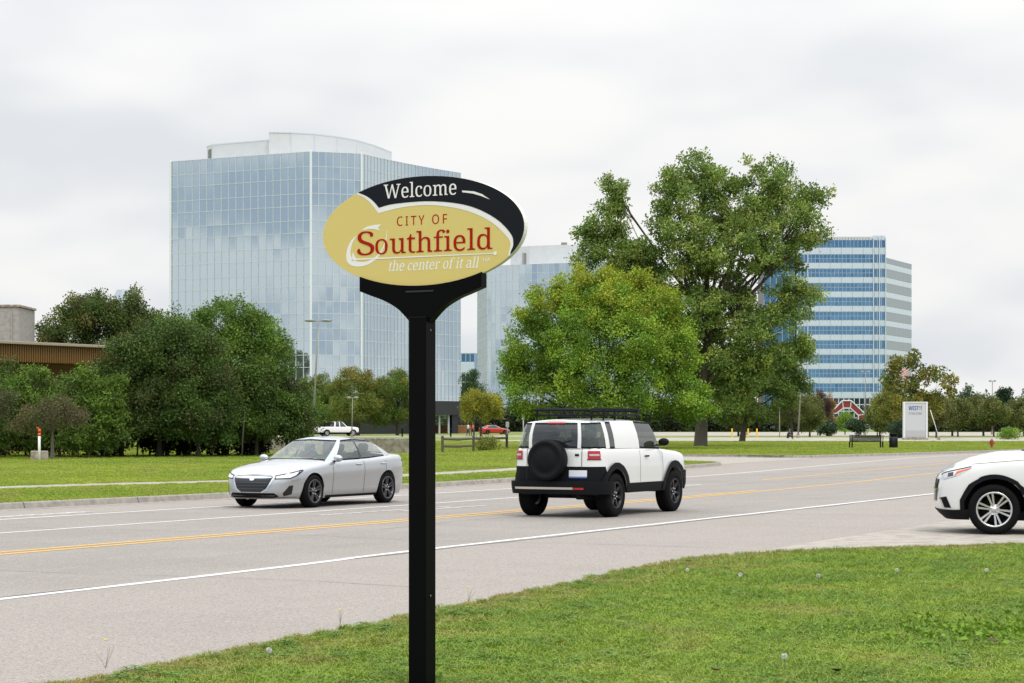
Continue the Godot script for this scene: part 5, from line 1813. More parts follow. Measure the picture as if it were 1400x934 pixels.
func greenhouse(t: Node3D, s: Dictionary, keys: Array, paint: Material, roof_crown: float, glass: Material) -> void:
	# keys: [base (x, z), roof (x, z), roof height, tag, steps]; from the middle of the windscreen round the right side to the middle of the rear window
	var cols := []
	var qs := [0.0, 0.07, 0.3, 0.55, 0.78, 0.93, 1.0]
	for i in keys.size() - 1:
		var a = keys[i]
		var b = keys[i + 1]
		for k in (int(a[4]) + (1 if i == keys.size() - 2 else 0)):
			var w: float = float(k) / float(a[4])
			var curved: bool = a[0].y == 0.0 or b[0].y == 0.0
			var base: Vector2
			var roof: Vector2
			if curved:
				var open = a if a[0].y == 0.0 else b
				var edge = b if a[0].y == 0.0 else a
				var e: float = w if a[0].y == 0.0 else 1.0 - w
				base = Vector2(lerpf(open[0].x, edge[0].x, e * e), edge[0].y * e)
				roof = Vector2(lerpf(open[1].x, edge[1].x, e * e), edge[1].y * e)
			else:
				base = a[0].lerp(b[0], w)
				roof = a[1].lerp(b[1], w)
			var rh := lerpf(a[2], b[2], w)
			var col := []
			var by := deck_y(s, base.x, base.y) - 0.012
			for q in qs:
				var p := Vector3(lerpf(base.x, roof.x, q), lerpf(by, rh, q), lerpf(base.y, roof.y, q))
				var out := Vector3(p.x * 0.25, 0, p.z).normalized() if p.z > 0.2 else Vector3(signf(p.x), 0, 0)
				col.append(p + out * 0.028 * sin(PI * q))
			cols.append([col, a[3], i])
	var body := tool(true)
	var trim := tool(true)
	var black := tool(true)
	for flip in [1, -1]:
		var f := Vector3(1, 1, flip)
		var panes := {}
		for c in cols.size() - 1:
			var what: String = cols[c][1]
			for j in qs.size() - 1:
				var st := body
				if what == "black_pillar":
					st = black
				elif what != "pillar":
					if j == 0 or j == qs.size() - 2:
						st = trim
					else:
						var key := "%s %d" % [what, cols[c][2]]
						if not panes.has(key):
							panes[key] = tool(true)
						st = panes[key]
				quad(st, cols[c][0][j] * f, cols[c + 1][0][j] * f, cols[c + 1][0][j + 1] * f, cols[c][0][j + 1] * f, Vector3(0, cols[c][0][j].y - 0.2, 0))
		for key in panes:
			var name_: String = key.split(" ")[0]
			build(t, name_, panes[key], M.clear_glass if name_ == "corner_window" else glass)
	# roof
	var n := 10
	for c in cols.size() - 1:
		for j in n:
			var q := []
			for e in [[c, j], [c + 1, j], [c + 1, j + 1], [c, j + 1]]:
				var g: Vector3 = cols[e[0]][0][-1]
				var w: float = -1.0 + 2.0 * e[1] / n
				q.append(Vector3(g.x, g.y + roof_crown * (1.0 - w * w) * minf(1.0, g.z / 0.3), g.z * w))
			quad(body, q[0], q[1], q[2], q[3], (q[0] + q[2]) / 2.0 - Vector3.UP)
	build(t, "roof", body, paint)
	build(t, "window_trim", trim, M.black_trim)
	build(t, "door_pillar", black, M.gloss_black)


func wheel(t: Node3D, at: Vector3, r: float, width: float, rim_r: float, spokes: int, twin: bool, m: Material, out: float, nuts := 5) -> void:
	var w := Node3D.new()
	w.name = "wheel"
	t.add_child(w, true)
	w.position = at
	var turn := Transform3D(Basis(Vector3.RIGHT, PI / 2.0 * out), Vector3.ZERO)     # lathe axis y becomes the axle, +y outwards
	var st := tool(true)
	var h := width / 2.0
	lathe(st, [Vector2(rim_r - 0.01, -h * 0.8), Vector2(rim_r + 0.02, -h), Vector2(r - 0.045, -h), Vector2(r - 0.012, -h * 0.86), Vector2(r, -h * 0.55), Vector2(r, h * 0.55), Vector2(r - 0.012, h * 0.86), Vector2(r - 0.045, h), Vector2(rim_r + 0.05, h * 1.03), Vector2(rim_r + 0.015, h * 0.96), Vector2(rim_r - 0.005, h * 0.8)], 40, turn)
	build(w, "tyre", st, M.tyre)
	st = tool()
	for k in 44:
		var a := TAU * k / 44.0
		for e in [-1, 1]:
			box(st, turn * Vector3(cos(a) * r, e * h * 0.42, sin(a) * r), Vector3(0.012, 0.03, h * 0.5), 0.0, turn.basis * Basis(Vector3.UP, -a) * Basis(Vector3.RIGHT, PI / 2 + 0.35 * e))
	build(w, "tread", st, M.tyre)
	st = tool(true)
	lathe(st, [Vector2(rim_r + 0.012, h * 0.93), Vector2(rim_r + 0.008, h * 1.0), Vector2(rim_r - 0.012, h * 0.98), Vector2(rim_r - 0.02, h * 0.6), Vector2(rim_r - 0.035, -h * 0.5)], 40, turn)
	var rim := build(w, "rim", st, m)
	st = tool()
	for k in spokes:
		var a := TAU * k / spokes + 0.26
		for e in ([-1, 1] if twin else [0]):
			var a0: float = a + e * 0.2
			var a1: float = a + e * 0.155
			var p0 := Vector3(cos(a0) * 0.055, h * 0.66, sin(a0) * 0.055)
			var p1 := Vector3(cos(a1) * (rim_r - 0.006), h * 0.84, sin(a1) * (rim_r - 0.006))
			var d := (p1 - p0).normalized()
			var sd := d.cross(Vector3.UP).normalized()
			var up := sd.cross(d)
			var w0 := 0.016 if twin else 0.03
			var w1 := 0.022 if twin else 0.04
			var q := []
			for g in [[p0, w0, -0.02], [p0, w0, 0.012], [p1, w1, -0.02], [p1, w1, 0.01]]:
				q.append(turn * (g[0] + sd * g[1] * (1.0 if g[2] < 0 else 0.72) + up * g[2]))
				q.append(turn * (g[0] - sd * g[1] * (1.0 if g[2] < 0 else 0.72) + up * g[2]))
			var mid: Vector3 = (q[0] + q[7]) / 2.0
			quad(st, q[2], q[3], q[7], q[6], mid)
			quad(st, q[0], q[2], q[6], q[4], mid)
			quad(st, q[1], q[3], q[7], q[5], mid)
	build(rim, "spoke", st, m)
	st = tool(true)
	lathe(st, [Vector2(0.085, h * 0.56), Vector2(0.082, h * 0.7), Vector2(0.04, h * 0.76), Vector2(0.036, h * 0.82), Vector2(0.0, h * 0.84)], 24, turn)
	build(rim, "hub", st, m)
	st = tool()
	for k in nuts:
		var a := TAU * k / nuts + 0.5
		ellipsoid(st, turn * Vector3(cos(a) * 0.06, h * 0.76, sin(a) * 0.06), Vector3(0.012, 0.012, 0.012), 4, 6)
	build(rim, "wheel_nut", st, M.chrome)
	st = tool(true)
	lathe(st, [Vector2(0.0, h * 0.1), Vector2(rim_r - 0.06, h * 0.12), Vector2(rim_r - 0.06, -h * 0.2)], 28, turn)
	build(w, "brake_disc", st, M.black_trim)


func seats(t: Node3D, s: Dictionary, rows: Array, y: float, z: float) -> void:
	for x in rows:
		for sd in [-1, 1]:
			var st := tool()
			box(st, V(x, y - 0.12, z * sd), V(0.5, 0.16, 0.5), 0.05)
			box(st, V(x - 0.28, y + 0.2, z * sd), V(0.15, 0.62, 0.48), 0.06, Basis(Vector3.BACK, 0.22))
			box(st, V(x - 0.38, y + 0.58, z * sd), V(0.1, 0.17, 0.26), 0.04, Basis(Vector3.BACK, 0.2))
			build(t, "seat", st, M.seat)
	var st := tool(true)
	var c := V(rows[0] + 0.42, y + 0.22, -z)
	var ring := []
	var rr := []
	for k in 21:
		var a := TAU * k / 20.0
		ring.append(c + V(-0.06 * sin(a), 0.18 * sin(a), 0.18 * cos(a)))
		rr.append(0.016)
	tube(st, ring, rr, 6, false)
	build(t, "steering_wheel", st, M.seat)
	st = tool()
	box(st, V(rows[0] + 0.85, y + 0.1, 0), V(0.5, 0.3, s.half * 1.55), 0.08)
	build(t, "dashboard", st, M.seat)


func mirrors(t: Node3D, x: float, y: float, z: float, m: Material) -> void:
	for sd in [-1, 1]:
		var st := tool(true)
		ellipsoid(st, V(x, y, sd * (z + 0.1)), V(0.07, 0.075, 0.11), 8, 10)
		var o := build(t, "mirror", st, m)
		st = tool()
		box(st, V(x + 0.01, y - 0.06, sd * (z + 0.0)), V(0.05, 0.03, 0.12), 0.01)
		build(o, "mirror_arm", st, M.black_trim)


func handles(t: Node3D, s: Dictionary, xs: Array, y: float, m: Material) -> void:
	for x in xs:
		for sd in [-1, 1]:
			var p := car_skin(s, car_u(s, x), y, 0.022)
			var st := tool()
			box(st, V(p.x, p.y, p.z * sd), V(0.18, 0.03, 0.025), 0.01)
			build(t, "door_handle", st, m)


func seam(t: Node3D, s: Dictionary, xs: Array, y0: float, y1: float, wide := 0.009) -> void:
	for x in xs:
		var u := car_u(s, x)
		patch(t, "door_seam", s, [Vector2(u, y0), Vector2(u + wide, y0), Vector2(u + wide, y1), Vector2(u, y1)], 0.0025, M.seam)


func sedan_car(called: String, label: String, at: Vector3, turn: float, paint: Material) -> Node3D:
	var t := thing(called, label, "car", at, turn)
	var s := {"plan": [Vector2(2.40, 0), Vector2(2.385, 0.3), Vector2(2.31, 0.55), Vector2(2.14, 0.75), Vector2(1.86, 0.865), Vector2(1.3, 0.905), Vector2(0.2, 0.925), Vector2(-1.1, 0.925), Vector2(-1.8, 0.895), Vector2(-2.2, 0.80), Vector2(-2.40, 0.6), Vector2(-2.48, 0.3), Vector2(-2.5, 0)],
		"shoulder": [Vector2(-2.5, 1.0), Vector2(-2.3, 1.035), Vector2(-1.7, 1.03), Vector2(-0.8, 0.985), Vector2(0.3, 0.955), Vector2(0.9, 0.93), Vector2(1.5, 0.86), Vector2(2.0, 0.775), Vector2(2.3, 0.70), Vector2(2.41, 0.66)],
		"crown": [Vector2(-2.5, 0.02), Vector2(-2.1, 0.05), Vector2(0, 0.06), Vector2(1.0, 0.075), Vector2(1.9, 0.06), Vector2(2.3, 0.03), Vector2(2.4, 0.01)],
		"side": [Vector2(0, 0.09), Vector2(0.1, 0.05), Vector2(0.3, 0.028), Vector2(0.52, 0.016), Vector2(0.62, 0.0), Vector2(0.75, 0.004), Vector2(0.88, 0.022), Vector2(1, 0.05)],
		"front": [Vector2(0, 0.1), Vector2(0.12, 0.02), Vector2(0.3, 0.0), Vector2(0.6, 0.015), Vector2(0.85, 0.05), Vector2(1, 0.09)],
		"rear": [Vector2(0, 0.12), Vector2(0.2, 0.01), Vector2(0.5, 0.0), Vector2(0.7, 0.03), Vector2(0.9, 0.06), Vector2(1, 0.06)],
		"sill": 0.19, "xf": 1.43, "xr": -1.395, "arch": 0.375, "axle": 0.34, "half": 0.925, "bonnet": 0.62, "deck": -1.62, "round": 0.07}
	car_body(t, s, paint)
	greenhouse(t, s, [[Vector2(1.12, 0), Vector2(0.22, 0), 1.385, "windshield", 8], [Vector2(0.80, 0.72), Vector2(0.05, 0.53), 1.365, "pillar", 2], [Vector2(0.60, 0.825), Vector2(-0.02, 0.565), 1.365, "side_window", 6], [Vector2(-0.36, 0.845), Vector2(-0.40, 0.595), 1.39, "black_pillar", 1], [Vector2(-0.44, 0.845), Vector2(-0.46, 0.595), 1.39, "side_window", 6], [Vector2(-1.42, 0.80), Vector2(-1.15, 0.565), 1.345, "pillar", 3], [Vector2(-1.85, 0.66), Vector2(-1.28, 0.5), 1.325, "rear_window", 8], [Vector2(-2.08, 0), Vector2(-1.40, 0), 1.335, "rear_window", 1]], paint, 0.055, M.clear_glass)
	var T: float = s.T
	patch(t, "grille", s, [Vector2(-0.50, 0.635), Vector2(-0.44, 0.665), Vector2(0.44, 0.665), Vector2(0.50, 0.635), Vector2(0.36, 0.40), Vector2(0.24, 0.335), Vector2(-0.24, 0.335), Vector2(-0.36, 0.40)], 0.006, M.gloss_black, false)
	for k in 4:
		patch(t, "grille_bar", s, [Vector2(-0.40 + k * 0.02, 0.60 - k * 0.065), Vector2(0.40 - k * 0.02, 0.60 - k * 0.065), Vector2(0.40 - k * 0.02, 0.588 - k * 0.065), Vector2(-0.40 + k * 0.02, 0.588 - k * 0.065)], 0.011, M.dark_alloy, false)
	patch(t, "grille_frame", s, [Vector2(0.50, 0.645), Vector2(0.54, 0.645), Vector2(0.39, 0.38), Vector2(0.25, 0.31), Vector2(0.24, 0.335), Vector2(0.355, 0.40)], 0.009, M.chrome)
	patch(t, "badge", s, [Vector2(-0.065, 0.60), Vector2(-0.04, 0.632), Vector2(0.04, 0.632), Vector2(0.065, 0.60), Vector2(0.04, 0.565), Vector2(-0.04, 0.565)], 0.014, M.alloy, false)
	patch(t, "lower_intake", s, [Vector2(-0.62, 0.25), Vector2(-0.52, 0.315), Vector2(0.52, 0.315), Vector2(0.62, 0.25), Vector2(0.52, 0.215), Vector2(-0.52, 0.215)], 0.006, M.black_trim, false)
	patch(t, "headlight", s, [Vector2(0.53, 0.59), Vector2(0.545, 0.672), Vector2(0.80, 0.71), Vector2(1.20, 0.785), Vector2(1.24, 0.765), Vector2(1.03, 0.66), Vector2(0.87, 0.60)], 0.006, M.gloss_black)
	patch(t, "headlight_lens", s, [Vector2(0.56, 0.612), Vector2(0.57, 0.655), Vector2(0.80, 0.69), Vector2(1.10, 0.75), Vector2(1.0, 0.675), Vector2(0.86, 0.622)], 0.009, M.post_white)  # white colour stands in for the glow of a lit running lamp
	patch(t, "air_duct", s, [Vector2(0.72, 0.25), Vector2(0.70, 0.31), Vector2(0.84, 0.46), Vector2(0.93, 0.47), Vector2(0.90, 0.29)], 0.006, M.gloss_black)
	patch(t, "front_lip", s, [Vector2(-1.1, 0.195), Vector2(1.1, 0.195), Vector2(1.1, 0.218), Vector2(-1.1, 0.218)], 0.02, M.alloy, false)
	patch(t, "tail_light", s, [Vector2(T - 1.02, 0.90), Vector2(T - 1.0, 0.945), Vector2(T - 0.5, 0.955), Vector2(T - 0.42, 0.90), Vector2(T - 0.6, 0.84)], 0.007, M.lamp_red)
	patch(t, "side_skirt", s, [Vector2(car_u(s, 1.0), 0.19), Vector2(car_u(s, 1.0), 0.235), Vector2(car_u(s, -0.96), 0.235), Vector2(car_u(s, -0.96), 0.19)], 0.012, M.black_trim)
	seam(t, s, [0.78, -0.42, -1.3], 0.26, 0.93)
	handles(t, s, [-0.22, -1.18], 0.86, paint)
	mirrors(t, 0.62, 0.99, 0.83, paint)
	seats(t, s, [0.1, -0.85], 0.62, 0.37)
	for c in [s.xf, s.xr]:
		for sd in [-1, 1]:
			wheel(t, V(c, 0.335, sd * 0.80), 0.335, 0.22, 0.235, 5, true, M.dark_alloy, sd)
	return t


func hatchback_sedan() -> void:
	var t := sedan_car("sedan", "silver four door sedan driving left on the far lanes", road(35.3, -23.45), deg_to_rad(62.0 + 180.0), M.silver_paint)
	var st := tool()
	box(st, V(0.78, 1.0, -0.3), V(0.12, 0.006, 0.2), 0.0, Basis(Vector3.BACK, 0.1))
	build(t, "dashboard_paper", st, M.lamp_amber)


func boxy_suv() -> void:
	var t := thing("off_roader", "boxy white off-roader with black spare wheel cover and roof rack, driving away", "car", road(34.40, -16.33), deg_to_rad(62.0))
	var s := {"plan": [Vector2(2.22, 0), Vector2(2.20, 0.45), Vector2(2.13, 0.72), Vector2(1.95, 0.865), Vector2(1.5, 0.905), Vector2(0, 0.915), Vector2(-1.5, 0.91), Vector2(-1.80, 0.89), Vector2(-1.97, 0.80), Vector2(-2.04, 0.62), Vector2(-2.055, 0.3), Vector2(-2.06, 0)],
		"shoulder": [Vector2(-2.2, 1.27), Vector2(-0.4, 1.265), Vector2(0.7, 1.235), Vector2(1.6, 1.17), Vector2(2.05, 1.11), Vector2(2.23, 1.05)],
		"crown": [Vector2(-2.2, 0.01), Vector2(0.5, 0.02), Vector2(1.2, 0.05), Vector2(2.1, 0.03), Vector2(2.2, 0.0)],
		"side": [Vector2(0, 0.03), Vector2(0.15, 0.005), Vector2(0.5, 0.0), Vector2(0.8, 0.008), Vector2(1, 0.035)],
		"front": [Vector2(0, 0.08), Vector2(0.2, 0.0), Vector2(0.6, 0.02), Vector2(1, 0.06)],
		"rear": [Vector2(0, 0.02), Vector2(0.2, 0.0), Vector2(1, 0.02)],
		"sill": 0.43, "xf": 1.355, "xr": -1.335, "arch": 0.485, "axle": 0.40, "half": 0.915, "bonnet": 0.62, "deck": -1.99, "round": 0.04}
	car_body(t, s, M.white_paint)
	greenhouse(t, s, [[Vector2(0.98, 0), Vector2(0.66, 0), 1.74, "windshield", 6], [Vector2(0.86, 0.74), Vector2(0.58, 0.66), 1.735, "pillar", 2], [Vector2(0.72, 0.86), Vector2(0.50, 0.715), 1.735, "side_window", 5], [Vector2(-0.22, 0.87), Vector2(-0.24, 0.735), 1.755, "pillar", 6], [Vector2(-1.30, 0.87), Vector2(-1.26, 0.735), 1.745, "quarter_window", 3], [Vector2(-1.52, 0.87), Vector2(-1.47, 0.73), 1.74, "pillar", 2], [Vector2(-1.66, 0.86), Vector2(-1.60, 0.72), 1.735, "corner_window", 3], [Vector2(-1.88, 0.82), Vector2(-1.80, 0.69), 1.73, "corner_window", 3], [Vector2(-2.0, 0.70), Vector2(-1.92, 0.6), 1.725, "corner_window", 2], [Vector2(-2.03, 0.53), Vector2(-1.96, 0.49), 1.725, "pillar", 1], [Vector2(-2.035, 0.46), Vector2(-1.965, 0.43), 1.725, "rear_window", 6], [Vector2(-2.045, 0), Vector2(-1.98, 0), 1.725, "rear_window", 1]], M.white_paint, 0.06, M.tinted_glass)
	var T: float = s.T
	var black := M.black_trim as Material
	# black lower body: rear band, bumper, flares, rockers, front bumper
	patch(t, "rear_cladding", s, [Vector2(car_u(s, -1.68), 0.43), Vector2(car_u(s, -1.68), 0.74), Vector2(car_u(s, -1.74), 0.93), Vector2(2 * T - car_u(s, -1.74), 0.93), Vector2(2 * T - car_u(s, -1.68), 0.74), Vector2(2 * T - car_u(s, -1.68), 0.43)], 0.006, black, false)
	patch(t, "rear_bumper", s, [Vector2(T - 1.22, 0.43), Vector2(T - 1.22, 0.66), Vector2(T + 1.22, 0.66), Vector2(T + 1.22, 0.43)], 0.10, black, false)
	var lip := tool()
	var prev := []
	for k in 41:
		var u := T - 1.22 + 2.44 * k / 40.0
		var ring := [car_skin(s, u, 0.66, 0.0), car_skin(s, u, 0.66, 0.10), car_skin(s, u, 0.43, 0.10), car_skin(s, u, 0.43, 0.0)]
		if prev:
			for e in [[0, 1], [2, 3]]:
				face(lip, prev[e[0]], ring[e[0]], ring[e[1]], prev[e[1]])
		prev = ring
	build(t, "bumper_step", lip, black)
	patch(t, "bumper_strip", s, [Vector2(T - 0.42, 0.515), Vector2(T - 0.42, 0.555), Vector2(T + 0.75, 0.555), Vector2(T + 0.75, 0.515)], 0.104, M.alloy, false)
	patch(t, "reflector", s, [Vector2(T - 0.62, 0.515), Vector2(T - 0.62, 0.55), Vector2(T - 0.43, 0.55), Vector2(T - 0.43, 0.515)], 0.104, M.lamp_red, false)
	patch(t, "rocker", s, [Vector2(car_u(s, 0.86), 0.43), Vector2(car_u(s, 0.86), 0.61), Vector2(car_u(s, -0.86), 0.61), Vector2(car_u(s, -0.86), 0.43)], 0.014, black)
	patch(t, "front_bumper", s, [Vector2(-car_u(s, 1.86), 0.43), Vector2(-car_u(s, 1.86), 0.80), Vector2(car_u(s, 1.86), 0.80), Vector2(car_u(s, 1.86), 0.43)], 0.03, black, false)
	for c in [s.xf, s.xr]:
		var ring := []
		var inner := []
		for k in 21:
			var a := PI * k / 20.0
			var x0: float = c + cos(a) * (s.arch - 0.004)
			var x1: float = c + cos(a) * (s.arch + 0.115)
			inner.append(Vector2(car_u(s, x0), maxf(0.43, s.axle + sin(a) * (s.arch - 0.004))))
			ring.append(Vector2(car_u(s, x1), maxf(0.43, s.axle + sin(a) * (s.arch + 0.115))))
		inner.reverse()
		patch(t, "wheel_flare", s, ring + inner, 0.03, black)
	patch(t, "tail_light", s, [Vector2(T - 0.92, 1.065), Vector2(T - 0.92, 1.215), Vector2(T - 0.67, 1.215), Vector2(T - 0.67, 1.065)], 0.012, M.lamp_red)
	patch(t, "tail_light_lens", s, [Vector2(T - 0.89, 1.125), Vector2(T - 0.89, 1.16), Vector2(T - 0.70, 1.16), Vector2(T - 0.70, 1.125)], 0.016, M.lamp_clear)
	patch(t, "tail_light_frame", s, [Vector2(T - 0.935, 1.05), Vector2(T - 0.935, 1.064), Vector2(T - 0.655, 1.064), Vector2(T - 0.655, 1.05)], 0.014, M.gloss_black)
	patch(t, "tailgate_handle", s, [Vector2(T - 0.50, 1.12), Vector2(T - 0.50, 1.16), Vector2(T - 0.42, 1.16), Vector2(T - 0.42, 1.12)], 0.012, M.black_trim, false)
	patch(t, "plate", s, [Vector2(T - 0.66, 0.725), Vector2(T - 0.66, 0.865), Vector2(T - 0.31, 0.865), Vector2(T - 0.31, 0.725)], 0.02, M.plate_white, false)
	patch(t, "plate_band", s, [Vector2(T - 0.66, 0.725), Vector2(T - 0.66, 0.752), Vector2(T - 0.31, 0.752), Vector2(T - 0.31, 0.725)], 0.0215, M.plate_blue, false)
	for e in [-0.56, 0.56]:
		patch(t, "tailgate_seam", s, [Vector2(T + e, 0.68), Vector2(T + e + 0.01, 0.68), Vector2(T + e + 0.01, 1.26), Vector2(T + e, 1.26)], 0.009, M.seam, false)
	seam(t, s, [0.80, -0.24], 0.62, 1.22)
	handles(t, s, [0.02], 1.10, M.black_trim)
	mirrors(t, 0.62, 1.36, 0.90, M.black_trim)
	seats(t, s, [0.05, -0.95], 0.95, 0.38)
	# spare wheel under a black cover
	var st := tool(true)
	var turn := Transform3D(Basis(Vector3.BACK, PI / 2.0), V(-2.07, 1.05, -0.07))
	lathe(st, [Vector2(0.345, 0.0), Vector2(0.37, 0.03), Vector2(0.372, 0.17), Vector2(0.362, 0.205), Vector2(0.335, 0.225), Vector2(0.30, 0.228), Vector2(0.285, 0.214), Vector2(0.2, 0.218), Vector2(0.185, 0.232), Vector2(0.05, 0.236), Vector2(0.0, 0.236)], 40, turn)
	build(t, "spare_wheel_cover", st, M.black_trim)
	st = tool()
	box(st, V(-2.0, 1.715, 0.02), V(0.03, 0.035, 0.34), 0.01)
	build(t, "brake_light", st, M.lamp_red)
	st = tool()
	tube(st, [V(-2.075, 1.34, 0.06), V(-2.065, 1.40, 0.35)], [0.01, 0.008], 5)
	build(t, "rear_wiper", st, M.black_trim)
	# roof rack
	st = tool(true)
	for z in [-0.56, 0.56]:
		tube(st, [V(-1.65, 1.90, z), V(-1.60, 1.975, z), V(0.25, 1.985, z), V(0.45, 1.95, z)], [0.022, 0.024, 0.024, 0.02], 8)
		tube(st, [V(-1.72, 1.86, z), V(0.42, 1.875, z)], [0.022, 0.022], 8)
		for k in 5:
			tube(st, [V(-1.65 + k * 0.5, 1.77, z), V(-1.65 + k * 0.5, 1.975, z)], [0.018, 0.018], 6)
	for k in 7:
		tube(st, [V(-1.7 + k * 0.34, 1.865, -0.56), V(-1.7 + k * 0.34, 1.865, 0.56)], [0.017, 0.017], 6)
	tube(st, [V(-1.73, 1.955, -0.56), V(-1.73, 1.955, 0.56)], [0.024, 0.024], 8)
	tube(st, [V(0.42, 1.95, -0.56), V(0.42, 1.95, 0.56)], [0.024, 0.024], 8)
	build(t, "roof_rack", st, M.black_trim)
	st = tool()
	for z in [-0.62, 0.62]:
		box(st, V(-1.335, 0.40, z * 0.4), V(0.14, 0.14, 0.6), 0.03)
	tube(st, [V(-2.0, 0.38, 0.45), V(-1.2, 0.36, 0.42)], [0.05, 0.05], 8)
	build(t, "axle", st, M.well)
	for c in [s.xf, s.xr]:
		for sd in [-1, 1]:
			wheel(t, V(c, 0.40, sd * 0.79), 0.40, 0.27, 0.235, 6, false, M.black_alloy, sd)


func waiting_suv() -> void:
	var t := thing("crossover", "white crossover waiting in the driveway, nose entering from the right edge", "car", Vector3(7.38, 0.006, -30.6) + Vector3(1.62, 0, 0).rotated(Vector3.UP, deg_to_rad(-12.5)) + Vector3(0.22, 0, -0.85), deg_to_rad(180.0 - 12.5))
	var s := {"plan": [Vector2(2.53, 0), Vector2(2.52, 0.35), Vector2(2.46, 0.62), Vector2(2.32, 0.82), Vector2(2.05, 0.94), Vector2(1.6, 0.98), Vector2(0.8, 0.99), Vector2(-1.6, 0.985), Vector2(-2.2, 0.92), Vector2(-2.5, 0.72), Vector2(-2.6, 0.35), Vector2(-2.62, 0)],
		"shoulder": [Vector2(-2.62, 1.25), Vector2(-1.5, 1.27), Vector2(0, 1.245), Vector2(0.9, 1.225), Vector2(1.55, 1.185), Vector2(2.0, 1.11), Vector2(2.25, 1.04), Vector2(2.45, 0.965), Vector2(2.54, 0.93)],
		"crown": [Vector2(-2.6, 0.02), Vector2(0.9, 0.07), Vector2(1.6, 0.085), Vector2(2.2, 0.05), Vector2(2.5, 0.01)],
		"side": [Vector2(0, 0.075), Vector2(0.12, 0.03), Vector2(0.35, 0.012), Vector2(0.6, 0.0), Vector2(0.8, 0.006), Vector2(0.9, 0.03), Vector2(1, 0.06)],
		"front": [Vector2(0, 0.18), Vector2(0.12, 0.08), Vector2(0.22, 0.02), Vector2(0.4, 0.0), Vector2(0.7, 0.01), Vector2(1, 0.05)],
		"rear": [Vector2(0, 0.1), Vector2(0.2, 0.0), Vector2(1, 0.06)],
		"sill": 0.22, "xf": 1.62, "xr": -1.45, "arch": 0.485, "axle": 0.385, "half": 0.985, "bonnet": 0.7, "deck": -2.3, "round": 0.06}
	car_body(t, s, M.white_paint)
	greenhouse(t, s, [[Vector2(1.22, 0), Vector2(0.35, 0), 1.72, "windshield", 8], [Vector2(0.98, 0.76), Vector2(0.20, 0.60), 1.70, "pillar", 2], [Vector2(0.80, 0.89), Vector2(0.10, 0.65), 1.70, "side_window", 6], [Vector2(-0.30, 0.905), Vector2(-0.34, 0.68), 1.73, "black_pillar", 1], [Vector2(-0.40, 0.905), Vector2(-0.42, 0.68), 1.73, "side_window", 6], [Vector2(-1.40, 0.90), Vector2(-1.36, 0.67), 1.72, "black_pillar", 1], [Vector2(-1.5, 0.89), Vector2(-1.46, 0.66), 1.72, "side_window", 4], [Vector2(-2.1, 0.80), Vector2(-2.0, 0.6), 1.68, "pillar", 2], [Vector2(-2.35, 0.6), Vector2(-2.15, 0.5), 1.67, "rear_window", 6], [Vector2(-2.45, 0), Vector2(-2.22, 0), 1.68, "rear_window", 1]], M.white_paint, 0.06, M.tinted_glass)
	# lower bumper, cladding and flares in black
	var uf: float = car_u(s, 2.03)
	patch(t, "lower_bumper", s, [Vector2(-uf, 0.22), Vector2(-uf, 0.385), Vector2(-1.0, 0.37), Vector2(1.0, 0.37), Vector2(uf, 0.385), Vector2(uf, 0.22)], 0.012, M.black_trim, false)
	patch(t, "rocker", s, [Vector2(car_u(s, 1.12), 0.22), Vector2(car_u(s, 1.14), 0.40), Vector2(car_u(s, -0.96), 0.40), Vector2(car_u(s, -0.96), 0.22)], 0.012, M.black_trim)
	for c in [s.xf, s.xr]:
		var ring := []
		var inner := []
		for k in 25:
			var a := PI * k / 24.0
			inner.append(Vector2(car_u(s, c + cos(a) * (s.arch - 0.012)), maxf(0.23, s.axle - 0.0 + sin(a) * (s.arch - 0.012))))
			ring.append(Vector2(car_u(s, c + cos(a) * (s.arch + 0.055)), maxf(0.23, s.axle + sin(a) * (s.arch + 0.055))))
		ring.insert(0, Vector2(car_u(s, c + s.arch + 0.055), 0.225))
		ring.append(Vector2(car_u(s, c - s.arch - 0.055), 0.225))
		inner.insert(0, Vector2(car_u(s, c + s.arch - 0.012), 0.225))
		inner.append(Vector2(car_u(s, c - s.arch + 0.012), 0.225))
		inner.reverse()
		patch(t, "wheel_flare", s, ring + inner, 0.016, M.black_trim)
	# head lamp with red side marker, chrome edge, fog lamp, grille
	patch(t, "headlight", s, [Vector2(car_u(s, 2.0) - 0.56, 0.855), Vector2(car_u(s, 2.0) - 0.50, 0.93), Vector2(car_u(s, 2.0) - 0.2, 0.985), Vector2(car_u(s, 1.98), 1.035), Vector2(car_u(s, 1.99), 1.02), Vector2(car_u(s, 2.0) - 0.18, 0.90), Vector2(car_u(s, 2.0) - 0.44, 0.835)], 0.006, M.lamp_clear)
	patch(t, "headlight_edge", s, [Vector2(car_u(s, 2.0) - 0.58, 0.93), Vector2(car_u(s, 2.0) - 0.50, 0.95), Vector2(car_u(s, 2.0) - 0.2, 1.0), Vector2(car_u(s, 1.97), 1.05), Vector2(car_u(s, 1.97), 1.035), Vector2(car_u(s, 2.0) - 0.2, 0.984), Vector2(car_u(s, 2.0) - 0.50, 0.928), Vector2(car_u(s, 2.0) - 0.58, 0.90)], 0.009, M.gloss_black)
	patch(t, "headlight_lens", s, [Vector2(car_u(s, 2.0) - 0.36, 0.88), Vector2(car_u(s, 2.0) - 0.36, 0.94), Vector2(car_u(s, 2.0) - 0.26, 0.955), Vector2(car_u(s, 2.0) - 0.26, 0.895)], 0.009, M.dark_alloy)
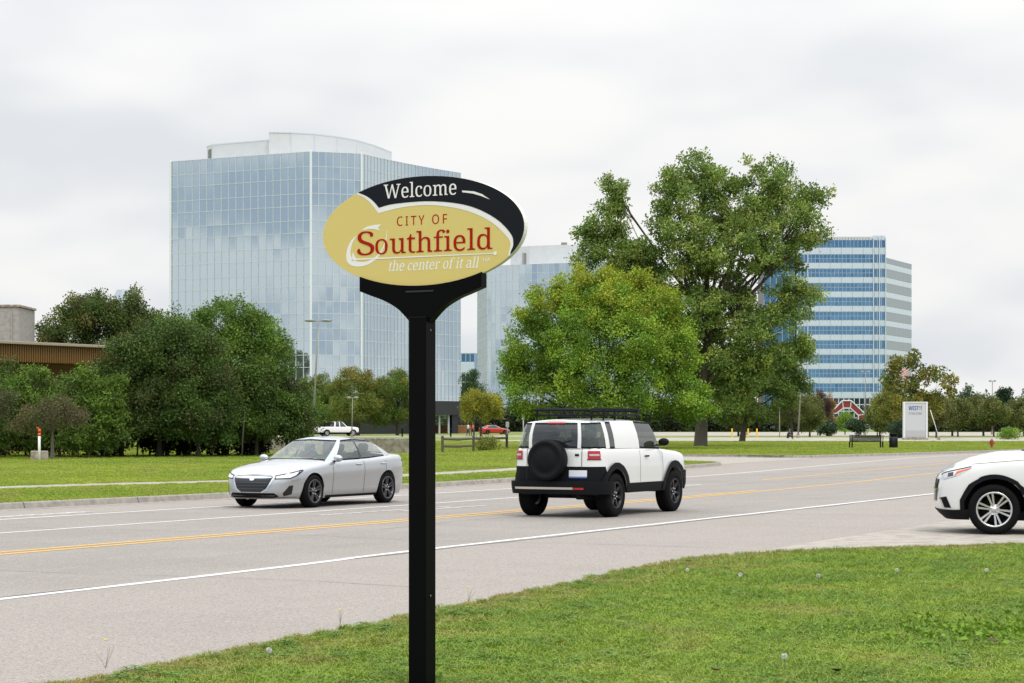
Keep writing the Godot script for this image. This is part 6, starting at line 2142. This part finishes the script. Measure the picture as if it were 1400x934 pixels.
	patch(t, "side_marker", s, [Vector2(car_u(s, 2.0) - 0.235, 0.89), Vector2(car_u(s, 2.0) - 0.20, 0.965), Vector2(car_u(s, 1.99), 1.025), Vector2(car_u(s, 2.0) - 0.01, 0.995), Vector2(car_u(s, 2.0) - 0.17, 0.935)], 0.009, M.lamp_amber)
	patch(t, "fog_recess", s, [Vector2(car_u(s, 2.2) - 0.34, 0.555), Vector2(car_u(s, 2.2) - 0.20, 0.575), Vector2(car_u(s, 2.2) - 0.12, 0.40), Vector2(car_u(s, 2.2) - 0.26, 0.40)], 0.006, M.black_trim)
	patch(t, "fog_trim", s, [Vector2(car_u(s, 2.2) - 0.37, 0.56), Vector2(car_u(s, 2.2) - 0.33, 0.555), Vector2(car_u(s, 2.2) - 0.25, 0.40), Vector2(car_u(s, 2.2) - 0.30, 0.395)], 0.009, M.chrome)
	patch(t, "grille", s, [Vector2(-0.62, 0.84), Vector2(0.62, 0.84), Vector2(0.55, 0.50), Vector2(-0.55, 0.50)], 0.006, M.gloss_black, false)
	patch(t, "grille_bar", s, [Vector2(-0.62, 0.70), Vector2(0.62, 0.70), Vector2(0.62, 0.66), Vector2(-0.62, 0.66)], 0.02, M.chrome, false)
	seam(t, s, [1.07, -0.36, -1.4], 0.42, 1.2)
	patch(t, "bonnet_seam", s, [Vector2(car_u(s, 1.98), 1.075), Vector2(car_u(s, 1.0), 1.16), Vector2(car_u(s, 1.0), 1.167), Vector2(car_u(s, 1.98), 1.082)], 0.002, M.seam)
	patch(t, "flank_crease", s, [Vector2(car_u(s, 1.1), 1.02), Vector2(car_u(s, -2.0), 1.08), Vector2(car_u(s, -2.0), 1.085), Vector2(car_u(s, 1.1), 1.027)], 0.004, M.white_paint)
	handles(t, s, [-0.12, -1.2], 1.0, M.white_paint)
	mirrors(t, 0.78, 1.33, 0.93, M.white_paint)
	seats(t, s, [0.15, -0.85], 0.85, 0.42)
	for c in [s.xf, s.xr]:
		for sd in [-1, 1]:
			wheel(t, V(c, 0.385, sd * 0.86), 0.385, 0.25, 0.262, 6, true, M.alloy, sd, 6)


func far_vehicles() -> void:
	# white pickup in the far lot
	var t := thing("pickup_truck", "white pickup truck with double cab parked before the mirrored block", "truck", Vector3(-23.0, LAWN + 0.01, -262), deg_to_rad(22.0))
	var s := {"plan": [Vector2(2.85, 0), Vector2(2.82, 0.5), Vector2(2.7, 0.8), Vector2(2.4, 0.95), Vector2(1.5, 1.0), Vector2(-2.5, 1.0), Vector2(-2.9, 0.97), Vector2(-2.98, 0.85), Vector2(-3.0, 0)],
		"shoulder": [Vector2(-3, 1.22), Vector2(0.8, 1.22), Vector2(2.0, 1.2), Vector2(2.7, 1.1), Vector2(2.86, 1.02)], "crown": [Vector2(-3, 0.0), Vector2(0.8, 0.02), Vector2(1.5, 0.07), Vector2(2.6, 0.03)],
		"side": [Vector2(0, 0.05), Vector2(0.3, 0.0), Vector2(0.8, 0.01), Vector2(1, 0.04)], "front": [Vector2(0, 0.05), Vector2(0.3, 0.0), Vector2(1, 0.06)], "rear": [Vector2(0, 0.05), Vector2(0.3, 0.0), Vector2(1, 0.02)],
		"sill": 0.5, "xf": 1.9, "xr": -1.7, "arch": 0.46, "axle": 0.42, "half": 1.0, "bonnet": 0.9, "deck": -2.97, "round": 0.05}
	car_body(t, s, M.truck_white)
	greenhouse(t, s, [[Vector2(1.35, 0), Vector2(0.6, 0), 1.86, "windshield", 5], [Vector2(1.15, 0.78), Vector2(0.5, 0.66), 1.85, "pillar", 2], [Vector2(1.0, 0.92), Vector2(0.42, 0.7), 1.85, "side_window", 4], [Vector2(0.15, 0.92), Vector2(0.1, 0.72), 1.87, "pillar", 1], [Vector2(0.02, 0.92), Vector2(0.0, 0.72), 1.87, "side_window", 3], [Vector2(-0.5, 0.92), Vector2(-0.45, 0.72), 1.86, "pillar", 2], [Vector2(-0.68, 0.86), Vector2(-0.6, 0.68), 1.85, "rear_window", 5], [Vector2(-0.72, 0), Vector2(-0.62, 0), 1.86, "rear_window", 1]], M.truck_white, 0.04, M.tinted_glass)
	var st := tool()
	box(st, V(-1.85, 0.82, 0), V(2.2, 0.06, 1.8))
	box(st, V(-0.74, 0.95, 0), V(0.05, 0.54, 1.84))
	build(t, "bed_floor", st, M.black_trim)
	st = tool(true)
	for z in [-0.8, 0.8]:
		tube(st, [V(-0.9, 1.22, z), V(-0.9, 1.75, z), V(-2.6, 1.35, z)], [0.035, 0.035, 0.03], 6)
	tube(st, [V(-0.9, 1.75, -0.8), V(-0.9, 1.75, 0.8)], [0.035, 0.035], 6)
	build(t, "bed_rail", st, M.black_trim)
	patch(t, "tail_light", s, [Vector2(s.T - 1.05, 0.85), Vector2(s.T - 1.05, 1.12), Vector2(s.T - 0.8, 1.12), Vector2(s.T - 0.8, 0.85)], 0.01, M.lamp_red)
	patch(t, "rear_bumper", s, [Vector2(s.T - 1.0, 0.5), Vector2(s.T - 1.0, 0.66), Vector2(s.T + 1.0, 0.66), Vector2(s.T + 1.0, 0.5)], 0.06, M.chrome, false)
	for c in [s.xf, s.xr]:
		for sd in [-1, 1]:
			wheel(t, V(c, 0.41, sd * 0.86), 0.41, 0.27, 0.24, 6, false, M.alloy, sd)
	sedan_car("red_car", "bright red car parked far off right of the sign post", Vector3(-2.7, LAWN + 0.004, -306), deg_to_rad(20.0), M.red_paint)


# ---------------------------------------------------------------- street furniture

func lamp_post(label: String, at: Vector3, h: float, r: float, arm: float, lean := 0.0, group := "") -> Node3D:
	var t := thing("street_lamp", label, "street lamp", at, 0.0, group)
	var top := V(lean, h - 0.15, 0)
	var st := tool(true)
	tube(st, [V(0, 0, 0), V(lean * 0.5, h * 0.5, 0), top], [r * 1.25, r, r * 0.75], 10)
	build(t, "pole", st, M.steel_grey)
	st = tool()
	box(st, V(0, 0.2, 0), V(r * 4.5, 0.5, r * 4.5), 0.04)
	build(t, "footing", st, M.wall_concrete)
	st = tool()
	tube(st, [top + V(-arm * 0.5, 0.02, 0), top + V(arm * 0.5, 0.02, 0)], [0.045, 0.045], 6)
	build(t, "arm", st, M.steel_grey)
	for s in [-1, 1]:
		st = tool(true)
		ellipsoid(st, top + V(s * arm * 0.62, 0.05, 0), V(arm * 0.42, 0.13, 0.26), 8, 14)
		var hd := build(t, "lamp_head", st, M.steel_grey)
		st = tool()
		box(st, top + V(s * arm * 0.62, -0.07, 0), V(arm * 0.45, 0.03, 0.3), 0.01)
		build(hd, "lens", st, M.sign_side)
	return t


func street_furniture() -> void:
	lamp_post("tall leaning double headed street lamp before the mirrored block at left", Vector3(-18.55, LAWN, -185), 11.3, 0.09, 1.25, 0.55)
	lamp_post("short double headed lamp beside the white pickup truck", Vector3(-18.6, LAWN, -231), 4.75, 0.06, 0.7, 0.1)
	lamp_post("double headed lamp pole the sitting person leans against", Vector3(32.9, LAWN, -229), 8.6, 0.08, 0.62, 0.5)
	lamp_post("double headed lamp pole before the banded tower over the bench", Vector3(51.4, LAWN, -290), 9.3, 0.09, 0.75, 0.1)
	lamp_post("double headed lamp pole standing against the sky near the right edge", Vector3(72.4, LAWN, -300), 8.2, 0.09, 0.55, 0.0)
	# bench, seen from behind
	var b := thing("bench", "black metal slatted park bench on the far lawn beside the litter bin", "bench", Vector3(23.15, LAWN, -130.4), deg_to_rad(-6))
	for k in 6:
		var st := tool()
		box(st, V(0, 0.45 + k * 0.075, 0.16 + k * 0.012), V(2.05, 0.062, 0.02), 0.006)
		build(b, "back_slat", st, M.dark_metal)
	for k in 5:
		var st := tool()
		box(st, V(0, 0.42, 0.08 - k * 0.095), V(2.05, 0.025, 0.06), 0.006)
		build(b, "seat_slat", st, M.dark_metal)
	for x in [-1.02, -0.85, 0.98, 1.12]:
		var st := tool()
		tube(st, [V(x, 0, 0.22), V(x, 0.42, 0.17), V(x, 0.88, 0.24)], [0.028, 0.028, 0.025], 6)
		tube(st, [V(x, 0, -0.35), V(x, 0.42, -0.32)], [0.025, 0.025], 6)
		build(b, "leg", st, M.dark_metal)
	var bin := thing("litter_bin", "black litter bin with flat lid right of the bench", "bin", Vector3(24.95, LAWN, -130.2))
	var st := tool(true)
	lathe(st, [Vector2(0.0, 0.0), Vector2(0.24, 0.0), Vector2(0.28, 0.72), Vector2(0.24, 0.74)], 20)
	build(bin, "drum", st, M.drum_navy)
	st = tool()
	for k in 20:
		var a := TAU * k / 20
		box(st, V(cos(a) * 0.268, 0.38, sin(a) * 0.268), V(0.02, 0.68, 0.04), 0.0, Basis(Vector3.UP, -a))
	build(bin, "drum_slat", st, M.dark_metal)
	st = tool(true)
	lathe(st, [Vector2(0.22, 0.74), Vector2(0.22, 0.88), Vector2(0.29, 0.90), Vector2(0.29, 0.97), Vector2(0.0, 0.99)], 20)
	build(bin, "lid", st, M.dark_metal)
	# board sign
	var g := thing("board_sign", "white upright board sign with blue and dark lettering on the far lawn", "sign", Vector3(40.75, LAWN, -201.2), deg_to_rad(4))
	st = tool()
	box(st, V(0, 2.0, 0), V(2.1, 3.5, 0.36), 0.03)
	build(g, "board", st, M.sign_board)
	st = tool()
	box(st, V(-1.14, 2.0, 0), V(0.17, 3.66, 0.5), 0.03)
	box(st, V(1.14, 2.0, 0), V(0.19, 3.66, 0.5), 0.03)
	box(st, V(0, 3.78, 0), V(2.1, 0.1, 0.48), 0.02)
	build(g, "frame", st, M.sign_side)
	st = tool()
	box(st, V(0, 0.1, 0), V(2.5, 0.24, 0.7), 0.03)
	build(g, "plinth", st, M.wall_concrete)
	st = tool()
	box(st, V(0, 0.62, 0.185), V(2.05, 0.7, 0.02), 0.005)
	build(g, "lower_panel", st, M.lower_board)
	lettering(g, "sign_lettering", "WEST", false, M.sign_blue, -0.72, 0.3, 2.98, 3.42, 0.19, 0.0, false, 0.0, true)
	lettering(g, "sign_lettering", "11", false, M.grey_print, 0.36, 0.64, 2.98, 3.42, 0.19, 0.0, false, 0.0, true)
	lettering(g, "address_lettering", "27100-27300", false, M.grey_print, -0.7, 0.62, 2.55, 2.76, 0.19)
	var p := thing("guy_pole", "thin slanting white pole leaning from the board sign's right top", "pole", Vector3(42.2, LAWN, -200.8))
	st = tool(true)
	tube(st, [V(0.0, 3.0, 0), V(0.75, 0.4, 0.3)], [0.035, 0.035], 7)
	build(p, "pole", st, M.sign_side)
	st = tool()
	box(st, V(0.78, 0.2, 0.3), V(0.3, 0.4, 0.3), 0.04)
	build(p, "weight", st, M.wall_concrete)
	# hydrant
	var h := thing("fire_hydrant", "rusty red fire hydrant by the far sidewalk at right", "hydrant", Vector3(31.24, LAWN, -129.6))
	st = tool(true)
	lathe(st, [Vector2(0.0, 0.0), Vector2(0.14, 0.0), Vector2(0.14, 0.04), Vector2(0.095, 0.05), Vector2(0.095, 0.42), Vector2(0.13, 0.44), Vector2(0.13, 0.48), Vector2(0.1, 0.56), Vector2(0.03, 0.61), Vector2(0.03, 0.65), Vector2(0.0, 0.66)], 14)
	build(h, "barrel", st, M.hydrant_red)
	for s in [[V(-0.2, 0.36, 0), V(0.2, 0.36, 0), 0.06], [V(0, 0.34, 0), V(0, 0.34, 0.2), 0.08]]:
		st = tool()
		tube(st, [s[0], s[1]], [s[2], s[2]], 8)
		build(h, "outlet", st, M.hydrant_red)
	# yellow bollards
	var bl := ["yellow bollard left of the second trunk, nearest the cottonwood", "yellow bollard right of the second trunk, middle of three", "yellow bollard farthest right of the three"]
	for k in 3:
		var o := thing("bollard", bl[k], "bollard", Vector3([25.58, 27.45, 28.47][k], LAWN, -231.4), 0.0, "yellow bollards by the parking lot")
		st = tool(true)
		lathe(st, [Vector2(0.085, 0.0), Vector2(0.085, 1.0), Vector2(0.06, 1.06), Vector2(0.0, 1.08)], 12)
		build(o, "post", st, M.safety_yellow)
	# marker post and block under the bush at the left
	var m := thing("marker_post", "white marker post with orange top in front of the left thicket", "post", Vector3(-20.4, LAWN, -85.9))
	st = tool(true)
	tube(st, [V(0, 0, 0), V(0, 1.06, 0)], [0.055, 0.055], 10)
	build(m, "post", st, M.post_white)
	for k in 2:
		st = tool(true)
		tube(st, [V(0, 1.075 + k * 0.17, 0), V(0.01, 1.20 + k * 0.17, 0)], [0.06, 0.055], 10)
		build(m, "orange_band", st, M.marker_orange)
	st = tool()
	box(st, V(-0.07, 1.42, 0), V(0.1, 0.05, 0.02), 0.005, Basis(Vector3.BACK, -0.4))
	build(m, "tag", st, M.marker_orange)
	st = tool()
	box(st, V(0, 0.2, 0), V(0.75, 0.42, 0.5), 0.03, Basis(Vector3.UP, 0.25))
	var cb := build(self, "concrete_block", st, M.wall_concrete)
	cb.position = Vector3(-20.75, LAWN, -87.4)
	tag(cb, "beige concrete block behind the white and orange marker post", "block")
	# retaining wall behind the sedan, of cast lengths
	var w := thing("retaining_wall", "low weathered concrete wall behind the silver sedan", "wall", Vector3(-16.6, LAWN, -118.0), 0.0)
	var a := Vector3(0, 0, 0)
	var e := Vector3(11.1, 0, 10.8)
	var u := (e - a).normalized()
	for k in 6:
		st = tool()
		box(st, a.lerp(e, (k + 0.5) / 6.0) + V(0, 0.4, 0), V((e - a).length() / 6.0 - 0.02, 0.85, 0.3), 0.025, Basis(u, Vector3.UP, u.cross(Vector3.UP)))
		build(w, "wall_section", st, M.wall_concrete)
	# split rail fence
	var f := thing("rail_fence", "weathered two rail wooden fence right of the sign post", "fence", Vector3(-3.85, LAWN, -110.2))
	var posts := [V(0, 0, 0), V(1.62, 0, -5.2), V(3.5, 0, -20)]
	for q in posts:
		st = tool()
		box(st, q + V(0, 0.46, 0), V(0.15, 0.95, 0.15), 0.02)
		build(f, "post", st, M.old_wood)
	for k in 2:
		for y in [0.36, 0.76]:
			if k == 1 and y < 0.5:
				continue
			st = tool()
			var q0: Vector3 = posts[k] + V(0.04, y, 0.02)
			var q1: Vector3 = posts[k + 1] + V(-0.04, y - (0.08 if k else 0.02), 0.02)
			tube(st, [q0, q0.lerp(q1, 0.5) + V(0, -0.03, 0), q1], [0.07, 0.075, 0.06], 6)
			build(f, "rail", st, M.old_wood)
	# shrub and tall grass at the fence
	round_tree("shrub", "small yellow green shrub beside the wooden fence's middle post", -1.5, 117.5, 0.75, 0.6, 0.03, 200, [Color(0.16, 0.17, 0.03), Color(0.12, 0.15, 0.03)], {"leaf": 0.09, "spread": 0.2})
	# red fire valve at the left, small posts and signs of the far lot
	var r := thing("fire_valve", "small bright red fire valve beyond the silver sedan at left", "valve", Vector3(-30.2, LAWN, -248))
	st = tool(true)
	ellipsoid(st, V(0, 0.55, 0), V(0.42, 0.4, 0.42), 8, 12)
	build(r, "dome", st, M.bright_red)
	st = tool(true)
	tube(st, [V(0, 0, 0), V(0, 0.5, 0)], [0.16, 0.16], 8)
	build(r, "stem", st, M.bright_red)
	for q in [[-25.6, 248.0, "black path bollard light left of the leaning lamp"], [-13.9, 252.0, "black path bollard light left of the sign post"], [-7.6, 247.0, "black path bollard light right of the sign post"]]:
		var o := thing("path_light", q[2], "path light", Vector3(q[0], LAWN, -q[1]), 0.0, "path lights before the mirrored block")
		st = tool(true)
		lathe(st, [Vector2(0.1, 0), Vector2(0.1, 0.85), Vector2(0.13, 0.86), Vector2(0.13, 1.02), Vector2(0, 1.05)], 10)
		build(o, "post", st, M.dark_metal)
		st = tool(true)
		lathe(st, [Vector2(0.105, 0.86), Vector2(0.105, 0.96)], 10)
		build(o, "lens", st, M.sign_side)
	var pl := thing("small_sign", "small white low sign on two legs left of the sign post", "sign", Vector3(-11.6, LAWN, -247))
	st = tool()
	box(st, V(0, 0.85, 0), V(1.0, 0.5, 0.05), 0.01)
	build(pl, "board", st, M.sign_side)
	for x in [-0.42, 0.42]:
		st = tool()
		box(st, V(x, 0.35, 0), V(0.08, 0.7, 0.05), 0.01)
		build(pl, "leg", st, M.sign_side)
	for q in [[-18.9, 186.0, 1.9, "thin white post beside the leaning lamp's foot"], [-0.3, 132.0, 1.75, "thin grey sign pole between fence and off-roader"], [0.9, 158.0, 2.3, "pale signal post just left of the off-roader"]]:
		var o := thing("thin_post", q[3], "post", Vector3(q[0], LAWN, -q[1]))
		st = tool(true)
		tube(st, [V(0, 0, 0), V(0, q[2], 0)], [0.05, 0.045], 7)
		build(o, "pole", st, M.pale_pole)
		st = tool()
		box(st, V(0, q[2] - 0.2, 0.05), V(0.22, 0.34, 0.04), 0.01)
		build(o, "plate", st, M.sign_side if q[2] < 2.0 else M.pale_pole)
	var so := thing("small_utility_box", "small white utility box right of the sitting person", "utility box", Vector3(37.9, LAWN, -222))
	st = tool()
	box(st, V(0, 0.25, 0), V(0.5, 0.5, 0.4), 0.04)
	build(so, "cabinet", st, M.sign_side)
	st = tool()
	box(st, V(0, 0.53, 0), V(0.56, 0.06, 0.46), 0.02)
	build(so, "lid", st, M.sign_side)
	# flags
	flag("striped flag on a short pole before the banded tower's left corner", Vector3(32.0, LAWN, -238), 7.6, 1.3, 0.85, 0.35)
	flag("large striped flag behind the sparse yellowing tree", Vector3(50.2, LAWN, -262), 9.4, 2.3, 1.4, 0.3)


func flag(label: String, at: Vector3, h: float, w: float, fh: float, droop: float) -> void:
	var t := thing("flag", label, "flag", at)
	var st := tool(true)
	tube(st, [V(0, 0, 0), V(0, h, 0)], [0.06, 0.035], 8)
	build(t, "pole", st, M.pale_pole)
	var rows := 13
	var cols := 12
	var tools := [tool(true), tool(true), tool(true)]
	for j in rows:
		for i in cols:
			var q := []
			for e in [[i, j], [i + 1, j], [i + 1, j + 1], [i, j + 1]]:
				var s := float(e[0]) / cols
				q.append(V(0.05 + w * s * 0.9, h - 0.15 - fh * e[1] / rows - droop * w * s * s, 0.09 * sin(s * 9.0 + e[1] * 0.12) * w * s + 0.02))
			var k := 2 if (i < 5 and j < 7) else (0 if j % 2 == 0 else 1)
			face(tools[k], q[3], q[2], q[1], q[0])
	var fl := build(t, "red_stripe", tools[0], M.flag_red)
	fl.name = "red_stripe"
	build(t, "white_stripe", tools[1], M.white_cloth)
	build(t, "blue_field", tools[2], M.flag_blue)


# ---------------------------------------------------------------- people

func figure(bones: Array, cell: float, k := 0.035) -> ArrayMesh:     # surface nets round tapered bones: [from, to, radius, radius]
	var lo := Vector3.ONE * 1e9
	var hi := -lo
	for b in bones:
		var r := maxf(b[2], b[3]) + 0.08
		lo = lo.min(b[0] - Vector3.ONE * r).min(b[1] - Vector3.ONE * r)
		hi = hi.max(b[0] + Vector3.ONE * r).max(b[1] + Vector3.ONE * r)
	var n := Vector3i(((hi - lo) / cell).ceil()) + Vector3i.ONE
	var f := PackedFloat32Array()
	f.resize(n.x * n.y * n.z)
	for z in n.z:
		for y in n.y:
			for x in n.x:
				var p := lo + Vector3(x, y, z) * cell
				var d := 1e3
				for b in bones:
					var ab: Vector3 = b[1] - b[0]
					var h := clampf((p - b[0]).dot(ab) / maxf(ab.length_squared(), 1e-6), 0, 1)
					var e: float = (p - b[0] - ab * h).length() - lerpf(b[2], b[3], h)
					if d > 900.0:
						d = e
					else:
						var m := clampf(0.5 + 0.5 * (e - d) / k, 0, 1)
						d = lerpf(e, d, m) - k * m * (1.0 - m)
				f[x + n.x * (y + n.y * z)] = d
	var verts := {}
	var st := tool(true)
	for z in n.z - 1:
		for y in n.y - 1:
			for x in n.x - 1:
				var sum := Vector3.ZERO
				var cnt := 0
				for e in [[0, 1], [2, 3], [4, 5], [6, 7], [0, 2], [1, 3], [4, 6], [5, 7], [0, 4], [1, 5], [2, 6], [3, 7]]:
					var ca := Vector3i(x + (e[0] & 1), y + ((e[0] >> 1) & 1), z + (e[0] >> 2))
					var cb := Vector3i(x + (e[1] & 1), y + ((e[1] >> 1) & 1), z + (e[1] >> 2))
					var fa := f[ca.x + n.x * (ca.y + n.y * ca.z)]
					var fb := f[cb.x + n.x * (cb.y + n.y * cb.z)]
					if (fa < 0.0) != (fb < 0.0):
						sum += Vector3(ca).lerp(Vector3(cb), fa / (fa - fb))
						cnt += 1
				if cnt:
					verts[Vector3i(x, y, z)] = lo + sum / cnt * cell
	for v in verts:
		var at := f[v.x + n.x * (v.y + n.y * v.z)]
		for ax in 3:
			var d := Vector3i.ZERO
			d[ax] = 1
			var u := Vector3i.ZERO
			u[(ax + 1) % 3] = 1
			var w := Vector3i.ZERO
			w[(ax + 2) % 3] = 1
			var nx: Vector3i = v + d
			var nv := f[nx.x + n.x * (nx.y + n.y * nx.z)]
			if (at < 0.0) != (nv < 0.0) and verts.has(v - u) and verts.has(v - w) and verts.has(v - u - w):
				if at < 0.0:
					face(st, verts[v - u - w], verts[v - w], verts[v], verts[v - u])
				else:
					face(st, verts[v - u - w], verts[v - u], verts[v], verts[v - w])
	return done(st)


func person(label: String, at: Vector3, turn: float, sitting: bool, top: Material, legs: Material, shoes: Material) -> void:
	var t := thing("person", label, "person", at, turn)
	var hip := 0.24 if sitting else 0.95
	var sh := hip + 0.5
	var lean := 0.16 if sitting else 0.03
	var hd := V(lean + 0.03, sh + 0.25, 0)
	var skin := []
	var shirt := []
	var trousers := []
	var boots := []
	skin.append([V(lean, sh + 0.02, 0), V(lean + 0.01, sh + 0.13, 0), 0.055, 0.05])
	skin.append([hd + V(0, -0.05, 0), hd + V(-0.005, 0.05, 0), 0.075, 0.092])
	skin.append([hd + V(0.085, -0.01, 0), hd + V(0.1, -0.035, 0), 0.014, 0.016])                # nose
	skin.append([hd + V(0.05, -0.1, 0), hd + V(0.06, -0.1, 0), 0.04, 0.035])                     # chin
	for s in [-1, 1]:
		skin.append([hd + V(-0.01, 0.0, s * 0.09), hd + V(-0.015, -0.03, s * 0.092), 0.016, 0.012])   # ears
		var shoulder := V(lean, sh - 0.03, s * 0.18)
		var elbow := V(lean + 0.12, sh - 0.28, s * 0.25) if sitting else V(0.02 + 0.06 * s, sh - 0.32, s * 0.24)
		var wrist := V(0.36, hip + 0.2, s * 0.16) if sitting else V(0.1 + 0.1 * s, sh - 0.55, s * 0.25)
		shirt.append([shoulder, elbow, 0.062, 0.048])
		skin.append([elbow, wrist, 0.043, 0.03])
		var dir := (wrist - elbow).normalized()
		skin.append([wrist, wrist + dir * 0.08, 0.03, 0.036])
		for k in 4:
			var o := V(0, 0, (k - 1.5) * 0.018)
			skin.append([wrist + dir * 0.08 + o, wrist + dir * (0.15 + 0.012 * (1.5 - absf(k - 1.5))) + o + V(0.01, -0.02, 0), 0.011, 0.009])
		skin.append([wrist + dir * 0.03, wrist + dir * 0.08 + V(0.02, 0.01, -s * 0.045), 0.013, 0.01])
		shirt.append([V(lean * 0.6, sh - 0.12, s * 0.1), V(0, hip + 0.08, s * 0.09), 0.115, 0.105])
		var hj := V(0, hip, s * 0.09)
		var knee := V(0.36, 0.46, s * 0.13) if sitting else V(0.05 + 0.1 * s, 0.5, s * 0.1)
		var ankle := V(0.52, 0.09, s * 0.13) if sitting else V(-0.02 + 0.18 * s, 0.1, s * 0.1)
		trousers.append([hj, knee, 0.092, 0.064])
		trousers.append([knee, ankle, 0.06, 0.045])
		trousers.append([V(0, hip + 0.02, s * 0.06), V(0, hip - 0.02, s * 0.06), 0.11, 0.11])
		boots.append([ankle + V(0, -0.03, 0), ankle + V(0.15, -0.055, 0), 0.045, 0.035])
	shirt.append([V(lean, sh - 0.06, -0.13), V(lean, sh - 0.06, 0.13), 0.085, 0.085])
	# one continuous body; clothes and hair lie over it
	put(t, "body", figure(skin + shirt.map(func(b): return [b[0], b[1], b[2] * 0.9, b[3] * 0.9]) + trousers.map(func(b): return [b[0], b[1], b[2] * 0.9, b[3] * 0.9]) + boots.map(func(b): return [b[0], b[1], b[2] * 0.85, b[3] * 0.85]), 0.024, 0.03), M.skin)
	put(t, "shirt", figure(shirt, 0.028), top)
	put(t, "trousers", figure(trousers, 0.028), legs)
	put(t, "shoes", figure(boots, 0.024), shoes)
	put(t, "hair", figure([[hd + V(-0.03, 0.05, 0), hd + V(-0.01, 0.075, 0), 0.09, 0.085], [hd + V(-0.05, -0.02, 0), hd + V(-0.05, 0.04, 0), 0.07, 0.085]], 0.024), M.hair)


func people() -> void:
	person("person in dark clothes and lime shoes sitting on the lawn edge by the lamp pole", Vector3(28.5, LAWN, -205.7), deg_to_rad(-25), true, M.dark_cloth, M.dark_cloth, M.lime_cloth)
	person("person in a white top walking near the building base right of the sign post", Vector3(-5.75, LAWN, -262), deg_to_rad(190), false, M.white_cloth, M.dark_cloth, M.dark_cloth)
	person("person in an orange top walking near the building base right of the sign post", Vector3(-5.15, LAWN, -263), deg_to_rad(190), false, M.orange_cloth, M.dark_cloth, M.dark_cloth)
